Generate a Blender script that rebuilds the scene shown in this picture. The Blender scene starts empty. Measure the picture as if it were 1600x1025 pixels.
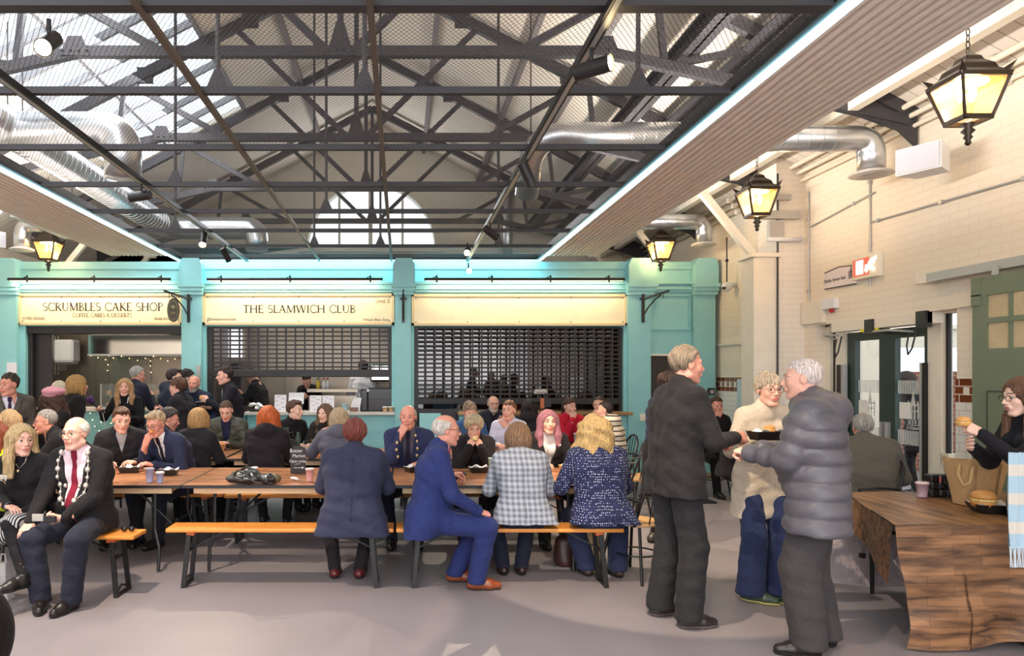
import bpy, math, random
import numpy as np
from mathutils import Vector, Matrix, Euler
random.seed(7)
PI = math.pi
SC = bpy.context.scene
COL = SC.collection

# ---------------------------------------------------------------- camera, sky, exposure
EYE = 1.65            # camera height
FPX = 1120.0          # focal length in pixels of the 1600 px wide frame
VPX, VPY = 627.0, 587.0
cam_data = bpy.data.cameras.new('camera')
cam = bpy.data.objects.new('camera', cam_data)
COL.objects.link(cam)
cam.location = (0, 0, EYE)
cam.rotation_euler = (PI / 2, 0, 0)
cam_data.sensor_fit = 'HORIZONTAL'
cam_data.sensor_width = 36.0
cam_data.lens = FPX * 36.0 / 1600.0
cam_data.shift_x = (800 - VPX) / 1600.0
cam_data.shift_y = (VPY - 512.5) / 1600.0
cam_data.clip_end = 200
SC.camera = cam
SC.view_settings.view_transform = 'Standard'
SC.view_settings.look = 'None'
SC.view_settings.gamma = 1.0
SC.view_settings.use_curve_mapping = False
SC.view_settings.exposure = 0.0
SC.cycles.max_bounces = 6
SC.cycles.caustics_reflective = False
SC.cycles.caustics_refractive = False
SC.cycles.diffuse_bounces = 3
SC.cycles.glossy_bounces = 3
SC.cycles.transparent_max_bounces = 10

world = bpy.data.worlds.new('overcast_sky')
SC.world = world
world.use_nodes = True
bg = world.node_tree.nodes['Background']
bg.inputs['Color'].default_value = (0.93, 0.95, 1.0, 1)
bg.inputs['Strength'].default_value = 3.0

def area_light(name, loc, rot, sx, sy, power, color=(1, 1, 1)):
    d = bpy.data.lights.new(name, 'AREA')
    d.shape = 'RECTANGLE'; d.size = sx; d.size_y = sy
    d.energy = power; d.color = color
    o = bpy.data.objects.new(name, d)
    o.location = loc; o.rotation_euler = rot
    COL.objects.link(o)
    return o

def spot_light(name, loc, target, power, color, angle=40, blend=0.4, r=0.04):
    d = bpy.data.lights.new(name, 'SPOT')
    d.energy = power; d.color = color; d.spot_size = math.radians(angle); d.spot_blend = blend
    d.shadow_soft_size = r
    o = bpy.data.objects.new(name, d)
    o.location = loc
    v = Vector(target) - Vector(loc)
    o.rotation_euler = v.to_track_quat('-Z', 'Y').to_euler()
    COL.objects.link(o)
    return o

def point_light(name, loc, power, color, r=0.05):
    d = bpy.data.lights.new(name, 'POINT')
    d.energy = power; d.color = color; d.shadow_soft_size = r
    o = bpy.data.objects.new(name, d)
    o.location = loc
    COL.objects.link(o)
    return o

# daylight through the roof glazing (left slope); added fill panel behind the camera
area_light('skylight_daylight', (-3.5, 5.5, 5.62), (0, math.radians(27.8), 0), 1.7, 13.0, 760, (0.97, 0.98, 1.0))
area_light('hall_end_fill', (-0.6, -3.4, 3.3), (math.radians(68), 0, 0), 9.0, 4.2, 290, (1.0, 0.99, 0.98))

def PX(px, Y):
    return (px - VPX) * Y / FPX
def PZ(py, Y):
    return EYE - (py - VPY) * Y / FPX

# ---------------------------------------------------------------- materials
def lin(c):
    out = []
    for v in c[:3]:
        v = v / 255.0
        out.append(v / 12.92 if v <= 0.04045 else ((v + 0.055) / 1.055) ** 2.4)
    return (out[0], out[1], out[2], 1.0)

class NT:
    def __init__(self, m):
        self.t = m.node_tree; self.n = self.t.nodes; self.l = self.t.links
        self.b = self.n['Principled BSDF']
    def new(self, kind, **kw):
        n = self.n.new(kind)
        for k, v in kw.items():
            if k in n.inputs: n.inputs[k].default_value = v
            else: setattr(n, k, v)
        return n
    def link(self, a, ao, b, bi):
        self.l.new(a.outputs[ao], b.inputs[bi])

MATS = {}
def mat(name, rgb, rough=0.6, metal=0.0, bump=0.0, bscale=60.0, vary=0.0, vscale=6.0, stretch=(1, 1, 1),
        spec=None, emit=None, estr=0.0, coat=0.0, sheen=0.0, sss=0.0):
    if name in MATS: return MATS[name]
    m = bpy.data.materials.new(name); m.use_nodes = True
    t = NT(m); b = t.b
    b.inputs['Base Color'].default_value = lin(rgb)
    b.inputs['Roughness'].default_value = rough
    b.inputs['Metallic'].default_value = metal
    if spec is not None: b.inputs['Specular IOR Level'].default_value = spec
    if coat: b.inputs['Coat Weight'].default_value = coat; b.inputs['Coat Roughness'].default_value = 0.1
    if sheen: b.inputs['Sheen Weight'].default_value = sheen
    if emit: b.inputs['Emission Color'].default_value = lin(emit); b.inputs['Emission Strength'].default_value = estr
    tc = t.new('ShaderNodeTexCoord'); mp = t.new('ShaderNodeMapping')
    mp.inputs['Scale'].default_value = stretch
    t.link(tc, 'Object', mp, 'Vector')
    nz = t.new('ShaderNodeTexNoise', Scale=vscale, Detail=4.0)
    t.link(mp, 'Vector', nz, 'Vector')
    v = max(vary, 0.04)
    ramp = t.new('ShaderNodeMapRange'); ramp.inputs['From Min'].default_value = 0.25; ramp.inputs['From Max'].default_value = 0.75
    ramp.inputs['To Min'].default_value = 1 - v; ramp.inputs['To Max'].default_value = 1 + v
    t.link(nz, 'Fac', ramp, 'Value')
    mx = t.new('ShaderNodeVectorMath', operation='SCALE')
    mx.inputs[0].default_value = lin(rgb)[:3]
    t.link(ramp, 'Result', mx, 'Scale')
    t.link(mx, 'Vector', b, 'Base Color')
    if bump > 0:
        n2 = t.new('ShaderNodeTexNoise', Scale=bscale, Detail=3.0)
        t.link(mp, 'Vector', n2, 'Vector')
        bp = t.new('ShaderNodeBump', Strength=bump, Distance=0.02 if bscale > 20 else 0.12)
        t.link(n2, 'Fac', bp, 'Height'); t.link(bp, 'Normal', b, 'Normal')
    MATS[name] = m
    return m

def cloth(name, rgb, rough=0.85, fold=0.22):
    return mat(name, rgb, rough=rough, bump=fold, bscale=9, vary=0.10, vscale=70, sheen=0.04, spec=0.2)

def metal_paint(name, rgb, rough=0.45):
    return mat(name, rgb, rough=rough, spec=0.4)

def brick_mat(name, c1, c2, mortar, bw, bh, plane='YZ', ms=0.01, rough=0.5, bump=0.3, offset=0.5):
    m = bpy.data.materials.new(name); m.use_nodes = True
    t = NT(m)
    tc = t.new('ShaderNodeTexCoord'); sp = t.new('ShaderNodeSeparateXYZ'); cb = t.new('ShaderNodeCombineXYZ')
    t.link(tc, 'Object', sp, 'Vector')
    a, b_ = plane
    t.link(sp, a, cb, 'X'); t.link(sp, b_, cb, 'Y')
    br = t.new('ShaderNodeTexBrick')
    br.offset = offset
    br.inputs['Color1'].default_value = lin(c1); br.inputs['Color2'].default_value = lin(c2); br.inputs['Mortar'].default_value = lin(mortar)
    br.inputs['Scale'].default_value = 1.0; br.inputs['Mortar Size'].default_value = ms
    br.inputs['Brick Width'].default_value = bw; br.inputs['Row Height'].default_value = bh
    t.link(cb, 'Vector', br, 'Vector')
    t.link(br, 'Color', t.b, 'Base Color')
    t.b.inputs['Roughness'].default_value = rough
    bp = t.new('ShaderNodeBump', Strength=bump, Distance=0.01); bp.invert = True
    t.link(br, 'Fac', bp, 'Height'); t.link(bp, 'Normal', t.b, 'Normal')
    MATS[name] = m
    return m

def wood_mat(name, c1, c2, scale=3.0, axis='X', rough=0.4, distort=4.0, planks=None):
    m = bpy.data.materials.new(name); m.use_nodes = True
    t = NT(m)
    tc = t.new('ShaderNodeTexCoord'); mp = t.new('ShaderNodeMapping')
    s = {'X': (0.35, 3, 3), 'Y': (3, 0.35, 3), 'Z': (3, 3, 0.35)}[axis]
    mp.inputs['Scale'].default_value = s
    t.link(tc, 'Object', mp, 'Vector')
    nz = t.new('ShaderNodeTexNoise', Scale=scale, Detail=8.0, Distortion=distort * 0.3)
    t.link(mp, 'Vector', nz, 'Vector')
    r = t.new('ShaderNodeValToRGB')
    r.color_ramp.elements[0].position = 0.33; r.color_ramp.elements[0].color = lin(c1)
    r.color_ramp.elements[1].position = 0.66; r.color_ramp.elements[1].color = lin(c2)
    t.link(nz, 'Fac', r, 'Fac')
    src, so = r, 'Color'
    if planks:
        sp = t.new('ShaderNodeSeparateXYZ'); cb = t.new('ShaderNodeCombineXYZ')
        t.link(tc, 'Object', sp, 'Vector')
        t.link(sp, planks[0], cb, 'X'); t.link(sp, planks[1], cb, 'Y')
        br = t.new('ShaderNodeTexBrick')
        br.inputs['Color1'].default_value = (0.68, 0.66, 0.66, 1); br.inputs['Color2'].default_value = (1, 1, 1, 1)
        br.inputs['Mortar'].default_value = (0.55, 0.5, 0.5, 1)
        br.inputs['Scale'].default_value = 1.0; br.inputs['Mortar Size'].default_value = 0.002
        br.inputs['Brick Width'].default_value = planks[2]; br.inputs['Row Height'].default_value = planks[3]
        t.link(cb, 'Vector', br, 'Vector')
        mx = t.new('ShaderNodeMix'); mx.data_type = 'RGBA'; mx.blend_type = 'MULTIPLY'
        mx.inputs[0].default_value = 1.0
        t.l.new(r.outputs['Color'], mx.inputs[6]); t.l.new(br.outputs['Color'], mx.inputs[7])
        t.l.new(mx.outputs[2], t.b.inputs['Base Color'])
    else:
        t.link(src, so, t.b, 'Base Color')
    t.b.inputs['Roughness'].default_value = rough
    MATS[name] = m
    return m

def glass_mat(name, rgb, alpha=0.12, rough=0.02):
    m = bpy.data.materials.new(name); m.use_nodes = True
    t = NT(m)
    t.n.remove(t.b)
    out = [n for n in t.n if n.type == 'OUTPUT_MATERIAL'][0]
    tr = t.n.new('ShaderNodeBsdfTransparent'); tr.inputs['Color'].default_value = lin(rgb)
    gl = t.n.new('ShaderNodeBsdfGlossy'); gl.inputs['Roughness'].default_value = rough
    mx = t.n.new('ShaderNodeMixShader'); mx.inputs[0].default_value = alpha
    t.l.new(tr.outputs[0], mx.inputs[1]); t.l.new(gl.outputs[0], mx.inputs[2]); t.l.new(mx.outputs[0], out.inputs['Surface'])
    MATS[name] = m
    return m

def emit_mat(name, rgb, strength):
    return mat(name, rgb, rough=0.4, emit=rgb, estr=strength)

# ---------------------------------------------------------------- object helpers
def worldloc(o):
    v = Vector((0, 0, 0))
    while o is not None:
        v = v + Vector(o.location); o = o.parent
    return v

def tag(o, label=None, cat=None, group=None, kind=None):
    if label: o['label'] = label
    if cat: o['category'] = cat
    if group: o['group'] = group
    if kind: o['kind'] = kind
    return o

def thing(name, label, cat, loc=(0, 0, 0), rotz=0.0, group=None):
    o = bpy.data.objects.new(name, None)
    o.empty_display_size = 0.1
    COL.objects.link(o)
    o.location = loc; o.rotation_euler = (0, 0, rotz)
    return tag(o, label, cat, group)

def link_mesh(name, verts, faces, m, parent=None, smooth=False, mids=None, world=True):
    me = bpy.data.meshes.new(name)
    v = np.asarray(verts, dtype=np.float64)
    if parent is not None and world and len(v):
        v = v - np.array(worldloc(parent))
    if isinstance(faces, np.ndarray) and faces.ndim == 2:
        nf, k = faces.shape
        me.vertices.add(len(v)); me.vertices.foreach_set('co', v.astype(np.float32).ravel())
        me.loops.add(nf * k); me.loops.foreach_set('vertex_index', faces.astype(np.int32).ravel())
        me.polygons.add(nf); me.polygons.foreach_set('loop_start', np.arange(0, nf * k, k, dtype=np.int32))
        me.update(calc_edges=True)
    else:
        me.from_pydata([tuple(p) for p in v], [], [tuple(f) for f in faces])
    ms = m if isinstance(m, (list, tuple)) else [m]
    for x in ms: me.materials.append(x)
    if mids is not None: me.polygons.foreach_set('material_index', np.asarray(mids, dtype=np.int32))
    if smooth: me.polygons.foreach_set('use_smooth', np.ones(len(me.polygons), dtype=bool))
    me.update()
    o = bpy.data.objects.new(name, me)
    COL.objects.link(o)
    if parent is not None: o.parent = parent
    return o

def copy_tree(o, parent=None):
    c = o.copy(); COL.objects.link(c); c.parent = parent
    for ch in [x for x in bpy.data.objects if x.parent == o]:
        copy_tree(ch, c)
    return c

def dup(root, loc, rotz=None, label=None, group=None):
    c = copy_tree(root)
    c.location = loc
    if rotz is not None: c.rotation_euler = (0, 0, rotz)
    if label: c['label'] = label
    if group: c['group'] = group
    return c

class MB:
    """collects simple solids into one mesh"""
    def __init__(s): s.v = []; s.f = []; s.sm = False
    def add(s, vs, fs):
        o = len(s.v); s.v += [tuple(p) for p in vs]; s.f += [tuple(i + o for i in f) for f in fs]; return s
    def box(s, x0, y0, z0, x1, y1, z1):
        if x0 > x1: x0, x1 = x1, x0
        if y0 > y1: y0, y1 = y1, y0
        if z0 > z1: z0, z1 = z1, z0
        return s.add([(x0, y0, z0), (x1, y0, z0), (x1, y1, z0), (x0, y1, z0), (x0, y0, z1), (x1, y0, z1), (x1, y1, z1), (x0, y1, z1)],
              [(0, 3, 2, 1), (4, 5, 6, 7), (0, 1, 5, 4), (1, 2, 6, 5), (2, 3, 7, 6), (3, 0, 4, 7)])
    def bbox(s, x0, y0, z0, x1, y1, z1, b=0.004):
        """box with chamfered edges"""
        if x0 > x1: x0, x1 = x1, x0
        if y0 > y1: y0, y1 = y1, y0
        if z0 > z1: z0, z1 = z1, z0
        b = min(b, (x1 - x0) * .45, (y1 - y0) * .45, (z1 - z0) * .45)
        rings = []
        def ring(z, i):
            return [(x0 + i, y0, z), (x1 - i, y0, z), (x1, y0 + i, z), (x1, y1 - i, z), (x1 - i, y1, z), (x0 + i, y1, z), (x0, y1 - i, z), (x0, y0 + i, z)]
        def ring2(z):
            return [(x0 + b, y0 + b * .4, z), (x1 - b, y0 + b * .4, z), (x1 - b * .4, y0 + b, z), (x1 - b * .4, y1 - b, z), (x1 - b, y1 - b * .4, z), (x0 + b, y1 - b * .4, z), (x0 + b * .4, y1 - b, z), (x0 + b * .4, y0 + b, z)]
        vs = ring2(z0) + ring(z0 + b, b) + ring(z1 - b, b) + ring2(z1)
        fs = [tuple(range(7, -1, -1)), tuple(range(24, 32))]
        for k in range(3):
            for i in range(8):
                j = (i + 1) % 8
                fs.append((k * 8 + i, k * 8 + j, k * 8 + 8 + j, k * 8 + 8 + i))
        return s.add(vs, fs)
    def bar(s, p0, p1, w, h, up=(0, 0, 1)):
        """rectangular bar between two points"""
        p0 = Vector(p0); p1 = Vector(p1); d = (p1 - p0).normalized()
        u = Vector(up)
        if abs(d.dot(u)) > 0.99: u = Vector((0, 1, 0))
        a = d.cross(u).normalized(); c = a.cross(d).normalized()
        vs = []
        for p in (p0, p1):
            for sa, sb in ((-1, -1), (1, -1), (1, 1), (-1, 1)):
                vs.append(p + a * (sa * w / 2) + c * (sb * h / 2))
        return s.add(vs, [(0, 1, 2, 3), (7, 6, 5, 4), (0, 4, 5, 1), (1, 5, 6, 2), (2, 6, 7, 3), (3, 7, 4, 0)])
    def tube(s, pts, r, n=10, caps=True, rs=None):
        pts = [Vector(p) for p in pts]
        rings = []
        prev = None
        for i, p in enumerate(pts):
            if i == 0: d = pts[1] - p
            elif i == len(pts) - 1: d = p - pts[i - 1]
            else: d = (pts[i + 1] - p).normalized() + (p - pts[i - 1]).normalized()
            d = d.normalized()
            if prev is None:
                u = Vector((0, 0, 1)) if abs(d.z) < 0.9 else Vector((1, 0, 0))
                a = d.cross(u).normalized()
            else:
                a = (prev - d * prev.dot(d)).normalized()
            prev = a
            c = d.cross(a)
            rr = rs[i] if rs else r
            rings.append([p + (a * math.cos(2 * PI * k / n) + c * math.sin(2 * PI * k / n)) * rr for k in range(n)])
        vs = [v for rg in rings for v in rg]
        fs = []
        for i in range(len(rings) - 1):
            for k in range(n):
                j = (k + 1) % n
                fs.append((i * n + k, i * n + j, (i + 1) * n + j, (i + 1) * n + k))
        if caps:
            fs.append(tuple(range(n - 1, -1, -1))); fs.append(tuple((len(rings) - 1) * n + k for k in range(n)))
        return s.add(vs, fs)
    def lathe(s, prof, c=(0, 0, 0), n=20, sx=1.0, sy=1.0, rot=0.0):
        """prof: list of (r, z)"""
        vs = []
        for r, z in prof:
            for k in range(n):
                a = 2 * PI * k / n + rot
                vs.append((c[0] + r * math.cos(a) * sx, c[1] + r * math.sin(a) * sy, c[2] + z))
        fs = []
        for i in range(len(prof) - 1):
            for k in range(n):
                j = (k + 1) % n
                fs.append((i * n + k, i * n + j, (i + 1) * n + j, (i + 1) * n + k))
        fs.append(tuple(range(n - 1, -1, -1))); fs.append(tuple((len(prof) - 1) * n + k for k in range(n)))
        return s.add(vs, fs)
    def sphere(s, c, r, n=12, m=8, sz=1.0):
        prof = [(r * math.sin(PI * i / m) + 1e-5, -r * sz * math.cos(PI * i / m)) for i in range(m + 1)]
        return s.lathe(prof, c, n)
    def prism(s, poly, a0, a1, plane='XZ'):
        """poly in a plane, extruded along the remaining axis from a0 to a1"""
        n = len(poly)
        def mk(p, a):
            if plane == 'XZ': return (p[0], a, p[1])
            if plane == 'YZ': return (a, p[0], p[1])
            return (p[0], p[1], a)
        vs = [mk(p, a0) for p in poly] + [mk(p, a1) for p in poly]
        fs = [tuple(range(n)), tuple(range(2 * n - 1, n - 1, -1))]
        for i in range(n):
            j = (i + 1) % n
            fs.append((i, i + n, j + n, j))
        return s.add(vs, fs)
    def sheet(s, grid, t=0.0):
        """grid[i][j] points -> sheet (single skin)"""
        n = len(grid); m = len(grid[0])
        vs = [p for row in grid for p in row]
        fs = [(i * m + j, (i + 1) * m + j, (i + 1) * m + j + 1, i * m + j + 1) for i in range(n - 1) for j in range(m - 1)]
        return s.add(vs, fs)
    def build(s, name, m, parent=None, smooth=False, world=True):
        me_o = link_mesh(name, s.v, s.f, m, parent, smooth, None, world)
        import bmesh
        b = bmesh.new(); b.from_mesh(me_o.data); bmesh.ops.recalc_face_normals(b, faces=b.faces); b.to_mesh(me_o.data); b.free()
        if smooth: me_o.data.polygons.foreach_set('use_smooth', np.ones(len(me_o.data.polygons), dtype=bool)); me_o.data.update()
        return me_o

def autosmooth(o, ang=35):
    me = o.data
    import bmesh
    b = bmesh.new(); b.from_mesh(me)
    for e in b.edges:
        if len(e.link_faces) == 2 and e.calc_face_angle(0) > math.radians(ang): e.smooth = False
    for f in b.faces: f.smooth = True
    b.to_mesh(me); b.free()
    return o

def text_obj(name, body, m, parent, loc, rot, size, align='CENTER', extrude=0.001, sx=1.0):
    c = bpy.data.curves.new(name, 'FONT')
    c.body = body; c.size = size; c.align_x = align; c.align_y = 'CENTER'; c.extrude = extrude
    c.materials.append(m)
    o = bpy.data.objects.new(name, c); COL.objects.link(o)
    o.parent = parent
    wl = worldloc(parent) if parent is not None else Vector((0, 0, 0))
    o.location = Vector(loc) - wl; o.rotation_euler = rot; o.scale = (sx, 1, 1)
    bpy.context.view_layer.update()
    me = bpy.data.meshes.new_from_object(o, depsgraph=bpy.context.evaluated_depsgraph_get())
    m_o = bpy.data.objects.new(name, me); COL.objects.link(m_o)
    m_o.parent = parent; m_o.location = o.location; m_o.rotation_euler = rot; m_o.scale = o.scale
    if not me.materials: me.materials.append(m)
    bpy.data.objects.remove(o)
    return m_o

# ---------------------------------------------------------------- distance-field modelling
class Field:
    def __init__(s, lo, hi, h):
        s.h = h
        s.ax = [np.arange(lo[i] - 2 * h, hi[i] + 3 * h, h) for i in range(3)]
        s.F = np.full([len(a) for a in s.ax], 1.0)
    def sub(s, lo, hi):
        sl = []
        for i in range(3):
            a = max(0, int((lo[i] - s.ax[i][0]) / s.h)); b = min(len(s.ax[i]), int((hi[i] - s.ax[i][0]) / s.h) + 2)
            if b <= a: return None
            sl.append(slice(a, b))
        X = s.ax[0][sl[0]][:, None, None]; Y = s.ax[1][sl[1]][None, :, None]; Z = s.ax[2][sl[2]][None, None, :]
        return tuple(sl), X, Y, Z
    def comb(s, sl, d, k, sub=False):
        A = s.F[sl]
        if sub:
            d = -d
            if k <= 0: s.F[sl] = np.maximum(A, d)
            else:
                h = np.maximum(k - np.abs(A - d), 0) / k
                s.F[sl] = np.maximum(A, d) + h * h * k * 0.25
            return
        if k <= 0: s.F[sl] = np.minimum(A, d)
        else:
            h = np.maximum(k - np.abs(A - d), 0) / k
            s.F[sl] = np.minimum(A, d) - h * h * k * 0.25
    def cap(s, a, b, ra, rb=None, k=0.02, sub=False, rib=None):
        if rb is None: rb = ra
        a = np.array(a, float); b = np.array(b, float)
        m = max(ra, rb) + k + 2.5 * s.h
        g = s.sub(np.minimum(a, b) - m, np.maximum(a, b) + m)
        if g is None: return s
        sl, X, Y, Z = g
        ab = b - a; L = max(ab.dot(ab), 1e-9)
        t = np.clip(((X - a[0]) * ab[0] + (Y - a[1]) * ab[1] + (Z - a[2]) * ab[2]) / L, 0, 1)
        d = np.sqrt((X - a[0] - t * ab[0]) ** 2 + (Y - a[1] - t * ab[1]) ** 2 + (Z - a[2] - t * ab[2]) ** 2) - (ra + (rb - ra) * t)
        if rib: d = d - rib[0] * (np.abs(np.sin(PI * t * math.sqrt(L) / rib[1])) - 0.6)
        s.comb(sl, d, k, sub)
        return s
    def ell(s, c, r, k=0.02, sub=False, R=None):
        c = np.array(c, float); r = np.array(r, float)
        m = max(r) + k + 2.5 * s.h
        g = s.sub(c - m, c + m)
        if g is None: return s
        sl, X, Y, Z = g
        x = X - c[0]; y = Y - c[1]; z = Z - c[2]
        if R is not None:
            R = np.array(R)
            x, y, z = (R[0, 0] * x + R[1, 0] * y + R[2, 0] * z, R[0, 1] * x + R[1, 1] * y + R[2, 1] * z, R[0, 2] * x + R[1, 2] * y + R[2, 2] * z)
        k0 = np.sqrt((x / r[0]) ** 2 + (y / r[1]) ** 2 + (z / r[2]) ** 2)
        k1 = np.sqrt((x / r[0] ** 2) ** 2 + (y / r[1] ** 2) ** 2 + (z / r[2] ** 2) ** 2) + 1e-9
        s.comb(sl, k0 * (k0 - 1) / k1, k, sub)
        return s
    def grids(s):
        return s.ax[0][:, None, None], s.ax[1][None, :, None], s.ax[2][None, None, :]
    def mesh(s):
        return surfnet(s.F, s.ax)

def surfnet(F, ax):
    ins = F < 0
    nx, ny, nz = F.shape
    c = [ins[i:nx - 1 + i, j:ny - 1 + j, k:nz - 1 + k] for i in (0, 1) for j in (0, 1) for k in (0, 1)]
    allc = c[0].copy(); anyc = c[0].copy()
    for q in c[1:]: allc &= q; anyc |= q
    act = anyc & ~allc
    I = np.argwhere(act)
    if len(I) == 0: return np.zeros((0, 3)), np.zeros((0, 4), int)
    idx = -np.ones(act.shape, dtype=np.int64); idx[act] = np.arange(len(I))
    acc = np.zeros((len(I), 3)); cnt = np.zeros(len(I))
    offs = [(i, j, k) for i in (0, 1) for j in (0, 1) for k in (0, 1)]
    for a in offs:
        for d in range(3):
            if a[d] == 1: continue
            b = list(a); b[d] = 1
            A = I + np.array(a); B = I + np.array(b)
            fa = F[A[:, 0], A[:, 1], A[:, 2]]; fb = F[B[:, 0], B[:, 1], B[:, 2]]
            m = (fa < 0) != (fb < 0)
            t = np.where(m, fa / np.where(m, fa - fb, 1), 0)
            p = A.astype(float); p[:, d] += t
            acc[m] += p[m]; cnt[m] += 1
    P = acc / cnt[:, None]
    V = np.stack([ax[d][0] + P[:, d] * (ax[d][1] - ax[d][0]) for d in range(3)], 1)
    Q = []
    for d in range(3):
        e, f = [(1, 2), (2, 0), (0, 1)][d]
        s0 = [slice(None)] * 3; s1 = [slice(None)] * 3
        s0[d] = slice(0, -1); s1[d] = slice(1, None)
        ch = ins[tuple(s0)] != ins[tuple(s1)]
        E = np.argwhere(ch)
        ok = (E[:, e] > 0) & (E[:, f] > 0) & (E[:, e] < F.shape[e] - 1) & (E[:, f] < F.shape[f] - 1)
        E = E[ok]
        if len(E) == 0: continue
        a_in = ins[E[:, 0], E[:, 1], E[:, 2]]
        def cell(oe, of):
            C = E.copy(); C[:, e] -= oe; C[:, f] -= of
            return idx[C[:, 0], C[:, 1], C[:, 2]]
        q = np.stack([cell(1, 1), cell(0, 1), cell(0, 0), cell(1, 0)], 1)
        q[~a_in] = q[~a_in][:, ::-1]
        Q.append(q)
    return V, np.concatenate(Q)
# ---------------------------------------------------------------- people
SKINS = {'pale': (232, 190, 170), 'pink': (226, 172, 152), 'tan': (206, 152, 124), 'ruddy': (216, 150, 130), 'mid': (196, 142, 112)}
def skin_mats(tone):
    c = SKINS[tone]
    sk = mat('skin_' + tone, c, rough=0.5, vary=0.06, vscale=30, spec=0.35, bump=0.06, bscale=160)
    lp = mat('lips_' + tone, (int(c[0] * .86), int(c[1] * .66), int(c[2] * .66)), rough=0.4)
    return [sk, lp, mat('eye_white', (188, 178, 172), rough=0.25), mat('iris_brown', (52, 40, 34), rough=0.1)]

HEAD_CACHE = {}
def head_mesh(sex='m', jowl=0.0):
    key = (sex, jowl)
    if key in HEAD_CACHE: return HEAD_CACHE[key]
    f = Field((-.1, -.13, -.22), (.1, .14, .13), .0046)
    f.ell((0, -.015, .03), (.074, .094, .084), k=0)
    f.ell((0, .025, -.025), (.061 + jowl * .5, .066, .088), k=.02)
    j = .046 + jowl if sex == 'm' else .04 + jowl
    for q in (-1, 1):
        f.cap((q * j, .0, -.068), (q * .018, .066, -.102 - jowl * .3), .022 + jowl * .3, .018, k=.022)
        f.ell((q * .036, .058, -.022), (.022, .022, .024), k=.02)
        f.cap((q * .014, .083, .028), (q * .044, .066, .026), .009 if sex == 'm' else .006, k=.014)
    f.ell((0, .068, -.1), (.018, .02, .016), k=.015)
    for q in (-1, 1):
        f.ell((q * .031, .094, .006), (.017, .016, .0115), k=.012, sub=True)
    f.cap((0, .084, .014), (0, .108, -.024), .007, .0115, k=.012)
    for q in (-1, 1): f.ell((q * .0125, .1, -.03), (.008, .01, .0075), k=.006)
    f.ell((0, .088, -.058), (.026, .012, .02), k=.012)
    f.cap((-.019, .091, -.054), (.019, .091, -.054), .0062, k=.006)
    f.cap((-.016, .09, -.0655), (.016, .09, -.0655), .0066, k=.006)
    f.cap((-.022, .1005, -.0598), (.022, .1005, -.0598), .0022, k=.003, sub=True)
    for q in (-1, 1):
        f.ell((q * .077, -.008, -.004), (.009, .019, .031), k=.006)
        f.ell((q * .087, -.003, .0), (.006, .01, .018), k=.004, sub=True)
    f.cap((0, -.02, -.07), (0, -.035, -.2), .052 if sex == 'm' else .044, .056 if sex == 'm' else .047, k=.03)
    V, Q = f.mesh()
    C = V[Q].mean(1)
    mid = np.zeros(len(Q), int)
    lips = (np.abs(C[:, 0]) < .023 - .0) & (C[:, 1] > .082) & (np.abs(C[:, 2] + .06) < .0105 - np.abs(C[:, 0]) * .25)
    mid[lips] = 1
    # eyeballs
    mb = MB()
    n0 = []
    for q in (-1, 1):
        mb.sphere((q * .031, .0752, .005), .0112, 14, 10)
    ev = np.array(mb.v); eq = [fc for fc in mb.f if len(fc) == 4]
    eq = np.array(eq); ec = ev[eq].mean(1)
    em = np.full(len(eq), 2)
    for q in (-1, 1):
        r = np.sqrt((ec[:, 0] - q * .031) ** 2 + (ec[:, 2] - .005) ** 2)
        em[(r < .0068) & (ec[:, 1] > .08)] = 3
    V2 = np.vstack([V, ev]); Q2 = np.vstack([Q, eq + len(V)]); m2 = np.concatenate([mid, em])
    HEAD_CACHE[key] = (V2, Q2, m2)
    return HEAD_CACHE[key]

HAND_CACHE = {}
def hand_mesh(pose='relax'):
    if pose in HAND_CACHE: return HAND_CACHE[pose]
    curl = {'relax': (22, 28, 18), 'flat': (6, 8, 5), 'grip': (55, 62, 35), 'pinch': (42, 48, 22), 'fist': (75, 85, 50)}[pose]
    f = Field((-.09, -.06, -.09), (.07, .2, .05), .0042)
    f.cap((0, -.06, 0), (0, .0, 0), .027, .024, k=0)
    xs = [-.03, -.0105, .0095, .028]
    for i, x in enumerate(xs):
        f.cap((x * .55, .0, 0), (x, .082 - abs(i - 1.2) * .003, 0), .0165, .0125, k=.014)
    f.ell((-.026, .03, -.008), (.018, .03, .014), k=.012)
    lens = [(.04, .025, .021), (.045, .029, .022), (.042, .027, .021), (.033, .02, .018)]
    for i, x in enumerate(xs):
        p = np.array([x, .08 - abs(i - 1.2) * .003, 0]); a = 0
        sp = (i - 1.5) * (.1 if pose in ('relax', 'flat') else .03)
        for s in range(3):
            a += math.radians(curl[s] * (1 + .08 * i))
            d = np.array([math.sin(sp) * math.cos(a), math.cos(a), -math.sin(a)])
            q = p + d * lens[i][s]
            f.cap(p, q, .0092 - s * .0009, .0085 - s * .0011, k=.004)
            p = q
    # thumb leaves the side of the palm near its base
    t = {'relax': ((-.55, .8, -.25), (-.3, .93, -.2)), 'flat': ((-.7, .7, -.1), (-.55, .83, -.05)), 'grip': ((-.35, .72, -.6), (.3, .8, -.5)),
         'pinch': ((-.35, .75, -.55), (.1, .85, -.5)), 'fist': ((-.25, .75, -.6), (.6, .6, -.5))}[pose]
    p = np.array([-.028, .02, -.006]); d = np.array(t[0]); d = d / np.linalg.norm(d)
    q = p + d * .045; f.cap(p, q, .0135, .0105, k=.01)
    d = np.array(t[1]); d = d / np.linalg.norm(d)
    f.cap(q, q + d * .033, .0102, .0085, k=.004)
    HAND_CACHE[pose] = f.mesh()
    return HAND_CACHE[pose]

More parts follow.
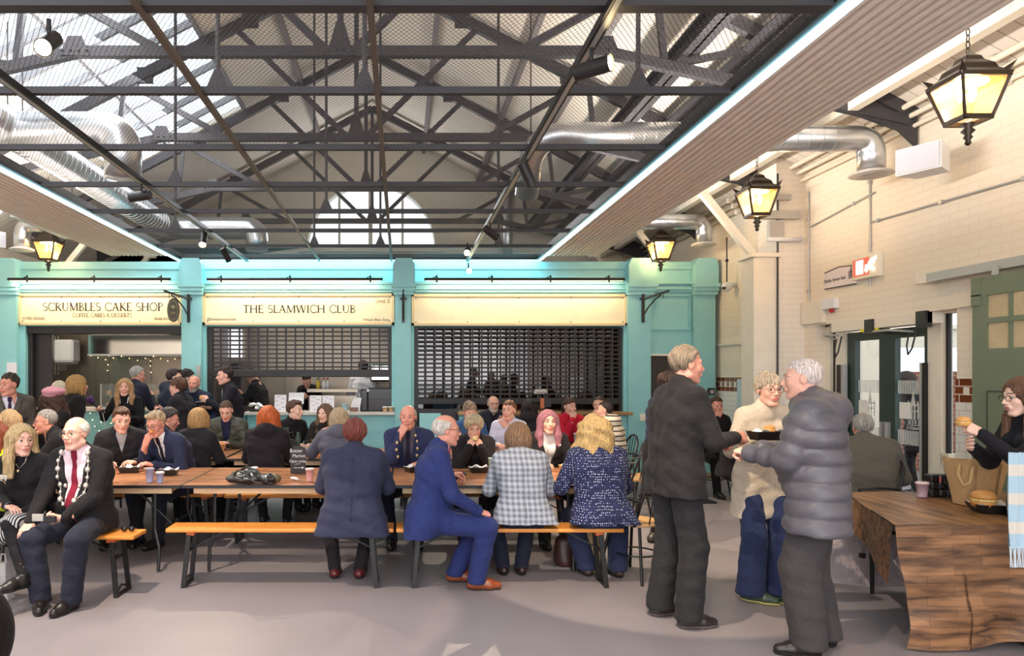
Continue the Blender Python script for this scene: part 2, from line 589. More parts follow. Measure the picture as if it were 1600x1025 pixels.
HAIR_CACHE = {}
def hair_mesh(style):
    if style in HAIR_CACHE: return HAIR_CACHE[style]
    base = style.split('_')[0]
    long_ = base in ('long', 'curlylong', 'fluffylong', 'ponytail')
    f = Field((-.19 if long_ else -.13, -.2, -.4 if long_ else -.2), (.19 if long_ else .13, .15, .17), .0055 if long_ else .0047)
    X, Y, Z = f.grids()
    hl = None
    amp, n = .0025, 34
    if base in ('short', 'crew', 'thin', 'quiff', 'parted'):
        t = {'short': .014, 'crew': .006, 'thin': .007, 'quiff': .012, 'parted': .014}[base]
        f.ell((0, -.017, .032), (.074 + t * .8, .094 + t, .084 + t), k=0)
        if base in ('quiff', 'parted'): f.ell((.01, .045, .098), (.05, .045, .024), k=.02)
        hl = ([-.12, -.07, -.035, -.005, .012, .035, .06, .1], [-.075, -.07, -.05, .0, .035, .052, .066, .075] if base != 'crew' else [-.06, -.06, -.03, .015, .045, .06, .072, .08])
    elif base == 'balding':
        f.ell((0, -.02, .02), (.084, .1, .082), k=0)
        hl = ([-.12, -.06, -.03, -.005, .015, .03, .05, .1], [-.075, -.07, -.045, .0, .02, .05, .2, .3])
        f.ell((0, .03, .11), (.078, .12, .064), k=.01, sub=True)
    elif base == 'pixie':
        f.ell((0, -.02, .03), (.096, .112, .106), k=0); f.ell((0, .05, .08), (.06, .05, .035), k=.03)
        f.ell((0, .1, -.045), (.066, .085, .1), k=.012, sub=True)
        hl = ([-.14, -.06, -.02, .01, .04, .1], [-.085, -.08, -.05, -.02, .01, .04]); amp, n = .005, 26
    elif base in ('bob', 'bobfringe'):
        f.ell((0, -.02, .025), (.098, .114, .104), k=0)
        f.ell((0, -.035, -.045), (.104, .095, .095), k=.04)
        for q in (-1, 1): f.cap((q * .078, .01, .02), (q * .08, .02, -.1), .03, .026, k=.03)
        c = -.055 if base == 'bobfringe' else -.03
        f.ell((0, .1, c), (.06, .1, .1 if base == 'bobfringe' else .105), k=.012, sub=True)
        hl = ([-.2, .2], [-.135, -.125]); amp, n = .0035, 30
    elif base in ('long', 'curlylong', 'fluffylong'):
        f.ell((0, -.02, .027), (.092, .112, .1), k=0)
        wd = 1.25 if base != 'long' else 1.0
        for q in (-1, 1):
            f.cap((q * .045, -.05, .0), (q * .06 * wd, -.075, -.3), .062 * wd, .05 * wd, k=.04)
            f.cap((q * .075, .0, .03), (q * .092 * wd, .01, -.14), .032 * wd, .04 * wd, k=.035)
            f.cap((q * .092 * wd, .01, -.14), (q * .09 * wd, .04, -.27), .04 * wd, .024, k=.03)
        f.ell((0, .105, -.03), (.06, .1, .108), k=.012, sub=True)
        f.cap((0, -.01, -.12), (0, .0, -.4), .066, .075, k=.02, sub=True)
        amp, n = .0028, 50
    elif base == 'ponytail':
        f.ell((0, -.018, .032), (.082, .103, .095), k=0)
        f.ell((0, -.12, .03), (.03, .03, .03), k=.02)
        f.cap((0, -.13, .02), (0, -.15, -.2), .03, .018, k=.02)
        f.ell((0, .1, -.05), (.066, .085, .1), k=.01, sub=True)
        hl = ([-.3, -.12, -.115, -.07, -.03, .0, .03, .1], [-.4, -.4, -.07, -.07, -.03, .01, .04, .07])
    elif base == 'updo':
        f.ell((0, -.02, .032), (.087, .106, .098), k=0)
        f.ell((0, -.1, .06), (.05, .045, .045), k=.03)
        f.ell((0, .1, -.045), (.064, .085, .098), k=.01, sub=True)
        hl = ([-.2, -.07, -.03, .0, .03, .1], [-.06, -.07, -.03, .0, .02, .05]); amp, n = .006, 24
    if hl:
        edge = np.interp(Y, hl[0], hl[1]) + .006 * np.sin(70 * X + 2) * (Y > .0) + .004 * np.sin(150 * X + 60 * Y)
        if base in ('short', 'crew', 'thin', 'quiff', 'parted'):
            edge = edge + np.clip(np.abs(X) - .03, 0, .03) * .5 * (Y > .03)
            f.F = f.F + np.clip((edge + .03 - Z) / .03, 0, 1) * {'short': .010, 'crew': .003, 'thin': .004, 'quiff': .008, 'parted': .010}[base]
        f.F = np.maximum(f.F, edge - Z)
    th = np.arctan2(X, Y + .02)
    f.F = f.F + amp * np.sin(n * th + 3 * np.sin(22 * Z) + 8 * Y)
    if base.startswith('curly') or base == 'updo':
        f.F = f.F + .010 * np.sin(60 * X + 2 * np.sin(20 * Z)) * np.sin(52 * Y + 1) * np.sin(56 * Z + 6 * X)
    if base == 'fluffylong':
        f.F = f.F + .012 * np.sin(38 * X + 3 * np.sin(16 * Z)) * np.sin(40 * Z + 9 * Y)
    if base in ('pixie', 'quiff', 'short', 'parted'):
        f.F = f.F + .0045 * np.sin(70 * X + 30 * Z) * np.sin(60 * Y + 20 * Z) + .003 * np.sin(130 * X + 50 * Y)
    V, Q = f.mesh()
    HAIR_CACHE[style] = (V, Q)
    return V, Q

def hair_mat(rgb):
    nm = 'hair_%d_%d_%d' % rgb
    if nm in MATS: return MATS[nm]
    m = bpy.data.materials.new(nm); m.use_nodes = True
    t = NT(m)
    tc = t.new('ShaderNodeTexCoord'); mp = t.new('ShaderNodeMapping'); mp.inputs['Scale'].default_value = (26, 26, 2.2)
    t.link(tc, 'Object', mp, 'Vector')
    nz = t.new('ShaderNodeTexNoise', Scale=5.0, Detail=5.0, Distortion=0.6)
    t.link(mp, 'Vector', nz, 'Vector')
    r = t.new('ShaderNodeValToRGB')
    d = tuple(int(v * .68) for v in rgb); br = tuple(min(255, int(v * 1.12 + 4)) for v in rgb)
    r.color_ramp.elements[0].position = .32; r.color_ramp.elements[0].color = lin(d)
    r.color_ramp.elements[1].position = .68; r.color_ramp.elements[1].color = lin(br)
    t.link(nz, 'Fac', r, 'Fac'); t.link(r, 'Color', t.b, 'Base Color')
    t.b.inputs['Roughness'].default_value = .5; t.b.inputs['Specular IOR Level'].default_value = .35
    bp = t.new('ShaderNodeBump', Strength=.7, Distance=.01)
    t.link(nz, 'Fac', bp, 'Height'); t.link(bp, 'Normal', t.b, 'Normal')
    MATS[nm] = m
    return m

def rz(a):
    a = math.radians(a); c, s = math.cos(a), math.sin(a)
    return np.array([[c, -s, 0], [s, c, 0], [0, 0, 1]])
def rx(a):
    a = math.radians(a); c, s = math.cos(a), math.sin(a)
    return np.array([[1, 0, 0], [0, c, -s], [0, s, c]])
def ry(a):
    a = math.radians(a); c, s = math.cos(a), math.sin(a)
    return np.array([[c, 0, s], [0, 1, 0], [-s, 0, c]])
def unit(v):
    v = np.array(v, float); return v / (np.linalg.norm(v) + 1e-9)

def ik(a, b, l1, l2, pole):
    a = np.array(a, float); b = np.array(b, float)
    d = b - a; L = np.linalg.norm(d)
    if L > (l1 + l2) * .995:
        b = a + d / L * (l1 + l2) * .995; d = b - a; L = np.linalg.norm(d)
    if L < abs(l1 - l2) * 1.05 + 1e-3:
        L = abs(l1 - l2) * 1.05 + 1e-3
    u = d / np.linalg.norm(d)
    x = (l1 * l1 - l2 * l2 + L * L) / (2 * L)
    h = math.sqrt(max(l1 * l1 - x * x, 0))
    p = np.array(pole, float); p = p - u * p.dot(u); p = unit(p)
    return a + u * x + p * h, b

def person(label, X, Y, yaw, sit=True, H=1.7, w=1.0, lean=6, curve=8, slean=0, twist=0, head=(0, 0, 0),
           armL='table', armR='table', handL='relax', handR='relax', hdL=None, hdR=None, pnL=None, pnR=None,
           footL=None, footR=None, sex='m', jowl=0.0, skin='pink', hair=('short', (60, 45, 35)), hscale=1.0,
           top=None, bottom=None, shoes=(30, 28, 28), sole=None, seat=.47, z0=0.0, belly=0.0, bust=0.0, glasses=None, beard=None,
           v=.012, group=None, beret=None, footyaw=(0, 0), kneeL=None, kneeR=None, poleL=None, poleR=None, extras=None, socks=None, headup=0.0, crossed=False):
    s = H / 1.72
    root = thing('person', label, 'person', (X, Y, z0), math.radians(yaw), group)
    top = top or {}; bottom = bottom or {}
    hz = (seat + .095) if sit else .93 * s
    C0 = np.array([0, 0, hz])
    def spine(L, S):
        L = math.radians(L); S = math.radians(S)
        return unit([math.sin(S), math.sin(L) * math.cos(S), math.cos(L) * math.cos(S)])
    u1 = spine(lean * .5, slean * .5); u2 = spine(lean + curve * .3, slean); u3 = spine(lean + curve, slean)
    W = C0 + u1 * .17 * s; CH = W + u2 * .19 * s; SH = CH + u3 * .13 * s; NB = SH + u3 * .055 * s
    Rt = rz(twist)
    lat = Rt @ np.array([1, 0, 0]); fwd = Rt @ np.array([0, 1, 0])
    hy, hp, hr = head
    Rh = rz(hy) @ rx(-hp) @ ry(hr)
    neckd = unit(u3 * .8 + np.array([0, .12, .5]) + (Rh @ np.array([0, .1, .25])))
    hs = s ** .35 * hscale
    HC = NB + neckd * (.125 * s + headup) + fwd * .012
    shL = SH - lat * .156 * s * w ** .6 - u3 * .022 * s; shR = SH + lat * .156 * s * w ** .6 - u3 * .022 * s
    la = (.285 * s, .255 * s)
    def armtarget(a, q, ):
        if not isinstance(a, str): return np.array(a, float)
        if a == 'hang': return np.array([q * .25 * w ** .5, .03, hz - .05 * s]) + (fwd * 0)
        if a == 'table': return np.array([q * .13, .36, .80])
        if a == 'tablein': return np.array([q * .07, .33, .82])
        if a == 'lap': return np.array([q * .13, .30, seat + .20])
        if a == 'lapin': return np.array([q * .05, .25, seat + .21])
        if a == 'mouth': return HC + Rh @ np.array([q * .055, .145, -.155])
        if a == 'chest': return SH + fwd * .30 + lat * q * .07 - np.array([0, 0, .16])
        if a == 'belly': return W + fwd * .30 + lat * q * .09 + np.array([0, 0, .06])
        if a == 'behind': return np.array([q * .1, -.2, hz])
    arms = []
    for q, a, pose, hd, pn, pole in ((-1, armL, handL, hdL, pnL, poleL), (1, armR, handR, hdR, pnR, poleR)):
        sh = shL if q < 0 else shR
        wr = armtarget(a, q)
        pl = pole if pole is not None else (lat * q * .55 + np.array([0, -.35, -1.0]))
        if a == 'hang' and pole is None: pl = np.array([q * .25, -1, 0])
        el, wr = ik(sh, wr, la[0], la[1], pl)
        fd = unit(wr - el)
        if hd is None:
            hd = {'mouth': Rh @ np.array([-q * .45, -.35, .8]), 'table': np.array([-q * .35, .9, -.12]), 'tablein': np.array([-q * .6, .7, .05]),
                  'lap': np.array([-q * .2, .9, -.35]), 'lapin': np.array([-q * .8, .5, -.1]), 'chest': np.array([-q * .55, .7, .2]),
                  'belly': np.array([-q * .55, .8, .05])}.get(a, fd * 1.0) if isinstance(a, str) else fd
        hd = unit(np.array(hd, float) * .75 + fd * .45)
        if pn is None:
            pn = {'mouth': -(Rh @ np.array([q * .3, 1, .1])), 'hang': np.array([-q, .1, 0]), 'chest': np.array([-q * .8, -.2, .2]),
                  'belly': np.array([-q * .6, -.1, .5])}.get(a, np.array([-q * .15, 0, -1])) if isinstance(a, str) else np.array([-q * .2, 0, -1])
        pn = np.array(pn, float); zax = -unit(pn - hd * pn.dot(hd)); xax = np.cross(hd, zax)
        Rm = np.stack([xax, hd, zax], 1)
        arms.append((q, sh, el, wr, Rm, pose))
    # legs
    lt, ls = .43 * s, .41 * s
    legs = []
    for q, ft, kn, fy in ((-1, footL, kneeL, footyaw[0]), (1, footR, kneeR, footyaw[1])):
        hip = C0 + np.array([q * .085 * s * w ** .5, 0, -.02])
        if ft is None: ft = (q * .13, .40, 0) if sit else (q * .10, .0, 0)
        an = np.array([ft[0], ft[1], .085 + ft[2]])
        pole = kn if kn is not None else ((q * .25, .6, 1.0) if sit else (q * .1, 1, 0))
        kne, an = ik(hip, an, lt, ls, pole)
        legs.append((q, hip, kne, an, fy))
    sk = skin_mats(skin)

    def torso(F, infl, ww, lo='pelvis'):
        i = infl
        for q in (-1, 0, 1):
            pl = C0 + np.array([q * .085 * s * ww, 0, 0]); wl = W + lat * q * .062 * s * ww; cl = CH + lat * q * .085 * s * ww
            ul = SH - u3 * .05 * s + lat * q * .115 * s * ww ** .7
            F.cap(pl, wl, .102 * s * ww ** .4 + i, .094 * s * ww ** .7 + i, k=.03)
            F.cap(wl, cl, .094 * s * ww ** .7 + i, .104 * s * ww ** .4 + i, k=.03)
            F.cap(cl, ul, .104 * s * ww ** .4 + i, .078 * s + i, k=.03)
        for e_ in (shL, shR):
            F.cap(e_, SH - u3 * .005 * s, .05 * s + i, .062 * s + i, k=.03)
            F.cap(e_ + (SH - e_) * .35, NB, .046 * s + i, .048 * s + i * .6, k=.05)
        F.cap(SH - u3 * .02, NB, .066 * s + i, .05 * s + i * .6, k=.04)
        if belly: F.ell(W + fwd * (.05 + belly * .35) - np.array([0, 0, .03]), (.12 * ww + i, .09 + belly * .5 + i, .13 + i), k=.05)
        if bust:
            for q in (-1, 1): F.ell(CH + lat * q * .07 * s + fwd * .075 * ww ** .3, (.062 + i + bust * .3, .05 + i + bust, .062 + i), k=.035)

    allp = [C0, W, CH, SH, NB, HC] + [p for a in arms for p in a[1:4]] + [p for l in legs for p in l[1:4]]
    lo_all = np.min(allp, 0) - .22; hi_all = np.max(allp, 0) + .2
    lo_all[2] = max(lo_all[2], -.02)

    # ---- body: one continuous figure (skin)
    fb = Field(lo_all, hi_all, .024)
    torso(fb, -.012, w)
    for (q, sh, el, wr, Rm, pose) in arms:
        fb.cap(sh, el, .045 * s, .038 * s, k=.02); fb.cap(el, wr, .038 * s, .026 * s, k=.015)
    for (q, hip, kn, an, fy) in legs:
        fb.cap(hip, kn, .074 * s, .05 * s, k=.03); fb.cap(kn, an, .05 * s, .034 * s, k=.02)
        fdv = rz(fy) @ np.array([0, 1, 0]); fb.cap(an - np.array([0, 0, .035]), an + fdv * .12 - np.array([0, 0, .05]), .034, .026, k=.02)
    fb.cap(NB, HC - Rh @ np.array([0, .02, .1]), .047 * s, .047 * s, k=.03)
    V, Q = fb.mesh(); M = np.zeros(len(Q), int)
    hv, hq, hm = head_mesh(sex, jowl)
    hv = (hv * hs) @ Rh.T + HC
    Vs, Qs, Ms = [V, hv], [Q, hq + len(V)], [M, hm]
    off = len(V) + len(hv)
    for (q, sh, el, wr, Rm, pose) in arms:
        pv, pq = hand_mesh(pose)
        pv = pv * (s * (1.0 if sex == 'm' else .92))
        if q < 0: pv = pv * np.array([-1, 1, 1]); pq = pq[:, ::-1]
        pv = pv @ Rm.T + wr
        Vs.append(pv); Qs.append(pq + off); Ms.append(np.zeros(len(pq), int)); off += len(pv)
    link_mesh('body', np.vstack(Vs), np.vstack(Qs), sk, root, True, np.concatenate(Ms), world=False)

    # ---- eyebrows
    def hl_(p): return tuple(Rh @ (np.array(p) * hs) + HC)
    if hair and hair[0] != 'bald' and v < .013:
        mb = MB()
        for q in (-1, 1):
            mb = MB(); mb.tube([hl_((q * .014, .0915, .031)), hl_((q * .028, .0895, .036)), hl_((q * .044, .077, .031))], .0026, 6)
            mb.build('eyebrow', hair_mat(tuple(int(c * .75) for c in hair[1])), root, True, world=False)
    # ---- hair
    if hair and hair[0] != 'bald':
        pv, pq = hair_mesh(hair[0])
        pv = pv * hs
        if hair[0].split('_')[0] in ('long', 'curlylong', 'fluffylong'):   # long hair falls straight down and follows the shoulders
            wv = pv @ Rh.T
            Rz_ = rz(hy)
            dv = pv @ Rz_.T
            tfall = np.clip((-pv[:, 2] - .05) / .12, 0, 1)[:, None]
            dv = dv + (Rh - Rz_) @ np.array([0, -.03, -.06])
            pv = wv * (1 - tfall) + dv * tfall + HC
        else:
            pv = pv @ Rh.T + HC
        link_mesh('hair', pv, pq, hair_mat(hair[1]), root, True, world=False)
    if beard:
        f = Field((-.08, -.03, -.16), (.08, .12, .0), .0045)
        f.ell((0, .025, -.04), (.067, .071, .085), k=0)
        for q in (-1, 1): f.cap((q * .047, .0, -.068), (q * .02, .07, -.106), .025, .023, k=.02)
        f.ell((0, .072, -.104), (.024, .024, .022), k=.015)
        f.cap((-.02, .094, -.047), (.02, .094, -.047), .007, k=.008)
        XX, YY, ZZ = f.grids()
        f.F = np.maximum(f.F + .002, ZZ + .05 + np.abs(XX) * -.3 + (YY < .03) * -.02)
        f.ell((0, .098, -.06), (.02, .02, .011), k=.004, sub=True)
        pv, pq = f.mesh()
        link_mesh('beard', (pv * hs) @ Rh.T + HC, pq, hair_mat(beard), root, True, world=False)
    if beret:
        f = Field((-.15, -.18, -.0), (.15, .13, .2), .006)
        f.ell((.015, -.03, .105), (.115, .13, .05), k=0); f.ell((0, -.02, .06), (.094, .11, .04), k=.03); f.cap((0, -.02, .15), (0, -.02, .165), .006, k=.005)
        XX, YY, ZZ = f.grids(); f.F = np.maximum(f.F, .055 + YY * .15 - ZZ) + .003 * np.sin(30 * XX + 20 * YY)
        pv, pq = f.mesh(); link_mesh('beret', (pv * hs) @ Rh.T + HC, pq, cloth('beret_cloth', beret), root, True, world=False)
    if glasses:
        mb = MB()
        for q in (-1, 1):
            ring = [hl_((q * .031 + .023 * math.cos(2 * PI * i / 16), .101 - abs(.023 * math.cos(2 * PI * i / 16) + q * .0) * .1, .003 + .018 * math.sin(2 * PI * i / 16))) for i in range(17)]
            mb.tube(ring, .0019, 6)
            mb.tube([hl_((q * .054, .098, .008)), hl_((q * .078, .06, .01)), hl_((q * .083, -.01, .012)), hl_((q * .082, -.03, -.005))], .0019, 6)
        mb.tube([hl_((-.008, .1, .006)), hl_((0, .106, .009)), hl_((.008, .1, .006))], .0019, 6)
        mb.build('glasses', mat('frame_%d_%d_%d' % glasses, glasses, rough=.3), root, True, world=False)

    # ---- lower clothes
    bk = bottom.get('kind', 'trousers'); bc = bottom.get('c', (35, 36, 42)); loose = bottom.get('loose', 0.0)
    f = Field(lo_all, hi_all, v * 1.25)
    if bk == 'tights':
        for (q, hip, kn, an, fy) in legs:
            f.cap(hip, kn, .078 * s * w ** .4, .054 * s, k=.02); f.cap(kn, an, .055 * s, .036 * s, k=.02)
    else:
        wd = w ** .5
        for q in (-1, 0, 1):
            f.cap(C0 + np.array([q * .075 * s * w, 0, -.03]), C0 + u1 * .1 * s + np.array([q * .07 * s * w, 0, 0]), .104 * s * wd, .1 * s * wd, k=.02)
        for (q, hip, kn, an, fy) in legs:
            f.cap(hip, kn, .087 * s * wd, (.064 + loose * .5) * s * wd, k=.025); f.cap(kn, an + np.array([0, 0, -.02]), (.064 + loose * .5) * s * wd, (.052 + loose) * s, k=.02)
    XX, YY, ZZ = f.grids()
    f.F = f.F + .0035 * np.sin(38 * ZZ + 14 * XX + 9 * YY) * np.sin(24 * YY - 20 * ZZ + 17 * XX)
    if bk == 'trousers': f.F = np.maximum(f.F, (min(.05, .05) + 0 * XX) - ZZ)
    pv, pq = f.mesh()
    link_mesh('tights' if bk == 'tights' else 'trousers', pv, pq, bottom.get('m') or cloth('bottom_%d_%d_%d' % bc, bc), root, True, world=False)
    if bottom.get('skirt'):
        f = Field(lo_all, hi_all, v * 1.25)
        for q in (-1, 0, 1): f.cap(C0 + np.array([q * .075 * s * w, 0, -.03]), C0 + u1 * .14 * s + np.array([q * .065 * s * w, 0, 0]), .115 * s, .1 * s, k=.03)
        for (q, hip, kn, an, fy) in legs:
            f.cap(hip, hip + (kn - hip) * .92, .1 * s, .085 * s, k=.06)
        (h1, k1), (h2, k2) = (legs[0][1], legs[0][2]), (legs[1][1], legs[1][2])
        f.cap((h1 + h2) / 2, (k1 + k2) / 2 * .9 + (h1 + h2) / 2 * .1, .1 * s, .09 * s, k=.06)
        if not sit:
            lowz = hz - bottom.get('skirtlen', .5)
            for q in (-1, 1): f.cap(C0 + np.array([q * .07, 0, 0]), np.array([q * .09, 0, lowz]), .12, .13, k=.05)
            XX, YY, ZZ = f.grids(); f.F = np.maximum(f.F, lowz - ZZ)
        pv, pq = f.mesh(); link_mesh('skirt', pv, pq, bottom.get('skirtm') or cloth('skirt_cloth_%d' % bottom['skirt'][0], bottom['skirt']), root, True, world=False)
    # ---- shoes
    for (q, hip, kn, an, fy) in legs:
        R_ = rz(fy); d = R_ @ np.array([0, 1, 0]); g = np.array([an[0], an[1], an[2] - .085])
        f = Field(g - .22, g + np.array([.22, .22, .17]), max(v * .6, .007))
        f.cap(g - d * .035 + [0, 0, .04], g + d * .1 + [0, 0, .034], .038 * s, .043 * s, k=.02)
        f.cap(g + d * .1 + [0, 0, .034], g + d * .165 + [0, 0, .03], .043 * s, .031 * s, k=.02)
        f.cap(g + [0, 0, .045], g + [0, 0, .1], .042, .038, k=.03)
        f.cap(g + d * .02 + [0, 0, .07], g + d * .09 + [0, 0, .05], .03, .025, k=.03)
        XX, YY, ZZ = f.grids(); top_f = np.maximum(f.F, g[2] + .018 - ZZ)
        top_f = np.maximum(top_f, ZZ - g[2] - .105)
        sole_f = np.maximum(np.maximum(f.F - .004, ZZ - g[2] - .02), g[2] + .002 - ZZ)
        pv, pq = surfnet(top_f, f.ax)
        so = link_mesh('shoe', pv, pq, mat('shoe_%d_%d_%d' % shoes, shoes, rough=.32, vary=.1, vscale=50), root, True, world=False)
        pv, pq = surfnet(sole_f, f.ax)
        sc = sole or (24, 22, 22)
        link_mesh('sole', pv, pq, mat('sole_%d_%d_%d' % sc, sc, rough=.7), so, True, world=False)
        if v < .013:
            lb = MB()
            for i in range(3):
                p = g + d * (.045 + .022 * i) + np.array([0, 0, .098 - .012 * i]); l_ = R_ @ np.array([1, 0, 0])
                lb.tube([p - l_ * .02, p + l_ * .02 + np.array([0, 0, .002])], .0025, 5)
            lb.build('laces', mat('lace_dark', (20, 18, 18)), so, world=False)
        if socks:
            mb = MB(); mb.tube([tuple(an - np.array([0, 0, .01])), tuple(an + unit(kn - an) * .09)], .042 * s, 14)
            mb.build('sock', cloth('sock_%d' % socks[0], socks), root, True, world=False)
    # ---- upper clothes
    tk = top.get('kind', 'jacket'); tc_ = top.get('c', (30, 30, 36)); infl = {'jacket': .014, 'coat': .022, 'sweater': .008, 'puffer': .034, 'shirt': .004}[tk]
    f = Field(lo_all, hi_all, v)
    torso(f, infl, w)
    hem = top.get('hem', {'jacket': .17, 'coat': .3, 'sweater': .06, 'puffer': .2, 'shirt': .04}[tk]); flare = top.get('flare', .012)
    if sit:
        for (q, hip, kn, an, fy) in legs:
            t_ = min(hem / .43, .95)
            f.cap(hip + [0, 0, .01], hip + (kn - hip) * t_, .092 * s * w ** .5 + infl * .6, (.088 - .02 * t_) * s * w ** .5 + infl * .5, k=.03)
        if hem > .1:
            b0 = C0 - np.array([0, .035, .03])
            f.cap(b0 - [.1 * w, 0, 0], b0 + [.1 * w, 0, 0], .1 * s + infl, k=.03)
        if top.get('drape'):    # coat skirt hanging behind the bench
            dz = top['drape']
            for q in (-1, -.5, 0, .5, 1): f.cap(C0 + np.array([q * .1 * w, -.05, .0]), np.array([q * (.17 * w), -.12, seat - dz - .06]), .11 * s, .085, k=.07)
            XX, YY, ZZ = f.grids(); f.F = np.maximum(f.F, seat - dz - ZZ)
        else:
            XX, YY, ZZ = f.grids(); f.F = np.maximum(f.F, np.where(YY < .2, seat + .012, seat - .1) - ZZ)
    else:
        zh = hz - hem
        for q in (-1, 0, 1):
            f.cap(C0 + np.array([q * .085 * s * w, 0, 0]), np.array([q * (.088 + flare) * s * w, 0, zh - .04]), .102 * s * w ** .4 + infl, .102 * s * w ** .4 + infl + flare, k=.03)
        XX, YY, ZZ = f.grids(); f.F = np.maximum(f.F, zh - ZZ)
    XX, YY, ZZ = f.grids()
    if tk == 'puffer': f.F = f.F - .017 * (np.abs(np.sin(PI * (ZZ - .03) / .1)) ** .6 - .6)
    wv = infl * .25
    fa = .0032 if tk != 'coat' else .004
    f.F = f.F + fa * np.sin(30 * ZZ + 22 * XX) * np.sin(26 * XX - 14 * ZZ + 12 * YY) + fa * .8 * np.sin(60 * ZZ + 31 * YY + 20 * XX)
    sl = top.get('sleeve', 1.0)
    for (q, sh, el, wr, Rm, pose) in arms:
        rib = (.014, .1) if tk == 'puffer' else None
        ri = infl * (1.0 if tk != 'puffer' else .85)
        f.cap(sh, el, .052 * s * w ** .4 + ri, .044 * s * w ** .3 + ri, k=.022, rib=rib)
        e2 = el + (wr - el) * (sl * .97)
        f.cap(el, e2, .043 * s + ri, .032 * s + ri * .7, k=.02, rib=rib)
    if top.get('hood'):
        hg = 1.35 if tk == 'puffer' else 1.0
        f.ell(NB - fwd * .09 * hg - np.array([0, 0, .02 + .05 * (hg > 1)]), (.13 * hg, .08 * hg, .085 * hg), k=.03); f.ell(NB - fwd * .05, (.11 * hg, .1, .055), k=.03)
    if top.get('collar'):
        f.cap(NB - u3 * .03, NB + u3 * .02 * s, .078, .07, k=.02)
        f.ell(NB + u3 * .05, (.06, .06, .05), k=.006, sub=True)
    vw, vb = top.get('V', 0) or 0, top.get('vb', .18)
    rel = lambda: (XX - C0[0], YY - C0[1], ZZ - C0[2])
    x_, y_, z_ = rel()
    T = x_ * u2[0] + y_ * u2[1] + z_ * u2[2]
    xl = (x_ - T * u2[0]) * lat[0] + (y_ - T * u2[1]) * lat[1]; yf = (x_ - T * u2[0]) * fwd[0] + (y_ - T * u2[1]) * fwd[1]
    vt = .52 * s
    wt = np.clip((T - vb * s) / (vt - vb * s), 0, 1) * vw
    if vw:
        lap = np.maximum(f.F - .007, np.maximum(np.abs(np.abs(xl) - wt - .028) - .026 * np.clip((T - vb * s) / .1, 0, 1), -(yf - .02)))
        lap = np.maximum(lap, T - vt * .96)
        f.F = np.minimum(f.F, np.where(T > vb * s, lap, 1))
        cut = np.maximum(np.abs(xl) - wt, -(yf - .0)); cut = np.maximum(cut, vb * s - T)
        f.F = np.maximum(f.F, -cut)
        if top.get('open'):   # unbuttoned to the hem
            cut = np.maximum(np.abs(xl) - .035 - np.clip(vb * s - T, 0, .3) * .35, -(yf - .03)); cut = np.maximum(cut, T - vb * s)
            f.F = np.maximum(f.F, -cut)
    pv, pq = f.mesh()
    nm = top.get('name') or {'jacket': 'jacket', 'coat': 'coat', 'sweater': 'sweater', 'puffer': 'puffer_coat', 'shirt': 'shirt'}[tk]
    tm = top.get('m') or cloth('top_%d_%d_%d' % tc_, tc_)
    tobj = link_mesh(nm, pv, pq, tm, root, True, world=False)
    if vw or top.get('shirt'):
        g2 = Field(C0 - [.32, .3, .05], NB + [.32, .35, .12], v)
        torso(g2, .003, w)
        g2.cap(NB - u3 * .03, NB + u3 * .035, .064 * s, .058 * s, k=.01)
        X2, Y2, Z2 = g2.grids()
        g2.F = np.maximum(g2.F, Z2 - (NB[2] + .035) + (Y2 - NB[1]) * .3)
        pv, pq = g2.mesh(); sc = top.get('shirt', (225, 222, 226))
        link_mesh('shirt', pv, pq, cloth('shirt_%d_%d_%d' % sc, sc, fold=.3), root, True, world=False)
        if top.get('tie'):
            x2 = X2 - C0[0]; y2 = Y2 - C0[1]; z2 = Z2 - C0[2]; T2 = x2 * u2[0] + y2 * u2[1] + z2 * u2[2]
            xl2 = (x2 - T2 * u2[0]) * lat[0] + (y2 - T2 * u2[1]) * lat[1]; yf2 = (x2 - T2 * u2[0]) * fwd[0] + (y2 - T2 * u2[1]) * fwd[1]
            tw = np.interp(T2, [.0, .08, .14, .44, .47, .49, .535], [0, .02, .036, .018, .014, .024, .024]) * s
            tf = np.maximum(np.maximum(g2.F - .009, np.abs(xl2) - tw), -(yf2 - .02)); tf = np.maximum(tf, T2 - .545 * s)
            pv, pq = surfnet(tf, g2.ax)
            link_mesh('tie', pv, pq, cloth('tie_%d_%d_%d' % top['tie'], top['tie'], fold=.2), root, True, world=False)
    # ---- surface helper for chains, lanyards and badges
    def surf(x, t, out=.006):
        """point on the front of the upper clothes at lateral x and height t above the hips"""
        base = C0 + u2 * t + lat * x
        for yy in np.arange(.42, -.1, -.005):
            p = base + fwd * yy
            i = [int(round((p[d_] - f.ax[d_][0]) / f.h)) for d_ in range(3)]
            if min(i) < 0 or any(i[d_] >= f.F.shape[d_] for d_ in range(3)): continue
            if f.F[i[0], i[1], i[2]] < 0: return tuple(p + fwd * out)
        return tuple(base + fwd * .13)
    def back(x, t, out=.0015):
        base = C0 + u2 * t + lat * x
        for yy in np.arange(-.42, .1, .004):
            p = base + fwd * yy
            i = [int(round((p[d_] - f.ax[d_][0]) / f.h)) for d_ in range(3)]
            if min(i) < 0 or any(i[d_] >= f.F.shape[d_] for d_ in range(3)): continue
            if f.F[i[0], i[1], i[2]] < f.h * .3: return tuple(p - fwd * out)
        return tuple(base - fwd * .13)
    info = dict(root=root, back=back, surf=surf, HC=HC, Rh=Rh, arms=arms, C0=C0, NB=NB, s=s, SH=SH, lat=lat, fwd=fwd, top=tobj, w=w, W=W, CH=CH)
    def worldp(p):
        c, s_ = math.cos(math.radians(yaw)), math.sin(math.radians(yaw))
        return (X + p[0] * c - p[1] * s_, Y + p[0] * s_ + p[1] * c, z0 + p[2])
    info['world'] = worldp
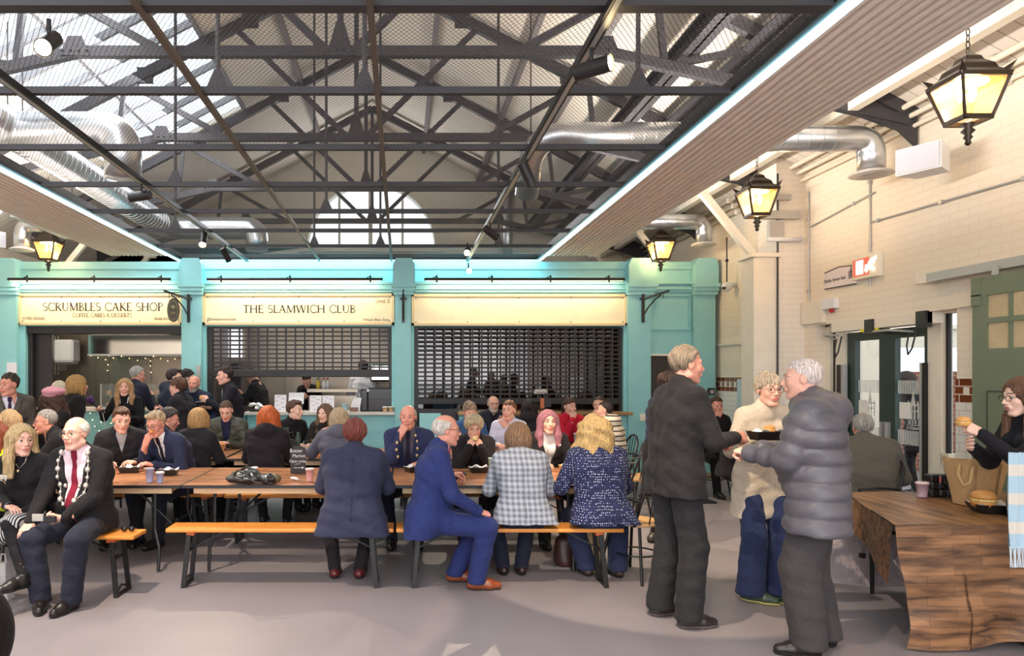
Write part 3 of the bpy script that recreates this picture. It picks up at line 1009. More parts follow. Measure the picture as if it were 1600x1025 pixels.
    def hand(q, along=.08, out=.0):
        a = arms[0] if q < 0 else arms[1]
        return worldp(a[3] + a[4] @ np.array([0, along, -out]))
    info['hand'] = hand
    return info
# ---------------------------------------------------------------- the setting
FY = 11.57                      # plane of the shop fronts
S = FPX / FY                    # pixels per metre in that plane
def fx(px): return (px - VPX) / S
def fz(py): return EYE - (py - VPY) / S
XR, XL = 5.1, -7.0              # side walls
XC = -0.6                       # middle of the hall
ZE, ZR = 4.32, 7.3              # eaves, ridge
GZ = 3.5                        # hanging mesh grid
def roofz(x): return ZR - (ZR - ZE) * abs(x - XC) / 5.7

M_floor = mat('floor_resin', (140, 133, 138), rough=.36, vary=.05, vscale=2.5, bump=.02, bscale=300, spec=.35)
def floor_mix(m):
    t = NT(m)
    nz = t.new('ShaderNodeTexNoise', Scale=600.0, Detail=2.0); tc = t.new('ShaderNodeTexCoord'); t.link(tc, 'Object', nz, 'Vector')
    r = t.new('ShaderNodeMapRange'); r.inputs['To Min'].default_value = .30; r.inputs['To Max'].default_value = .55
    t.link(nz, 'Fac', r, 'Value'); t.link(r, 'Result', t.b, 'Roughness')
floor_mix(M_floor)
M_wall = brick_mat('painted_brick', (240, 228, 210), (238, 226, 207), (232, 219, 200), .23, .075, 'YZ', ms=.006, rough=.6, bump=.12)
M_wallf = brick_mat('painted_brick_front', (238, 228, 214), (236, 226, 211), (228, 217, 202), .23, .075, 'XZ', ms=.006, rough=.6, bump=.12)
M_cream = mat('cream_paint', (238, 228, 210), rough=.5)
M_plaster = mat('plaster_ceiling', (240, 228, 214), rough=.8)
M_board = brick_mat('ceiling_boards', (232, 222, 210), (226, 216, 204), (176, 164, 150), 9.0, .16, 'XY', ms=.006, rough=.6, bump=.3)
M_teal = mat('teal_paint', (146, 204, 207), rough=.42, spec=.4)
M_steel = mat('dark_steel', (58, 56, 60), rough=.55, spec=.4)
M_blk = mat('black_metal', (26, 24, 25), rough=.4)
M_galv = mat('galvanised_duct', (200, 202, 205), rough=.28, metal=.9, vary=.06, vscale=8)
M_ss = mat('stainless_panel', (158, 145, 130), rough=.32, metal=.85, vary=.05, vscale=2, stretch=(1, 1, .1))
M_white = mat('white_plastic', (232, 232, 234), rough=.4)
M_grey = mat('grey_metal', (178, 176, 172), rough=.4, metal=.25)
M_glass = glass_mat('clear_glass', (235, 240, 240), .10)
M_led = emit_mat('led_strip', (170, 238, 255), 9.0)
M_warm = emit_mat('lamp_glow', (255, 214, 140), 14.0)
M_bulb = emit_mat('lamp_bulb', (255, 226, 170), 60.0)

def struct(name, mb, m, parent=None, smooth=False):
    o = mb.build(name, m, parent, smooth)
    if parent is None: o['kind'] = 'structure'
    return o

b = MB(); b.box(-8, -6, -.15, 9.5, 17, 0); struct('floor', b, M_floor)

# right wall with the recessed entrance (Y 6.64 .. 8.84)
DY0, DY1, DZ = 6.58, 8.84, 2.27
b = MB()
b.box(XR, -5, 0, XR + .35, DY0, ZE + .1); b.box(XR, DY1, 0, XR + .35, 16.2, ZE + .1)
b.box(XR, DY0, DZ, XR + .35, DY1, ZE + .1)
struct('wall_right', b, M_wall)
b = MB(); b.box(XL - .3, -5, 0, XL, 16.2, roofz(XL) + .02); struct('wall_left', b, M_wall)
# far gable wall with the half-round window
WX, WZ, WR = PX(580, 16.0), PZ(386, 16.0), 1.42
b = MB()
n = 48
b.box(XL - .3, 16, 0, XR + .35, 16.3, WZ)
xs = [WX + WR * -math.cos(PI * i / n) for i in range(n + 1)]
for i in range(n):
    x0, x1 = xs[i], xs[i + 1]
    h0 = WZ + math.sqrt(max(WR ** 2 - (x0 - WX) ** 2, 0)); h1 = WZ + math.sqrt(max(WR ** 2 - (x1 - WX) ** 2, 0))
    b.prism([(x0, h0), (x1, h1), (x1, roofz(x1) + .1), (x0, roofz(x0) + .1)], 16, 16.3)
b.prism([(XL - .3, WZ), (xs[0], WZ), (xs[0], roofz(xs[0]) + .1), (XL - .3, roofz(XL - .3))], 16, 16.3)
b.prism([(xs[-1], WZ), (XR + .35, WZ), (XR + .35, ZE), (xs[-1], roofz(xs[-1]) + .1)], 16, 16.3)
struct('wall_back', b, M_wallf)
b = MB()   # arch band, sill and glazing bars
for i in range(n):
    a0, a1 = PI * i / n, PI * (i + 1) / n
    b.prism([(WX + r_ * math.cos(a), WZ + r_ * math.sin(a)) for r_, a in ((WR, a0), (WR + .17, a0), (WR + .17, a1), (WR, a1))], 15.96, 16.04)
b.box(WX - WR - .2, 15.9, WZ - .12, WX + WR + .2, 16.05, WZ)
w1 = struct('window_1', b, M_cream)
b = MB()
for dx, ww in ((-.72, .05), (-.02, .09), (.7, .05)): b.box(WX + dx - ww / 2, 16.08, WZ, WX + dx + ww / 2, 16.14, WZ + math.sqrt(WR ** 2 - dx ** 2))
b.box(WX - WR, 16.08, WZ, WX + WR, 16.14, WZ + .05)
b.build('glazing_bars', M_cream, w1)
b = MB(); b.prism([(WX + WR * math.cos(PI * i / 32), WZ + WR * math.sin(PI * i / 32)) for i in range(33)], 16.10, 16.11)
b.build('pane', M_glass, w1)

# roof slopes, left one glazed between X -4.42 and -2.7
SKX0, SKX1, SKY = -5.1, -2.68, 12.2
b = MB()
t_ = .08
def slope(b, x0, x1, y0, y1): b.prism([(x0, roofz(x0)), (x1, roofz(x1)), (x1, roofz(x1) + t_), (x0, roofz(x0) + t_)], y0, y1)
slope(b, XC, XR + .4, -5, 16.2)
slope(b, XL - .4, SKX0, -5, 16.2); slope(b, SKX1, XC, -5, 16.2); slope(b, SKX0, SKX1, SKY, 16.2)
struct('ceiling', b, M_plaster)
b = MB()
xr = 3.55
b.prism([(xr, roofz(xr) - .02), (XR, roofz(XR) - .02), (XR, roofz(XR) - .06), (xr, roofz(xr) - .06)], -4, 15.9)
struct('ceiling_lining_right', b, M_board)
b = MB()
xl = 2 * XC - xr
b.prism([(xl, roofz(xl) - .02), (XL, roofz(XL) - .02), (XL, roofz(XL) - .06), (xl, roofz(xl) - .06)], -4, 15.9)
struct('ceiling_lining_left', b, M_board)
# roof glazing
sk = MB()
for i in range(30):
    y = -4.6 + i * .6
    if y > SKY: break
    sk.bar((SKX0, y, roofz(SKX0) - .02), (SKX1, y, roofz(SKX1) - .02), .05, .09)
for xx in (SKX0, (SKX0 + SKX1) / 2 - .05, SKX1): sk.bar((xx, -5, roofz(xx)), (xx, SKY, roofz(xx)), .06, .08)
w2 = struct('window_2', sk, mat('grey_white_bar', (150, 150, 156), rough=.5))
b = MB(); b.prism([(SKX0, roofz(SKX0) + .05), (SKX1, roofz(SKX1) + .05), (SKX1, roofz(SKX1) + .056), (SKX0, roofz(SKX0) + .056)], -5, SKY)
b.build('pane', M_glass, w2)

# purlins and the two long girders
b = MB()
for xx in (-5.3, -1.7, .5, 1.7, 2.4): b.bar((xx, -4, roofz(xx) - .07), (xx, 16, roofz(xx) - .07), .07, .1)
struct('roof_purlins', b, mat('purlin_paint', (128, 120, 120), rough=.6))
for xx, zz in ((2.86, 4.92), (3.42, 4.75)):
    b = MB(); b.box(xx - .09, 1.5, zz - .1, xx + .09, 15.9, zz - .085); b.box(xx - .09, 1.5, zz + .085, xx + .09, 15.9, zz + .1); b.box(xx - .012, 1.5, zz - .1, xx + .012, 15.9, zz + .1)
    struct('roof_beam', b, M_steel)

# roof trusses
TY = [4.53, 7.07, 9.6, 12.2, 14.8]
def make_truss():
    r = thing('roof_truss', 'dark riveted steel roof truss nearest the camera, above the hanging mesh', 'roof truss', (XC, TY[0], 0), 0, 'steel roof trusses')
    TZ = 4.84
    for q in (-1, 1):
        b = MB(); b.bar((q * 5.66, 0, ZE - .1), (0, 0, ZR - .14), .09, .13)
        for f_ in (.25, .5, .75): b.box(q * 5.66 * f_ - .1, -.03, ZE - .1 + (ZR - ZE) * (1 - f_) - .14, q * 5.66 * f_ + .1, .03, ZE - .1 + (ZR - ZE) * (1 - f_) + .06)
        b.build('rafter', M_steel, r, world=False)
        for (x0, z0, x1, z1, w_) in ((.12, TZ, 1.65, ZR - .14 - 1.65 * .505, .07), (1.75, TZ, 3.1, ZR - .14 - 3.1 * .505, .07),
                                     (3.2, TZ - .14, 3.1, ZR - .14 - 3.1 * .505, .05), (3.2, TZ - .14, 4.3, ZR - .2 - 4.3 * .505, .06)):
            s_ = MB(); s_.bar((q * x0, 0, z0), (q * x1, 0, z1), .06, w_); s_.build('strut', M_steel, r, world=False)
        b = MB(); b.bar((q * 2.6, 0, TZ), (q * 5.6, 0, ZE - .16), .08, .1); b.prism([(q * 4.95, ZE - .05), (q * 5.68, ZE + .16), (q * 5.68, ZE - .42), (q * 5.5, ZE - .25)], -.02, .02)
        b.build('raised_foot', M_steel, r, world=False)
    b = MB(); b.box(-2.65, -.04, TZ - .05, 2.65, .04, TZ + .05)
    for xx in (-2.6, 0, 2.6):
        b.prism([(xx - .15, TZ - .05), (xx + .15, TZ - .05), (xx + .07, TZ + .14), (xx - .07, TZ + .14)], -.05, -.03)
        for k in (-.12, -.04, .04, .12): b.sphere((xx + k, -.055, TZ), .014, 6, 4)
    b.build('tie_beam', M_steel, r, world=False)
    b = MB(); b.bar((0, 0, TZ), (0, 0, ZR - .1), .06, .06); b.prism([(-.12, TZ), (.12, TZ), (.04, TZ + .28), (-.04, TZ + .28)], -.04, .04)
    b.build('king_post', M_steel, r, world=False)
    for q in (-1, 1):
        s_ = MB(); s_.bar((q * 4.58, 0, 4.16), (q * 5.4, 0, 3.15), .09, .09); s_.box(q * 4.7, -.06, 4.08, q * 4.48, .06, 4.2)
        s_.build('white_brace', M_cream, r, world=False)['label'] = 'cream painted diagonal brace'
    return r
tr = make_truss()
for i, lab in zip(range(1, 5), ('dark steel roof truss second in line from the camera', 'dark steel roof truss third in line, over the benches', 'dark steel roof truss fourth in line, just beyond the shop fronts', 'farthest steel roof truss beside the half-round gable window')):
    c_ = dup(tr, (XC, TY[i], 0), 0, lab)
    if i == 1:
        for ch in [o for o in bpy.data.objects if o.parent == c_ and o.name.startswith('white_brace')]: bpy.data.objects.remove(ch)
for ch in [o for o in bpy.data.objects if o.parent == tr and o.name.startswith('white_brace')]: bpy.data.objects.remove(ch)

# long white edge beam, pipes and cable trays along the right wall top
b = MB(); b.box(4.38, -3, 4.25, 4.48, 15.9, 4.38); b.tube([(4.36, -3, 4.44), (4.36, 15.9, 4.44)], .018, 8)
struct('beam_edge_right', b, M_cream)
for k, (xx, zz, rr) in enumerate(((4.93, 4.28, .028), (5.0, 4.2, .026), (5.05, 4.11, .022))):
    b = MB(); b.tube([(xx, -3, zz), (xx, 15.9, zz)], rr, 10)
    for y in np.arange(-2, 15, 1.6): b.box(xx - .03, y - .03, zz - .03, xx + .06, y + .03, zz + .04)
    o = b.build('wall_pipe', M_cream, None, True)
    tag(o, ['topmost cream pipe running along the top of the right wall', 'middle cream pipe along the top of the right wall', 'lowest cream pipe along the top of the right wall'][k], 'pipe', 'pipes along the right wall')

# ribbed soffits beside the mesh
M_rib = mat('ribbed_soffit', (246, 232, 220), rough=.55)
def soffit(x0, x1, name, lab):
    b = MB()
    y0, y1 = 1.2, 11.0
    b.box(x0, y0, GZ + .02, x1, y1, GZ + .07)
    n = int((x1 - x0) / .062)
    for i in range(n):
        c = x0 + (i + .5) * (x1 - x0) / n; w_ = (x1 - x0) / n
        b.prism([(c - w_ * .36, GZ + .02), (c - w_ * .2, GZ - .014), (c + w_ * .2, GZ - .014), (c + w_ * .36, GZ + .02)], y0, y1)
    o = b.build(name, M_rib); o['kind'] = 'structure'; return o
soffit(2.24, 3.02, 'ceiling_soffit_right', '')
soffit(-4.47, -3.59, 'ceiling_soffit_left', '')

# LED edge light around the mesh
led = thing('edge_light', 'cyan white LED strip glowing around the rim of the hanging mesh ceiling', 'light strip', (0, 6, GZ))
for nm, c in (('light_strip', (2.2, 1.2, 2.235, 11.5)), ('light_strip', (-3.585, 1.2, -3.55, 11.5)), ('light_strip', (-3.585, 11.47, 2.235, 11.5))):
    b = MB(); b.box(c[0], c[1], GZ - .012, c[2], c[3], GZ + .012); b.build(nm, M_led, led)
b = MB(); b.box(2.15, 1.2, GZ + .0, 2.2, 11.47, GZ + .09); b.box(-3.55, 1.2, GZ, -3.5, 11.47, GZ + .09); b.box(-3.55, 11.42, GZ, 2.2, 11.47, GZ + .09); b.build('frame', M_blk, led)
area_light('edge_glow_front', (-.67, 11.40, GZ - .03), (math.radians(40), 0, 0), 5.7, .05, 26, (.35, .87, 1.0))

# the hanging mesh grid
GX0, GX1, GY0, GY1 = -3.5, 2.15, 1.3, 11.42
def grid_mesh():
    V = []; Q = []
    pu, pv_ = .030, .046      # pitch of the diamonds
    th, hh = .0028, .0007
    L = []
    slope_ = pv_ / pu
    for sgn in (-1, 1):
        # lines y = sgn*slope*x + c
        cs = np.arange(-20, 34, pv_ * 1.0)
        for c in cs:
            # clip
            x0, x1 = GX0, GX1
            ya, yb = sgn * slope_ * x0 + c, sgn * slope_ * x1 + c
            lo, hi = (GY0 - c) / (sgn * slope_), (GY1 - c) / (sgn * slope_)
            a, b_ = max(x0, min(lo, hi)), min(x1, max(lo, hi))
            if b_ - a > .01: L.append(((a, sgn * slope_ * a + c), (b_, sgn * slope_ * b_ + c)))
    L = np.array(L); d = L[:, 1] - L[:, 0]; d /= np.linalg.norm(d, axis=1)[:, None]; nrm = np.stack([-d[:, 1], d[:, 0]], 1) * th / 2
    n = len(L)
    z0, z1 = GZ + .03, GZ + .03 + hh
    pts = np.zeros((n, 8, 3))
    for k, (e, sg, z) in enumerate(((0, -1, z0), (1, -1, z0), (1, 1, z0), (0, 1, z0), (0, -1, z1), (1, -1, z1), (1, 1, z1), (0, 1, z1))):
        pts[:, k, :2] = L[:, e] + nrm * sg; pts[:, k, 2] = z
    base = np.array([(0, 1, 2, 3), (4, 7, 6, 5), (0, 4, 5, 1), (3, 2, 6, 7)])
    Q = (np.arange(n)[:, None, None] * 8 + base[None]).reshape(-1, 4)
    o = link_mesh('ceiling_mesh', pts.reshape(-1, 3), Q, mat('expanded_metal', (104, 100, 104), rough=.5, metal=.3))
    o['kind'] = 'structure'; return o
grid_mesh()
CB = [2.43, 3.6, 4.69, 5.85, 6.98, 8.12, 9.2, 10.3]
cbl = ['nearest thick dark crossbar of the mesh ceiling', 'dark crossbar of the mesh ceiling second from the camera', 'dark crossbar of the mesh ceiling third from the camera', 'dark crossbar of the mesh ceiling fourth from the camera', 'dark crossbar of the mesh ceiling fifth from the camera', 'dark crossbar of the mesh ceiling third from the shop fronts', 'dark crossbar of the mesh ceiling second from the shop fronts', 'dark crossbar of the mesh ceiling nearest the shop fronts']
for y, lab in zip(CB, cbl):
    b = MB(); w_ = .045 if y > 4 else .08
    b.box(GX0, y - w_ / 2, GZ - .01, GX1, y + w_ / 2, GZ + .035)
    o = thing('grid_crossbar', lab, 'crossbar', (0, y, GZ), 0, 'crossbars of the mesh ceiling')
    b.build('bar', M_steel, o)
    for xx in {3.6: (), 4.69: (-1.2, -.24, 1.55), 5.85: (), 6.98: (-2.2,), 8.12: (-.85, 1.1), 9.2: (-2.9,), 10.3: (-1.25, -.3, 1.4)}.get(y, ()):
        h_ = MB(); h_.tube([(xx, y, GZ + .03), (xx, y, roofz(xx) - .05)], .016, 8); h_.prism([(xx - .07, GZ + .03), (xx + .07, GZ + .03), (xx + .018, GZ + .15), (xx - .018, GZ + .15)], y - .02, y + .02)
        h_.build('hanger_rod', M_steel, o)
for xx, lab in ((-1.31, 'thin brown rail under the mesh left of centre'), (-.155, 'thin brown rail under the mesh at its centre')):
    b = MB(); b.box(xx - .018, 1.3, GZ - .02, xx + .018, 11.45, GZ + .015)
    tag(b.build('ceiling_rail', mat('brown_rail', (96, 84, 74), rough=.5)), lab, 'rail', 'thin rails under the mesh')

# lighting tracks with spotlights
def track(xx, lab):
    t = thing('lighting_track', lab, 'lighting track', (xx, 6, GZ))
    b = MB(); b.box(xx - .028, 1.3, GZ - .055, xx + .028, 11.3, GZ - .01); b.build('rail', M_blk, t)
    b = MB(); b.box(xx - .014, 1.3, GZ - .058, xx + .014, 11.3, GZ - .054); b.build('slot', M_grey, t)
track(1.04, 'long black lighting track under the mesh, right one')
track(-2.43, 'long black lighting track under the mesh, left one')
def spot(p, d, lab, lit=0, target=None, power=0, L=.2, r=.045):
    """cylindrical track spotlight hung at p, barrel along d"""
    t = thing('track_spotlight', lab, 'spotlight', p, 0, 'spotlights on the tracks')
    d = Vector(d).normalized(); P0 = Vector(p) + Vector((0, 0, -.12))
    b = MB(); b.tube([tuple(p), (p[0], p[1], p[2] - .1)], .012, 8); b.bar((p[0], p[1], p[2] - .1), tuple(P0), .03, .03)
    b.build('bracket', M_blk, t)
    b = MB(); b.tube([tuple(P0 - d * L * .45), tuple(P0 + d * L * .5)], r, 18); b.tube([tuple(P0 + d * L * .5), tuple(P0 + d * L * .56)], r * 1.04, 18, False)
    autosmooth(b.build('barrel', M_blk, t))
    b = MB(); b.tube([tuple(P0 + d * L * .5), tuple(P0 + d * L * .515)], r * .86, 18)
    b.build('lens', M_bulb if lit else mat('dark_lens', (60, 50, 40), rough=.2), t)
    if target: spot_light('spot_beam', P0 + d * L * .6, target, power, (1.0, .80, .58), 46, .5, .03)
GT = GZ - .05
spot((-1.78, 3.62, GT), (.1, -.75, -.55), 'lit spotlight at the top left of the photo, facing the camera', 1)
spot((-2.43, 6.7, GT), (-.95, .05, -.12), 'unlit spotlight on the left track, lying nearly level', 0)
spot((-2.43, 8.8, GT), (.05, -.6, -.8), 'small lit spotlight on the left track above the slamwich sign', 1)
spot((-2.43, 9.9, GT), (.35, .5, -.8), 'unlit spotlight at the far end of the left track', 0)
spot((1.04, 3.92, GT), (.78, -.62, .02), 'large lit spotlight on the right track pointing right', 1)
spot((1.04, 5.95, GT), (.45, .2, -.85), 'black spotlight on the right track tilted down to the right', 0)
spot((1.04, 8.4, GT), (.75, .3, -.5), 'black spotlight near the far end of the right track', 0)
spot((.93, 10.1, GZ + .02), (-.1, -.8, -.3), 'bright starry spotlight above the third shop sign, upper of two', 1)
spot((1.04, 11.1, GT - .05), (0, -.9, -.2), 'bright starry spotlight just in front of the third shop, lower of two', 1)
for (sx, sy), tg, pw in (((-2.3, 4.5), (-1.4, 5.0, 0), 300), ((1.0, 4.0), (2.2, 6.2, 0), 240), ((1.0, 5.9), (2.2, 7.3, 0), 300), ((-2.4, 8.8), (-1.6, 6.2, 0), 260),
                         ((1.0, 8.4), (2.9, 8.2, 0), 260), ((-2.4, 6.7), (-3.4, 6.3, .7), 200), ((1.0, 2.6), (1.6, 4.1, 0), 150), ((1.0, 10.1), (.4, 8.0, .7), 200)):
    spot_light('track_beam', (sx, sy, GZ - .25), tg, pw * 1.3, (1.0, .80, .58), 50, .15, .02)

# strip lights on the soffits, with uplights added to brighten the roof void
for k, (xx, yy, lab) in enumerate(((2.75, 3.2, 'nearest'), (2.75, 6.4, 'middle'), (2.75, 9.4, 'farthest'), (-4.7, 3.2, 'nearest'), (-4.7, 6.4, 'middle'), (-4.7, 9.4, 'farthest'))):
    sd = 'right' if xx > 0 else 'left'
    t = thing('strip_light', '%s white strip light above the %s ribbed soffit' % (lab, sd), 'strip light', (xx, yy, GZ + .09), 0, 'strip lights above the soffits')
    b = MB(); b.bbox(xx - .05, yy - .7, GZ + .075, xx + .05, yy + .7, GZ + .13); b.build('housing', M_white, t)
    b = MB(); b.box(xx - .035, yy - .68, GZ + .13, xx + .035, yy + .68, GZ + .14); b.build('tube', emit_mat('strip_glow', (255, 244, 226), 6.0), t)
    area_light('roof_fill_uplight', (xx, yy, GZ + .16), (PI, math.radians(18 if xx > 0 else -18), 0), .12, 1.3, 90, (1.0, .93, .84))
area_light('gable_daylight', (WX, 15.9, WZ + .6), (math.radians(-90), 0, 0), 2.2, 1.1, 60, (1, 1, 1))

# lanterns
def frosted_mat():
    m = glass_mat('lantern_glass', (255, 240, 214), .05, .2)
    nt = m.node_tree; out = [n for n in nt.nodes if n.type == 'OUTPUT_MATERIAL'][0]
    mx0 = [n for n in nt.nodes if n.type == 'MIX_SHADER'][0]
    tl = nt.nodes.new('ShaderNodeBsdfTranslucent'); tl.inputs['Color'].default_value = lin((255, 206, 140))
    mx = nt.nodes.new('ShaderNodeMixShader'); mx.inputs[0].default_value = .16
    nt.links.new(mx0.outputs[0], mx.inputs[1]); nt.links.new(tl.outputs[0], mx.inputs[2]); nt.links.new(mx.outputs[0], out.inputs['Surface'])
    return m
def lantern(p, lab, roof_h):
    t = thing('hanging_lantern', lab, 'lantern', p, 0, 'victorian style lanterns')
    M_l = mat('lantern_bronze', (52, 40, 30), rough=.35, metal=.4)
    wt, wb, h = .165, .095, .27
    z1, z0 = .10, .10 - h
    b = MB()
    for q in (-1, 1):
        for r_ in (-1, 1):
            b.bar((q * wt, r_ * wt, z1), (q * wb, r_ * wb, z0), .02, .02)
    for (zz, ww) in ((z1, wt), (z0, wb)):
        for q in (-1, 1):
            b.bar((-ww, q * ww, zz), (ww, q * ww, zz), .024, .03); b.bar((q * ww, -ww, zz), (q * ww, ww, zz), .024, .03)
    b.build('frame', M_l, t, world=False)
    b = MB(); b.lathe([(.245, z1 + .0), (.25, z1 + .015), (.17, z1 + .06), (.15, z1 + .1), (.09, z1 + .14), (.075, z1 + .17), (.06, z1 + .18), (.02, z1 + .2)], n=4, rot=PI / 4)
    for q in (-1, 1):
        for r_ in (-1, 1): b.add([(q * .17, r_ * .13, z1), (q * .13, r_ * .17, z1), (q * .19, r_ * .19, z1 + .085), (q * .13, r_ * .13, z1 + .04)], [(0, 1, 2), (0, 2, 3), (1, 3, 2), (0, 3, 1)])
    b.build('roof', M_l, t, world=False)
    b = MB(); b.lathe([(.03, z0 - .01), (.05, z0 - .03), (.022, z0 - .05), (.045, z0 - .075), (.018, z0 - .1), (.03, z0 - .12), (.014, z0 - .14), (.022, z0 - .16), (.008, z0 - .175)], n=16)
    b.build('finial', M_l, t, True, world=False)
    gl = MB()
    for q in (-1, 1):
        gl.add([(-wt, q * wt * .98, z1), (wt, q * wt * .98, z1), (wb, q * wb * .98, z0), (-wb, q * wb * .98, z0)], [(0, 1, 2, 3)])
        gl.add([(q * wt * .98, -wt, z1), (q * wt * .98, wt, z1), (q * wb * .98, wb, z0), (q * wb * .98, -wb, z0)], [(0, 1, 2, 3)])
    gl.build('glass', frosted_mat() if 'lantern_glass' not in MATS else MATS['lantern_glass'], t, world=False)
    b = MB()
    for k in range(3):
        a = k * 2 * PI / 3 + .5; b.lathe([(.008, z1 - .13), (.02, z1 - .11), (.022, z1 - .07), (.01, z1 - .03)], (.045 * math.cos(a), .045 * math.sin(a), 0), 10)
    b.build('bulbs', M_bulb, t, True, world=False)
    b = MB(); b.lathe([(.12, z1 - .012), (.12, z1 - .004)], n=20); b.build('reflector', M_warm, t, world=False)
    b = MB(); n_ = int((roof_h - z1 - .2) / .045)
    for i in range(n_):
        zc = z1 + .22 + i * .045
        b.tube([(.013 * math.cos(a) * (1 if i % 2 else 0), .013 * math.cos(a) * (0 if i % 2 else 1), zc + .027 * math.sin(a)) for a in np.linspace(0, 2 * PI, 9)], .0035, 5, False)
    b.build('chain', M_l, t, world=False)
    point_light('lantern_light', (p[0], p[1], p[2] - .0), 26, (1.0, .70, .40), .06)
lantern((4.0, 5.06, 3.62), 'nearest glowing copper lantern hanging on a chain at the right', 1.21)
lantern((4.0, 8.06, 3.62), 'middle one of the three lit lanterns along the right wall', 1.21)
lantern((4.0, 11.05, 3.60), 'farthest lit lantern on the right, before the teal pilaster', 1.22)
lantern((-5.44, 11.05, 3.60), 'lone lit lantern at the far left, below the ribbed soffit', 1.12)

# ducts
def spiral_duct(name, pts, r, lab, seam=True, dish=None):
    t = thing(name, lab, 'duct', pts[0])
    P = [Vector(p) for p in pts]
    path = [P[0]]
    for i in range(1, len(P) - 1):
        a, c, d = P[i - 1], P[i], P[i + 1]
        R_ = min(r * 2.4, (c - a).length * .48, (d - c).length * .48)
        p0 = c + (a - c).normalized() * R_; p1 = c + (d - c).normalized() * R_
        for k in range(9):
            u = k / 8; path.append(p0 * (1 - u) ** 2 + c * 2 * u * (1 - u) + p1 * u ** 2)
    path.append(P[-1])
    b = MB(); b.tube(path, r, 26); b.build('pipe', M_galv, t, True)
    if seam:
        b = MB()
        for i in range(len(P) - 1):
            d = P[i + 1] - P[i]; L = d.length; d.normalize()
            k = r * 2.6
            while k < L - r * 2.6:
                q = P[i] + d * k; b.tube([tuple(q), tuple(q + d * .008)], r * 1.025, 26, True); k += .13
        if b.v: b.build('seam', M_galv, t)
    hm = (P[0] + P[1]) / 2
    if len(P) > 2 and abs(P[0].x - P[1].x) < .01 and abs(P[0].y - P[1].y) < .3: hm = (P[1] + P[2]) / 2
    b = MB(); b.tube([(hm.x, hm.y, hm.z + r), (hm.x, hm.y, roofz(hm.x) - .03)], .008, 6); b.build('hanger_rod', M_steel, t)
    if dish:
        q = P[-1]; b = MB(); b.lathe([(r * 1.0, .01), (r * 1.55, -.02), (r * 1.6, -.035), (r * 1.2, -.03), (r * 1.1, -.05), (r * .7, -.03), (r * .5, -.055), (.01, -.04)], tuple(q), 26)
        b.build('diffuser', mat('diffuser_white', (214, 206, 200), rough=.4), t, True)
    return t
spiral_duct('round_duct', [(3.2, 7.2, 4.03), (4.72, 7.2, 4.03), (4.72, 7.2, 3.7)], .125, 'shiny round duct with an elbow down, nearest on the right wall', dish=True)
spiral_duct('round_duct', [(3.2, 10.95, 4.0), (4.62, 10.95, 4.0), (4.62, 10.95, 3.68)], .115, 'shiny round duct with elbow above the teal right-hand bay', dish=True)
spiral_duct('round_duct', [(-4.3, 11.05, 3.98), (-5.85, 11.05, 3.98), (-5.85, 11.05, 3.62)], .115, 'shiny round duct with elbow at the far left edge', dish=True)
spiral_duct('round_duct', [(-4.2, 3.0, 4.3), (-4.2, 12.9, 4.3), (-2.6, 12.9, 4.3), (-2.6, 12.9, 3.9)], .2, 'large galvanised duct running back along the left above the mesh', seam=True)
spiral_duct('round_duct', [(-5.4, 7.6, 4.25), (-2.95, 7.6, 4.25), (-2.95, 7.6, 3.75)], .19, 'galvanised duct crossing the left corner above the mesh', seam=True)
spiral_duct('round_duct', [(1.45, 8.3, 3.75), (1.45, 7.75, 4.25), (4.2, 7.75, 4.25)], .135, 'galvanised duct crossing the right side above the mesh')
spiral_duct('round_duct', [(2.45, 4.55, 4.5), (2.45, 4.35, 4.15), (3.3, 4.2, 4.15)], .2, 'fat galvanised duct end in the upper right above the mesh', seam=False)
spiral_duct('downpipe', [(2.3, 15.5, 6.0), (2.3, 15.5, 3.6)], .11, 'upright galvanised duct before the far gable wall')

# speakers on brackets
def speaker(p, rot, lab, sc=1.0):
    t = thing('wall_speaker', lab, 'speaker', p, rot)
    b = MB(); b.prism([(-.17 * sc, -.14), (.17 * sc, -.14), (.12 * sc, .12), (-.12 * sc, .12)], -.12, .12, 'XY'); b.build('case', M_white, t, world=False)
    b = MB(); b.bbox(-.16 * sc, -.15, -.11, .16 * sc, -.138, .11); b.build('grille', mat('grille_lilac', (205, 205, 216), rough=.6), t, world=False)
    b = MB(); b.box(-.02, .1, -.03, .02, .3, .03); b.tube([(0, .05, .13), (0, .28, .0)], .015, 8); b.build('bracket', M_white, t, world=False)
speaker((4.76, 6.5, 3.6), math.radians(-62), 'white wall speaker below the dark truss foot on the right', 1.1)
speaker((-6.35, 11.0, 3.75), math.radians(60), 'white wall speaker at the left edge beside the duct', 1.2)

# conduits, boxes and signs on the right wall
def conduit(pts, lab, r=.011, m=None):
    b = MB(); b.tube(pts, r, 8)
    P = [Vector(p) for p in pts]
    for i in range(len(P) - 1):
        d = (P[i + 1] - P[i]); L = d.length; d.normalize(); k = .35
        while k < L: q = P[i] + d * k; b.box(q.x - .018, q.y - .018, q.z - .018, q.x + .018, q.y + .018, q.z + .018); k += .9
    return tag(b.build('conduit', m or M_grey, None, False), lab, 'conduit', 'conduits on the right wall')
XW = XR - .014
conduit([(XW, 1.0, PZ(0, 1) * 0 + 3.14), (XW, 7.75, 3.14 + .17)], 'long sloping grey conduit along the right wall')
conduit([(XW, 7.78, 4.1), (XW, 7.78, 2.62)], 'upright grey conduit dropping to the lit exit sign')
conduit([(XW, 8.95, 3.95), (XW, 8.95, 2.55)], 'upright grey conduit beside the brick pier')
conduit([(4.95, 10.9, 3.75), (4.95, 10.9, 3.05)], 'upright black conduit ending at the dome camera', m=M_blk)
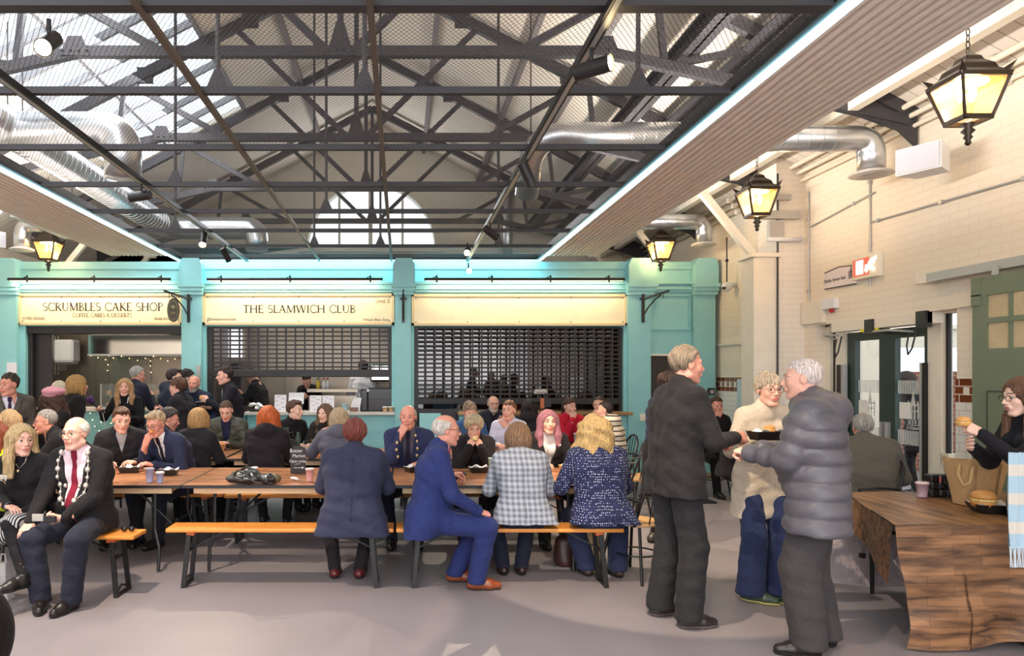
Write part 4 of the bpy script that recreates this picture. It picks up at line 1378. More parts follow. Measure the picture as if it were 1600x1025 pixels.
conduit([(XW, 7.7, 3.62), (XW, 8.9, 3.5)], 'short sloping conduit under the round duct')
t = thing('exit_sign', 'white direction board reading Derby Street Exit on the right wall', 'sign', (XR, 8.1, 2.4))
yL, yR = PX(1, 1) * 0 + 5.1 * FPX / (1290 - VPX), 5.1 * FPX / (1340 - VPX)
def wz(px, py, X=5.1):
    Y = X * FPX / (px - VPX); return Y, EYE - (py - VPY) * Y / FPX
cs = [wz(1291, 427), wz(1314, 417), wz(1340, 414), wz(1341, 443), wz(1291, 452)]
b = MB(); b.prism(cs, XR - .02, XR - .001, 'YZ'); b.build('board', mat('sign_board', (232, 220, 222), rough=.5), t)
b = MB(); b.bar((XR - .02, cs[0][0], cs[0][1]), (XR - .02, cs[1][0], cs[1][1]), .006, .012); b.bar((XR - .02, cs[1][0], cs[1][1]), (XR - .02, cs[2][0], cs[2][1]), .006, .012); b.bar((XR - .02, cs[3][0], cs[3][1]), (XR - .02, cs[4][0], cs[4][1]), .006, .012)
b.build('dark_edge', mat('sign_edge', (70, 55, 50)), t)
M_ink = mat('sign_ink', (96, 92, 92), rough=.6)
text_obj('lettering', 'Derby Street Exit', M_ink, t, (XR - .024, 8.40, 2.775), (PI / 2, 0, -PI / 2), .058)
def tower_logo(t, x, yc, zc, s, m, flip=1):
    b = MB()
    def q(a0, z0, a1, z1): b.box(x - .002, yc + a0 * s * flip, zc + z0 * s, x, yc + a1 * s * flip, zc + z1 * s)
    for a in (-.42, -.16, .06, .32): q(a, -.5, a + .1, .22)
    q(-.42, .18, .42, .26); q(-.3, -.1, .3, -.04)
    for a, hh in ((-.4, .2), (.3, .2)): b.prism([(yc + (a) * s, zc + .26 * s), (yc + (a + .12) * s, zc + .26 * s), (yc + (a + .06) * s, zc + (.26 + hh) * s)], x - .002, x, 'YZ')
    b.prism([(yc - .17 * s, zc + .26 * s), (yc + .17 * s, zc + .26 * s), (yc + .09 * s, zc + .55 * s), (yc, zc + .98 * s), (yc - .09 * s, zc + .55 * s)], x - .002, x, 'YZ')
    return b.build('tower_emblem', m, t)
tower_logo(t, XR - .024, 8.09, 2.80, .10, M_ink)
t = thing('illuminated_exit_sign', 'small lit running man exit sign with a red frame', 'exit sign', (XR, 7.8, 2.85))
c2 = [wz(1341, 421), wz(1370, 414), wz(1370, 436), wz(1341, 442)]
y0_, y1_ = c2[1][0], c2[0][0]; zc = 2.84
ybox0 = 5.1 * FPX / (1380 - VPX)
b = MB(); b.bbox(XR - .07, ybox0, zc - .13, XR, y1_, zc + .13); b.build('case', M_cream, t)
b = MB(); b.box(XR - .074, y0_ + .02, zc - .1, XR - .07, y1_ - .02, zc + .09); b.build('panel', emit_mat('exit_red', (190, 84, 60), .8), t)
b = MB(); xx = XR - .078
b.box(xx, y1_ - .2, zc - .08, xx + .003, y1_ - .08, zc + .07)
b.bar((xx, y1_ - .24, zc - .06), (xx, y1_ - .36, zc + .05), .004, .05); b.bar((xx, y1_ - .24, zc - .0), (xx, y1_ - .38, zc - .06), .004, .03); b.bar((xx, y1_ - .3, zc + .02), (xx, y1_ - .42, zc + .07), .004, .03)
b.build('running_man_and_arrow', emit_mat('exit_white', (255, 244, 220), 4.0), t)
t = thing('alarm_box', 'small white alarm box with a red lamp left of the exit board', 'alarm box', (XR, 8.6, 2.5))
b = MB(); b.bbox(XR - .06, 8.35, 2.44, XR, 8.6, 2.56); b.build('case', M_white, t)
b = MB(); b.sphere((XR - .03, 8.45, 2.42), .03, 10, 6); b.build('red_lamp', mat('red_lamp', (190, 50, 50), rough=.3), t)
b = MB(); b.box(XR - .04, 8.64, 2.4, XR, 8.75, 2.52); b.build('switch_box', M_grey, t)

# brick pier, cream column, wall clock and dome camera
b = MB(); b.box(4.745, 9.07, 0, XR, 9.6, 4.4); struct('wall_pier', b, M_wallf)
b = MB(); b.box(4.46, 9.07, 0, 4.745, 9.4, 3.2); b.box(4.42, 9.03, 3.15, 4.79, 9.44, 3.2); struct('column', b, M_cream)
b = MB(); b.tube([(4.752, 9.05, 1.0), (4.752, 9.05, 4.2)], .012, 8); tag(b.build('cable', M_blk), 'black cable running down between column and brick pier', 'cable')
b = MB(); b.box(4.5, 9.0, 3.86, 4.9, 9.06, 3.93); b.box(4.5, 8.98, 3.62, 5.0, 9.06, 3.72); b.bbox(4.62, 8.99, 3.38, 4.8, 9.06, 3.6)
tag(b.build('cable_tray', M_grey), 'grey cable trays and box across the pier top', 'cable tray')
t = thing('wall_clock', 'round cream wall clock beside the column', 'clock', (XR, 10.5, 2.8))
b = MB(); b.tube([(5.09, 10.55, 2.82), (5.04, 10.55, 2.82)], .17, 28); b.build('case', M_cream, t)
b = MB(); b.bar((5.035, 10.55, 2.82), (5.035, 10.55, 2.92), .004, .01); b.bar((5.035, 10.55, 2.82), (5.035, 10.6, 2.82), .004, .01); b.build('hands', M_blk, t)
t = thing('security_camera', 'white dome security camera right of the teal front', 'security camera', (4.95, 10.9, 3.0))
b = MB(); b.sphere((4.95, 10.9, 3.0), .075, 16, 10); b.box(4.93, 10.88, 3.0, 5.1, 10.92, 3.06); b.build('housing', M_white, t, True)
b = MB(); b.tube([(4.9, 10.85, 2.98), (4.86, 10.82, 2.97)], .02, 10); b.build('lens', M_blk, t)
b = MB(); b.tube([(4.6, 9.0, 3.36), (5.02, 9.0, 3.36)], .028, 10); tag(b.build('rolled_blind', M_white, None, True), 'short white rolled tube fixed across the pier', 'pipe')

# tile dado and notices on the far part of the right wall
M_brown = brick_mat('brown_tiles', (122, 62, 30), (134, 72, 36), (222, 212, 200), .152, .074, 'YZ', ms=.005, rough=.18, bump=.2)
M_tilew = brick_mat('white_tiles', (240, 234, 226), (244, 238, 232), (200, 190, 180), .152, .074, 'YZ', ms=.003, rough=.15, bump=.2)
for y0, y1 in ((9.6, FY), (DY1, 9.07), (2.0, DY0)):
    b = MB(); b.box(XR - .012, y0, .1, XR, y1, 1.41); struct('trim_tiles', b, M_tilew)
    b = MB(); b.box(XR - .013, y0, 1.41, XR, y1, 1.61); b.box(XR - .02, y0, 1.61, XR, y1, 1.625)
    struct('trim_tile_band', b, M_brown)
    b = MB(); y = y0 + .05
    while y + .08 < y1:
        if y < 9: pass
        b.box(XR - .0135, y, 1.475, XR - .0125, y + .07, 1.545); y += .156
    struct('trim_tile_inlay', b, mat('tile_white', (240, 234, 226), rough=.15))
b = MB(); b.box(XR - .03, 9.6, 2.12, XR, FY, 2.16); b.box(XR - .03, DY0 - .4, 2.27, XR - 0, DY0, 2.4) ; struct('trim_picture_rail', b, M_cream)
b = MB(); b.bbox(XR - .05, 8.6, DZ + .02, XR, 9.05, DZ + .3); struct('trim_duct_casing', b, M_cream)
def notice(y0, y1, z0, z1, c, lab, x=XR):
    b = MB(); b.box(x - .018, y0, z0, x - .0135, y1, z1)
    return tag(b.build('notice', mat('paper_%d_%d_%d' % c, c, rough=.7)), lab, 'notice')
notice(10.55, 10.85, .85, 1.6, (196, 220, 228), 'tall pale blue notice on the far tiled wall')
notice(10.33, 10.5, 1.33, 1.58, (206, 140, 160), 'small pink poster on the far tiled wall')
notice(10.33, 10.5, 1.1, 1.3, (120, 165, 110), 'small green picture under the pink poster')
notice(10.33, 10.5, .86, 1.07, (170, 150, 130), 'small brown picture at the bottom of the poster column')
notice(6.25, 6.33, 1.2, 1.55, (238, 228, 226), 'narrow white notice on tiles beside the sliding door')
# ---------------------------------------------------------------- shop fronts
def pilaster(x0, x1, c0, c1, capz=True, lab=None):
    b = MB()
    b.box(x0, FY - .12, 0, x1, FY + .1, 3.0)
    # cap: stepped mouldings and a splayed head
    m0, m1 = c0, c1
    for (z0, z1, e) in ((2.94, 3.0, .5), (3.0, 3.06, .75), (3.06, 3.12, 1.0)):
        a0 = x0 + (m0 - x0) * e; a1 = x1 + (m1 - x1) * e
        b.box(a0, FY - .12 - .09 * e, z0, a1, FY + .1, z1)
    b.prism([(m0 + .02, 3.12), (m1 - .02, 3.12), (m1 - .02, 3.42), (m1 - .07, 3.52), (m0 + .07, 3.52), (m0 + .02, 3.42)], FY - .19, FY + .1)
    b.box(x0 - .01, FY - .135, 0, x1 + .01, FY + .1, .14)
    o = b.build('column', M_teal); o['kind'] = 'structure'
    return o
pilaster(fx(-40), fx(32), fx(-44), fx(36))
pilaster(fx(287), fx(318), fx(283), fx(322))
pilaster(fx(617), fx(642), fx(612), fx(650))
pilaster(fx(978), fx(1013), fx(975), fx(1022))
pilaster(fx(1080), fx(1113), fx(1077), fx(1117))
b = MB()
def band(x0, x1):
    b.box(x0, FY, fz(457), x1, FY + .12, 3.49)
    for z0, z1, e in ((fz(457), fz(453), .05), (fz(453), fz(449), .08), (fz(449), fz(445), .05), (fz(445), fz(441), .11), (fz(421), fz(410), .025)):
        b.box(x0, FY - e, z0, x1, FY, z1)
band(fx(-40), fx(1080))
b.box(fx(30), FY + .02, fz(510), fx(1013), FY + .1, fz(457))
# jambs
for a, c in ((32, 41), (318, 323), (612, 617), (642, 647), (974, 979)): b.box(fx(a), FY - .02, 0, fx(c), FY + .25, fz(505))
struct('wall_shopfront', b, M_teal)
b = MB()   # right-hand bay with the dark door
b.box(fx(1013), FY, fz(553), fx(1080), FY + .1, fz(457)); b.box(fx(1013), FY, 0, fx(1015), FY + .1, fz(553))
for (x0, x1, z0, z1) in ((1014, 1079, 516, 511), (1014, 1079, 463, 460)): b.box(fx(x0), FY - .03, fz(z0), fx(x1), FY, fz(z1))
b.box(fx(1076), FY - .03, fz(511), fx(1079), FY, fz(463))
struct('wall_shopfront_bay', b, M_teal)
b = MB(); b.box(fx(1013), FY - .01, fz(556), fx(1080), FY + .01, fz(553)); struct('trim_1', b, M_cream)
b = MB(); b.box(fx(1015), FY + .04, 0, fx(1080), FY + .09, fz(556)); d1 = struct('door_1', b, mat('dark_brown_door', (52, 42, 40), rough=.5))
b = MB(); b.sphere((fx(1070), FY + .02, 1.0), .03); b.build('door_handle', M_grey, d1)
b = MB(); b.box(fx(-40), FY - .14, 0, fx(1113), FY - .1, .1); struct('baseboard_shops', b, mat('skirting_tan', (170, 150, 125), rough=.5))

# serif lettering from strokes
def glyphs():
    G = {}
    TK, TN = .16, .075
    def v(x, y0=0, y1=1, w=TK, s=True):
        L = [([(x, y0), (x, y1)], w)]
        if s:
            if y0 == 0: L.append(([(x - .13, .02), (x + .13, .02)], .04))
            if y1 == 1: L.append(([(x - .13, .98), (x + .13, .98)], .04))
        return L
    def h(x0, x1, y): return [([(x0, y), (x1, y)], TN)]
    def d(x0, y0, x1, y1, w): return [([(x0, y0), (x1, y1)], w)]
    def arc(cx, cy, rx_, ry_, a0, a1, w): return [([(cx + rx_ * math.cos(math.radians(a0 + (a1 - a0) * i / 14)), cy + ry_ * math.sin(math.radians(a0 + (a1 - a0) * i / 14))) for i in range(15)], w)]
    def ser(x, y): return [([(x - .12, y), (x + .12, y)], .04)]
    G['A'] = (.86, d(.4, 1, .1, 0, TN) + d(.4, 1, .72, 0, TK) + h(.2, .62, .36) + ser(.1, .02) + ser(.72, .02))
    G['B'] = (.66, v(.15) + arc(.2, .76, .3, .22, -90, 90, .08) + arc(.2, .27, .38, .25, -90, 90, .09))
    G['C'] = (.82, arc(.48, .5, .4, .5, 50, 310, .09) + [([(.74, .72), (.74, .92)], TN), ([(.74, .08), (.74, .22)], TN)])
    G['D'] = (.9, v(.15) + arc(.3, .5, .5, .48, -90, 90, .09) + h(.15, .3, .98) + h(.15, .3, .02))
    G['E'] = (.66, v(.15) + h(.15, .56, .97) + h(.15, .5, .52) + h(.15, .6, .03) + [([(.56, .97), (.56, .8)], .04), ([(.6, .03), (.6, .2)], .04)])
    G['F'] = (.6, v(.15) + h(.15, .56, .97) + h(.15, .48, .5) + [([(.56, .97), (.56, .8)], .04)])
    G['H'] = (.92, v(.15) + v(.75) + h(.15, .75, .52))
    G['I'] = (.36, v(.18))
    G['K'] = (.78, v(.15) + d(.62, .97, .2, .45, TN) + d(.28, .55, .7, .02, TK) + ser(.62, .98) + ser(.72, .02))
    G['L'] = (.62, v(.15) + h(.15, .58, .03) + [([(.58, .03), (.58, .22)], .04)])
    G['M'] = (1.06, v(.15, w=TN) + v(.9) + d(.17, .98, .5, .05, TK) + d(.5, .05, .88, .98, TN))
    G['O'] = (.94, arc(.47, .5, .4, .5, 0, 360, .09))
    G['P'] = (.64, v(.15) + arc(.2, .73, .36, .25, -90, 90, .08))
    G['R'] = (.74, v(.15) + arc(.2, .75, .34, .23, -90, 90, .08) + d(.3, .5, .68, .02, TK) + ser(.7, .02))
    G['S'] = (.6, arc(.3, .74, .22, .23, 40, 270, .08) + arc(.3, .27, .24, .25, 90, -140, .09))
    G['T'] = (.76, v(.38) + h(.05, .71, .97) + [([(.05, .97), (.05, .82)], .04), ([(.71, .97), (.71, .82)], .04)])
    G['U'] = (.86, v(.17, .3) + v(.7, .3, 1, TN) + arc(.435, .32, .265, .3, 180, 360, .08))
    G['W'] = (1.16, d(.08, 1, .34, 0, TK) + d(.34, 0, .58, 1, TN) + d(.58, 1, .84, 0, TK) + d(.84, 0, 1.08, 1, TN) + ser(.08, .98) + ser(.58, .98) + ser(1.08, .98))
    G['&'] = (.8, arc(.36, .76, .16, .22, 0, 360, .06) + arc(.34, .27, .26, .26, 100, 400, .07) + d(.25, .62, .74, .02, TK))
    G[','] = (.22, d(.12, .08, .06, -.14, .08)); G[' '] = (.42, [])
    return G
GL = glyphs()
def serif_text(name, body, m, parent, x0, x1, z0, h, y, depth=.004):
    W_ = sum(GL[c][0] for c in body)
    sx = (x1 - x0) / (W_ * 1.0)
    b = MB(); cx = x0
    for c in body:
        wd, st = GL[c]
        for pts, w in st:
            P = [(cx + p[0] * sx, z0 + p[1] * h) for p in pts]
            n_ = len(P); L = []; R_ = []
            for i in range(n_):
                a = P[max(i - 1, 0)]; e = P[min(i + 1, n_ - 1)]
                dx, dz = e[0] - a[0], e[1] - a[1]; l = math.hypot(dx, dz) or 1
                nx_, nz_ = -dz / l * w * h / 2, dx / l * w * h / 2
                L.append((P[i][0] + nx_, P[i][1] + nz_)); R_.append((P[i][0] - nx_, P[i][1] - nz_))
            for i in range(n_ - 1): b.prism([L[i], L[i + 1], R_[i + 1], R_[i]], y - depth, y)
        cx += wd * sx
    return b.build(name, m, parent)
M_sign = mat('sign_cream', (250, 232, 196), rough=.5)
M_signf = mat('sign_frame', (232, 204, 158), rough=.45)
M_let = mat('letter_dark', (52, 42, 34), rough=.5)
M_let2 = mat('letter_olive', (122, 110, 76), rough=.5)
def shop_sign(p0, p1, lab, y0=459, y1=508):
    x0, x1, z0, z1 = fx(p0), fx(p1), fz(y1), fz(y0)
    t = thing('shop_sign', lab, 'shop sign', ((x0 + x1) / 2, FY, z0))
    b = MB(); b.box(x0 + .03, FY - .03, z0 + .03, x1 - .03, FY + .02, z1 - .03); b.build('board', M_sign, t)
    b = MB()
    for (a, c, d_, e) in ((x0, z0, x1, z0 + .04), (x0, z1 - .04, x1, z1), (x0, z0, x0 + .04, z1), (x1 - .04, z0, x1, z1)): b.box(a, FY - .06, c, d_, FY + .02, e)
    b.build('frame', M_signf, t)
    b = MB(); n_ = 5
    for i in range(n_):
        xx = x0 + .07 + (x1 - x0 - .14) * i / (n_ - 1)
        for zz in (z0 + .06, z1 - .06): b.box(xx - .008, FY - .036, zz - .008, xx + .008, FY - .03, zz + .008)
    b.build('studs', M_blk, t)
    return t
RX = (PI / 2, 0, 0)
t = shop_sign(30, 287, 'cream shop sign lettered SCRUMBLES CAKE SHOP')
serif_text('lettering', 'SCRUMBLES CAKE SHOP', M_let, t, fx(68), fx(256), fz(486), .133, FY - .03)
serif_text('lettering', 'COFFEE, CAKES & DESSERTS', M_let2, t, fx(115), fx(207), fz(495.5), .062, FY - .03)
text_obj('lettering', '01782 502660', M_let2, t, (fx(54), FY - .034, fz(498)), RX, .062)
text_obj('lettering', 'shop.scrumbles', M_let2, t, (fx(262), FY - .034, fz(498)), RX, .066)
text_obj('lettering', 'Unit 1', M_let2, t, (fx(275), FY - .034, fz(470)), RX, .085)
t = shop_sign(318, 616, 'cream shop sign lettered THE SLAMWICH CLUB')
serif_text('lettering', 'THE SLAMWICH CLUB', M_let, t, fx(380), fx(556), fz(489), .125, FY - .03)
text_obj('lettering', '@theslamwichclub', M_let2, t, (fx(347), FY - .034, fz(499)), RX, .062)
text_obj('lettering', 'Wham Bam Slam', M_let2, t, (fx(588), FY - .034, fz(500)), RX, .062)
text_obj('lettering', 'Unit 2', M_let2, t, (fx(598), FY - .034, fz(471)), RX, .09)
shop_sign(643, 979, 'blank cream shop sign above the closed shutter', 460, 509)

# picture-light rods above the signs
def rod(p0, p1, ks, lab):
    t = thing('picture_light', lab, 'picture light', (fx((p0 + p1) / 2), FY - .3, 3.17), 0, 'black rod lights above the signs')
    b = MB(); b.tube([(fx(p0), FY - .3, fz(440)), (fx(p1), FY - .3, fz(440))], .022, 12); b.build('tube', M_blk, t)
    for k in ks:
        b = MB(); b.tube([(fx(k), FY - .3, fz(440)), (fx(k), FY - .02, fz(440))], .012, 8); b.lathe([(.004, -.06), (.016, -.03), (.016, .03), (.004, .07)], (fx(k), FY - .31, fz(440)), 8)
        b.tube([(fx(k) - .06, FY - .3, fz(440) + .02), (fx(k), FY - .3, fz(440) + .05)], .008, 6); b.build('bracket', M_blk, t)
    b = MB(); b.box(fx(p0 + 3), FY - .3, fz(440) - .026, fx(p1 - 3), FY - .285, fz(440) - .018); b.build('diffuser', emit_mat('rod_glow', (255, 230, 170), 3.0), t)
    area_light('sign_wash', (fx((p0 + p1) / 2), FY - .27, fz(440) - .04), (math.radians(28), 0, 0), fx(p1 - 6) - fx(p0 + 6), .05, 17, (1.0, .86, .58))
rod(28, 276, (58, 160, 262), 'black rod light above the cake shop sign')
rod(331, 599, (353, 458, 580), 'black rod light above the slamwich sign')
rod(662, 967, (681, 765, 854, 943), 'long black rod light above the blank sign')

def bracket(px, out, lab, sign=False):
    x = fx(px)
    t = thing('sign_bracket', lab, 'bracket', (x, FY - .14, 2.5))
    b = MB(); b.box(x - .02, FY - .17, fz(505), x + .02, FY - .13, fz(461)); b.box(x - .05, FY - .18, fz(470), x + .05, FY - .13, fz(467))
    if out:
        ex = x + out * .28
        b.bar((x, FY - .16, fz(469)), (ex, FY - .5, fz(460)), .022, .03)
        b.tube([(x, FY - .16, fz(495)), (x + out * .06, FY - .22, fz(482)), (x + out * .14, FY - .33, fz(470)), (x + out * .2, FY - .4, fz(465))], .012, 8)
        b.tube([(ex - out * .06, FY - .43, fz(462)), (ex - out * .06, FY - .43, fz(470))], .006, 6)
    else:
        b.bar((x, FY - .16, fz(468)), (x, FY - .65, fz(461)), .022, .03); b.tube([(x, FY - .16, fz(500)), (x, FY - .3, fz(478)), (x, FY - .5, fz(466))], .012, 8)
    b.build('arm', M_blk, t)
    if sign:
        cx, cz, yy = fx(286.5), fz(489), FY - .5
        for nm, sx_, sz_, yo, m_ in (('board', .095, .185, 0, mat('oval_dark', (72, 62, 50), rough=.5)), ('gold_ring', .072, .15, .006, mat('oval_gold', (150, 140, 90), rough=.5)), ('inner_board', .066, .142, .009, mat('oval_dark', (72, 62, 50)))):
            b = MB(); b.prism([(cx + sx_ * math.cos(2 * PI * i / 28), cz + sz_ * math.sin(2 * PI * i / 28)) for i in range(28)], yy - .012 - yo, yy + .012 + (yo if yo == 0 else 0)); b.build(nm, m_, t)
        b = MB(); b.lathe([(.012, 0), (.035, .02), (.03, .04), (.005, .06)], (cx, yy - .024, cz + .02), 10, sy=.15); b.box(cx - .03, yy - .026, cz - .04, cx + .03, yy - .022, cz - .03); b.box(cx - .03, yy - .026, cz - .06, cx + .03, yy - .022, cz - .052)
        b.build('cake_emblem', MATS['oval_gold'], t)
bracket(299, -1, 'black wall bracket carrying the small oval hanging sign', True)
bracket(630, 0, 'black sign bracket pointing straight out between the second and third shops')
bracket(1000, 1, 'black curved sign bracket on the right teal pilaster')

# shutters
M_sh = mat('shutter_black', (30, 27, 27), rough=.45)
def shutter(p0, p1, ytop, ybar, lab, barh=.12):
    x0, x1 = fx(p0), fx(p1)
    t = thing('roller_shutter', lab, 'roller shutter', ((x0 + x1) / 2, FY + .1, fz(ybar)))
    b = MB(); z = fz(ytop); zb = fz(ybar) + barh
    while z > zb: b.box(x0, FY + .09, z - .013, x1, FY + .11, z + .013); z -= .0715
    b.build('slats', M_sh, t)
    b = MB(); x = x0 + .05
    while x < x1: b.box(x - .013, FY + .092, zb, x + .013, FY + .108, fz(ytop)); x += .152
    b.build('links', M_sh, t)
    b = MB(); b.bbox(x0, FY + .06, fz(ybar), x1, FY + .14, zb, .01); b.build('bottom_bar', M_sh, t)
    b = MB(); b.box(x0 - .02, FY + .05, 0, x0 + .08, FY + .15, fz(ytop)); b.box(x1 - .08, FY + .05, 0, x1 + .02, FY + .15, fz(ytop)); b.build('guide_rails', M_sh, t)
shutter(323, 615, 511, 589, 'half-raised black lattice shutter over the sandwich counter')
shutter(646, 977, 512, 632, 'nearly closed black lattice shutter of the third shop', .1)
t = thing('roller_shutter', 'raised black shutter housing over the cake shop opening', 'roller shutter', (fx(160), FY + .15, 2.4))
b = MB(); b.bbox(fx(40), FY + .02, fz(521), fx(287), FY + .25, fz(509)); b.box(fx(40), FY + .06, 0, fx(48), FY + .2, fz(521)); b.build('housing', M_sh, t)
b = MB(); b.box(fx(48), FY + .16, 0, fx(74), FY + .2, fz(521)); b.build('side_panel', mat('dark_panel', (44, 38, 42), rough=.35), t)

# interiors
YB = 14.0
b = MB()
for a, c in ((-7.0, -6.95), (fx(302), fx(304)), (fx(628), fx(632)), (fx(990), fx(994))): b.box(a, FY + .1, 0, c, YB, 2.9)
struct('wall_shop_partitions', b, mat('partition_grey', (120, 112, 108), rough=.5))
b = MB(); b.box(-7.0, YB, 0, fx(632), YB + .1, 2.95); struct('wall_kitchen', b, M_ss)
b = MB(); b.box(fx(632), YB, 0, fx(1113), YB + .1, 2.95); struct('wall_dark_shop', b, mat('dark_shop_wall', (88, 70, 58), rough=.5))
b = MB(); b.box(-7.0, FY + .1, 2.95, fx(1117), YB + .1, 3.0); struct('ceiling_shops', b, mat('shop_ceiling', (70, 66, 66), rough=.6))
b = MB(); b.box(fx(646), FY + .3, .2, fx(977), FY + .31, 2.5); tag(b.build('shop_window_pane', glass_mat('dark_glass', (150, 128, 108), .12, .03)), 'large dark glass pane behind the closed shutter', 'glass pane')
area_light('kitchen_light_one', (PX(150, 12.9), 12.6, 2.9), (0, 0, 0), 2.2, .5, 36, (1.0, .86, .7))
area_light('kitchen_light_two', (PX(470, 12.9), 12.6, 2.9), (0, 0, 0), 2.4, .5, 34, (1.0, .88, .76))
area_light('dark_shop_light', (PX(800, 12.9), 13.0, 2.9), (0, 0, 0), 1.6, .4, 22, (1.0, .8, .6))
# kitchen seams
b = MB()
for px in (125, 150, 172, 236, 405, 445, 500, 560): xx = PX(px, YB); b.box(xx - .006, YB - .006, 0, xx + .006, YB, 2.9)
struct('trim_kitchen_seams', b, mat('seam_dark', (120, 112, 104), rough=.4, metal=.6))
# extraction hood
Yh = 12.9
t = thing('extraction_hood', 'wide polished steel extraction hood in the cake shop', 'extraction hood', (PX(215, Yh), Yh, 2.0))
b = MB(); b.prism([(Yh, PZ(554, Yh)), (YB, PZ(554, Yh)), (YB, 2.9), (Yh + .12, 2.75), (Yh, PZ(524, Yh))], PX(138, Yh), PX(296, Yh), 'YZ'); b.build('canopy', mat('polished_steel', (210, 205, 198), rough=.12, metal=1.0), t)
b = MB(); b.box(PX(137, Yh), Yh - .01, PZ(556, Yh), PX(298, Yh), Yh + .02, PZ(553, Yh)); b.build('rim', M_grey, t)
t = thing('water_heater', 'white wall-mounted water heater in the cake shop kitchen', 'water heater', (PX(101, 13.6), 13.7, 1.9))
b = MB(); b.bbox(PX(86, 13.6), 13.5, PZ(566, 13.6), PX(117, 13.6), 13.85, PZ(531, 13.6), .04); b.build('tank', M_white, t)
b = MB(); b.bbox(PX(88, 13.6), 13.55, PZ(569, 13.6), PX(115, 13.6), 13.8, PZ(566, 13.6)); b.build('base_cap', M_grey, t)
b = MB()
for px in (90, 94, 98): b.tube([(PX(px, 13.6), 13.7, PZ(568, 13.6)), (PX(px, 13.6), 13.7, PZ(578, 13.6)), (PX(px - 12, 13.6), 13.8, PZ(580, 13.6))], .01, 6)
for px in (74, 79): b.tube([(PX(px, 13.6), 13.9, PZ(524, 13.6)), (PX(px, 13.6), 13.9, PZ(585, 13.6))], .012, 6)
b.build('pipes', M_grey, t)
# counters
def counter(p0, p1, yy, lab, m, Yf=FY - .02, d=.5, h=.05):
    t = thing('counter', lab, 'counter', (fx((p0 + p1) / 2), FY, 0))
    z = fz(yy)
    b = MB(); b.bbox(fx(p0), Yf - .12, z - h, fx(p1), Yf + d, z); b.build('worktop', m, t)
    b = MB(); b.box(fx(p0) + .02, Yf - .02, .1, fx(p1), Yf + .06, z - h); b.build('front_panel', M_teal, t)
    return t
counter(45, 287, 637, 'white topped counter with teal front under the cake shop opening', mat('worktop_white', (214, 206, 198), rough=.3))
t = counter(385, 617, 643, 'white topped teal serving counter of the sandwich bar', MATS['worktop_white'])
b = MB(); b.prism([(FY - .5, fz(648)), (FY + .1, fz(648)), (FY + .1, .1), (FY - .12, .1), (FY - .2, .7)], fx(381), fx(385), 'YZ'); b.build('end_panel', M_teal, t)
b = MB(); b.box(fx(387), FY - .05, .75, fx(617), FY - .03, .82); b.build('rail_moulding', M_teal, t)
counter(715, 985, 643, 'wooden ledge on a teal front below the closed shutter', wood_mat('ledge_wood', (150, 110, 70), (196, 156, 106), 3, 'X'))
b = MB(); b.prism([(FY - .35, .03), (FY - .3, .03), (FY - .12, fz(645)), (FY - .17, fz(645))], fx(655), fx(688), 'YZ'); tag(b.build('teal_flap', M_teal), 'loose teal counter flap leaning by the third shop opening', 'counter flap')
b = MB(); b.box(fx(646), FY + .16, .0, fx(720), FY + .2, 1.1); tag(b.build('black_gate', mat('dark_panel', (44, 38, 42))), 'black low gate in the third shop opening', 'gate')
# fairy lights: cables and tiny bulbs
def fairy(pts, lab, step=.09):
    t = thing('fairy_lights', lab, 'fairy lights', pts[0])
    b = MB(); b.tube(pts, .003, 4); b.build('wire', mat('wire_green', (80, 110, 100)), t)
    b = MB(); P = [Vector(p) for p in pts]; k = 0
    for i in range(len(P) - 1):
        L = (P[i + 1] - P[i]).length; n_ = max(1, int(L / step))
        for j in range(n_):
            q = P[i].lerp(P[i + 1], j / n_); b.sphere((q.x, q.y - .008, q.z), .007, 6, 4)
    b.build('bulbs', emit_mat('fairy_glow', (255, 214, 140), 12.0), t)
Yk = 13.95
fairy([(PX(142, Yk), Yk, PZ(556, Yk)), (PX(165, Yk), Yk, PZ(562, Yk)), (PX(190, Yk), Yk, PZ(557, Yk)), (PX(215, Yk), Yk, PZ(563, Yk)), (PX(240, Yk), Yk, PZ(557, Yk)), (PX(262, Yk), Yk, PZ(564, Yk)), (PX(285, Yk), Yk, PZ(558, Yk))], 'string of fairy lights looped under the extraction hood', .13)
fairy([(PX(171, Yk), Yk, PZ(556, Yk)), (PX(169, Yk), Yk, PZ(570, Yk)), (PX(167, Yk), Yk, PZ(588, Yk))], 'fairy lights hanging down left on the kitchen wall')
fairy([(PX(236, Yk), Yk, PZ(556, Yk)), (PX(235, Yk), Yk, PZ(572, Yk)), (PX(237, Yk), Yk, PZ(592, Yk))], 'fairy lights hanging down right on the kitchen wall')
fairy([(fx(x_), FY - .16, fz(y_)) for x_, y_ in ((138, 645), (143, 662), (148, 645), (155, 665), (162, 672), (168, 645), (180, 660), (236, 650), (244, 672), (250, 700))], 'fairy lights looped over the teal counter front', .1)

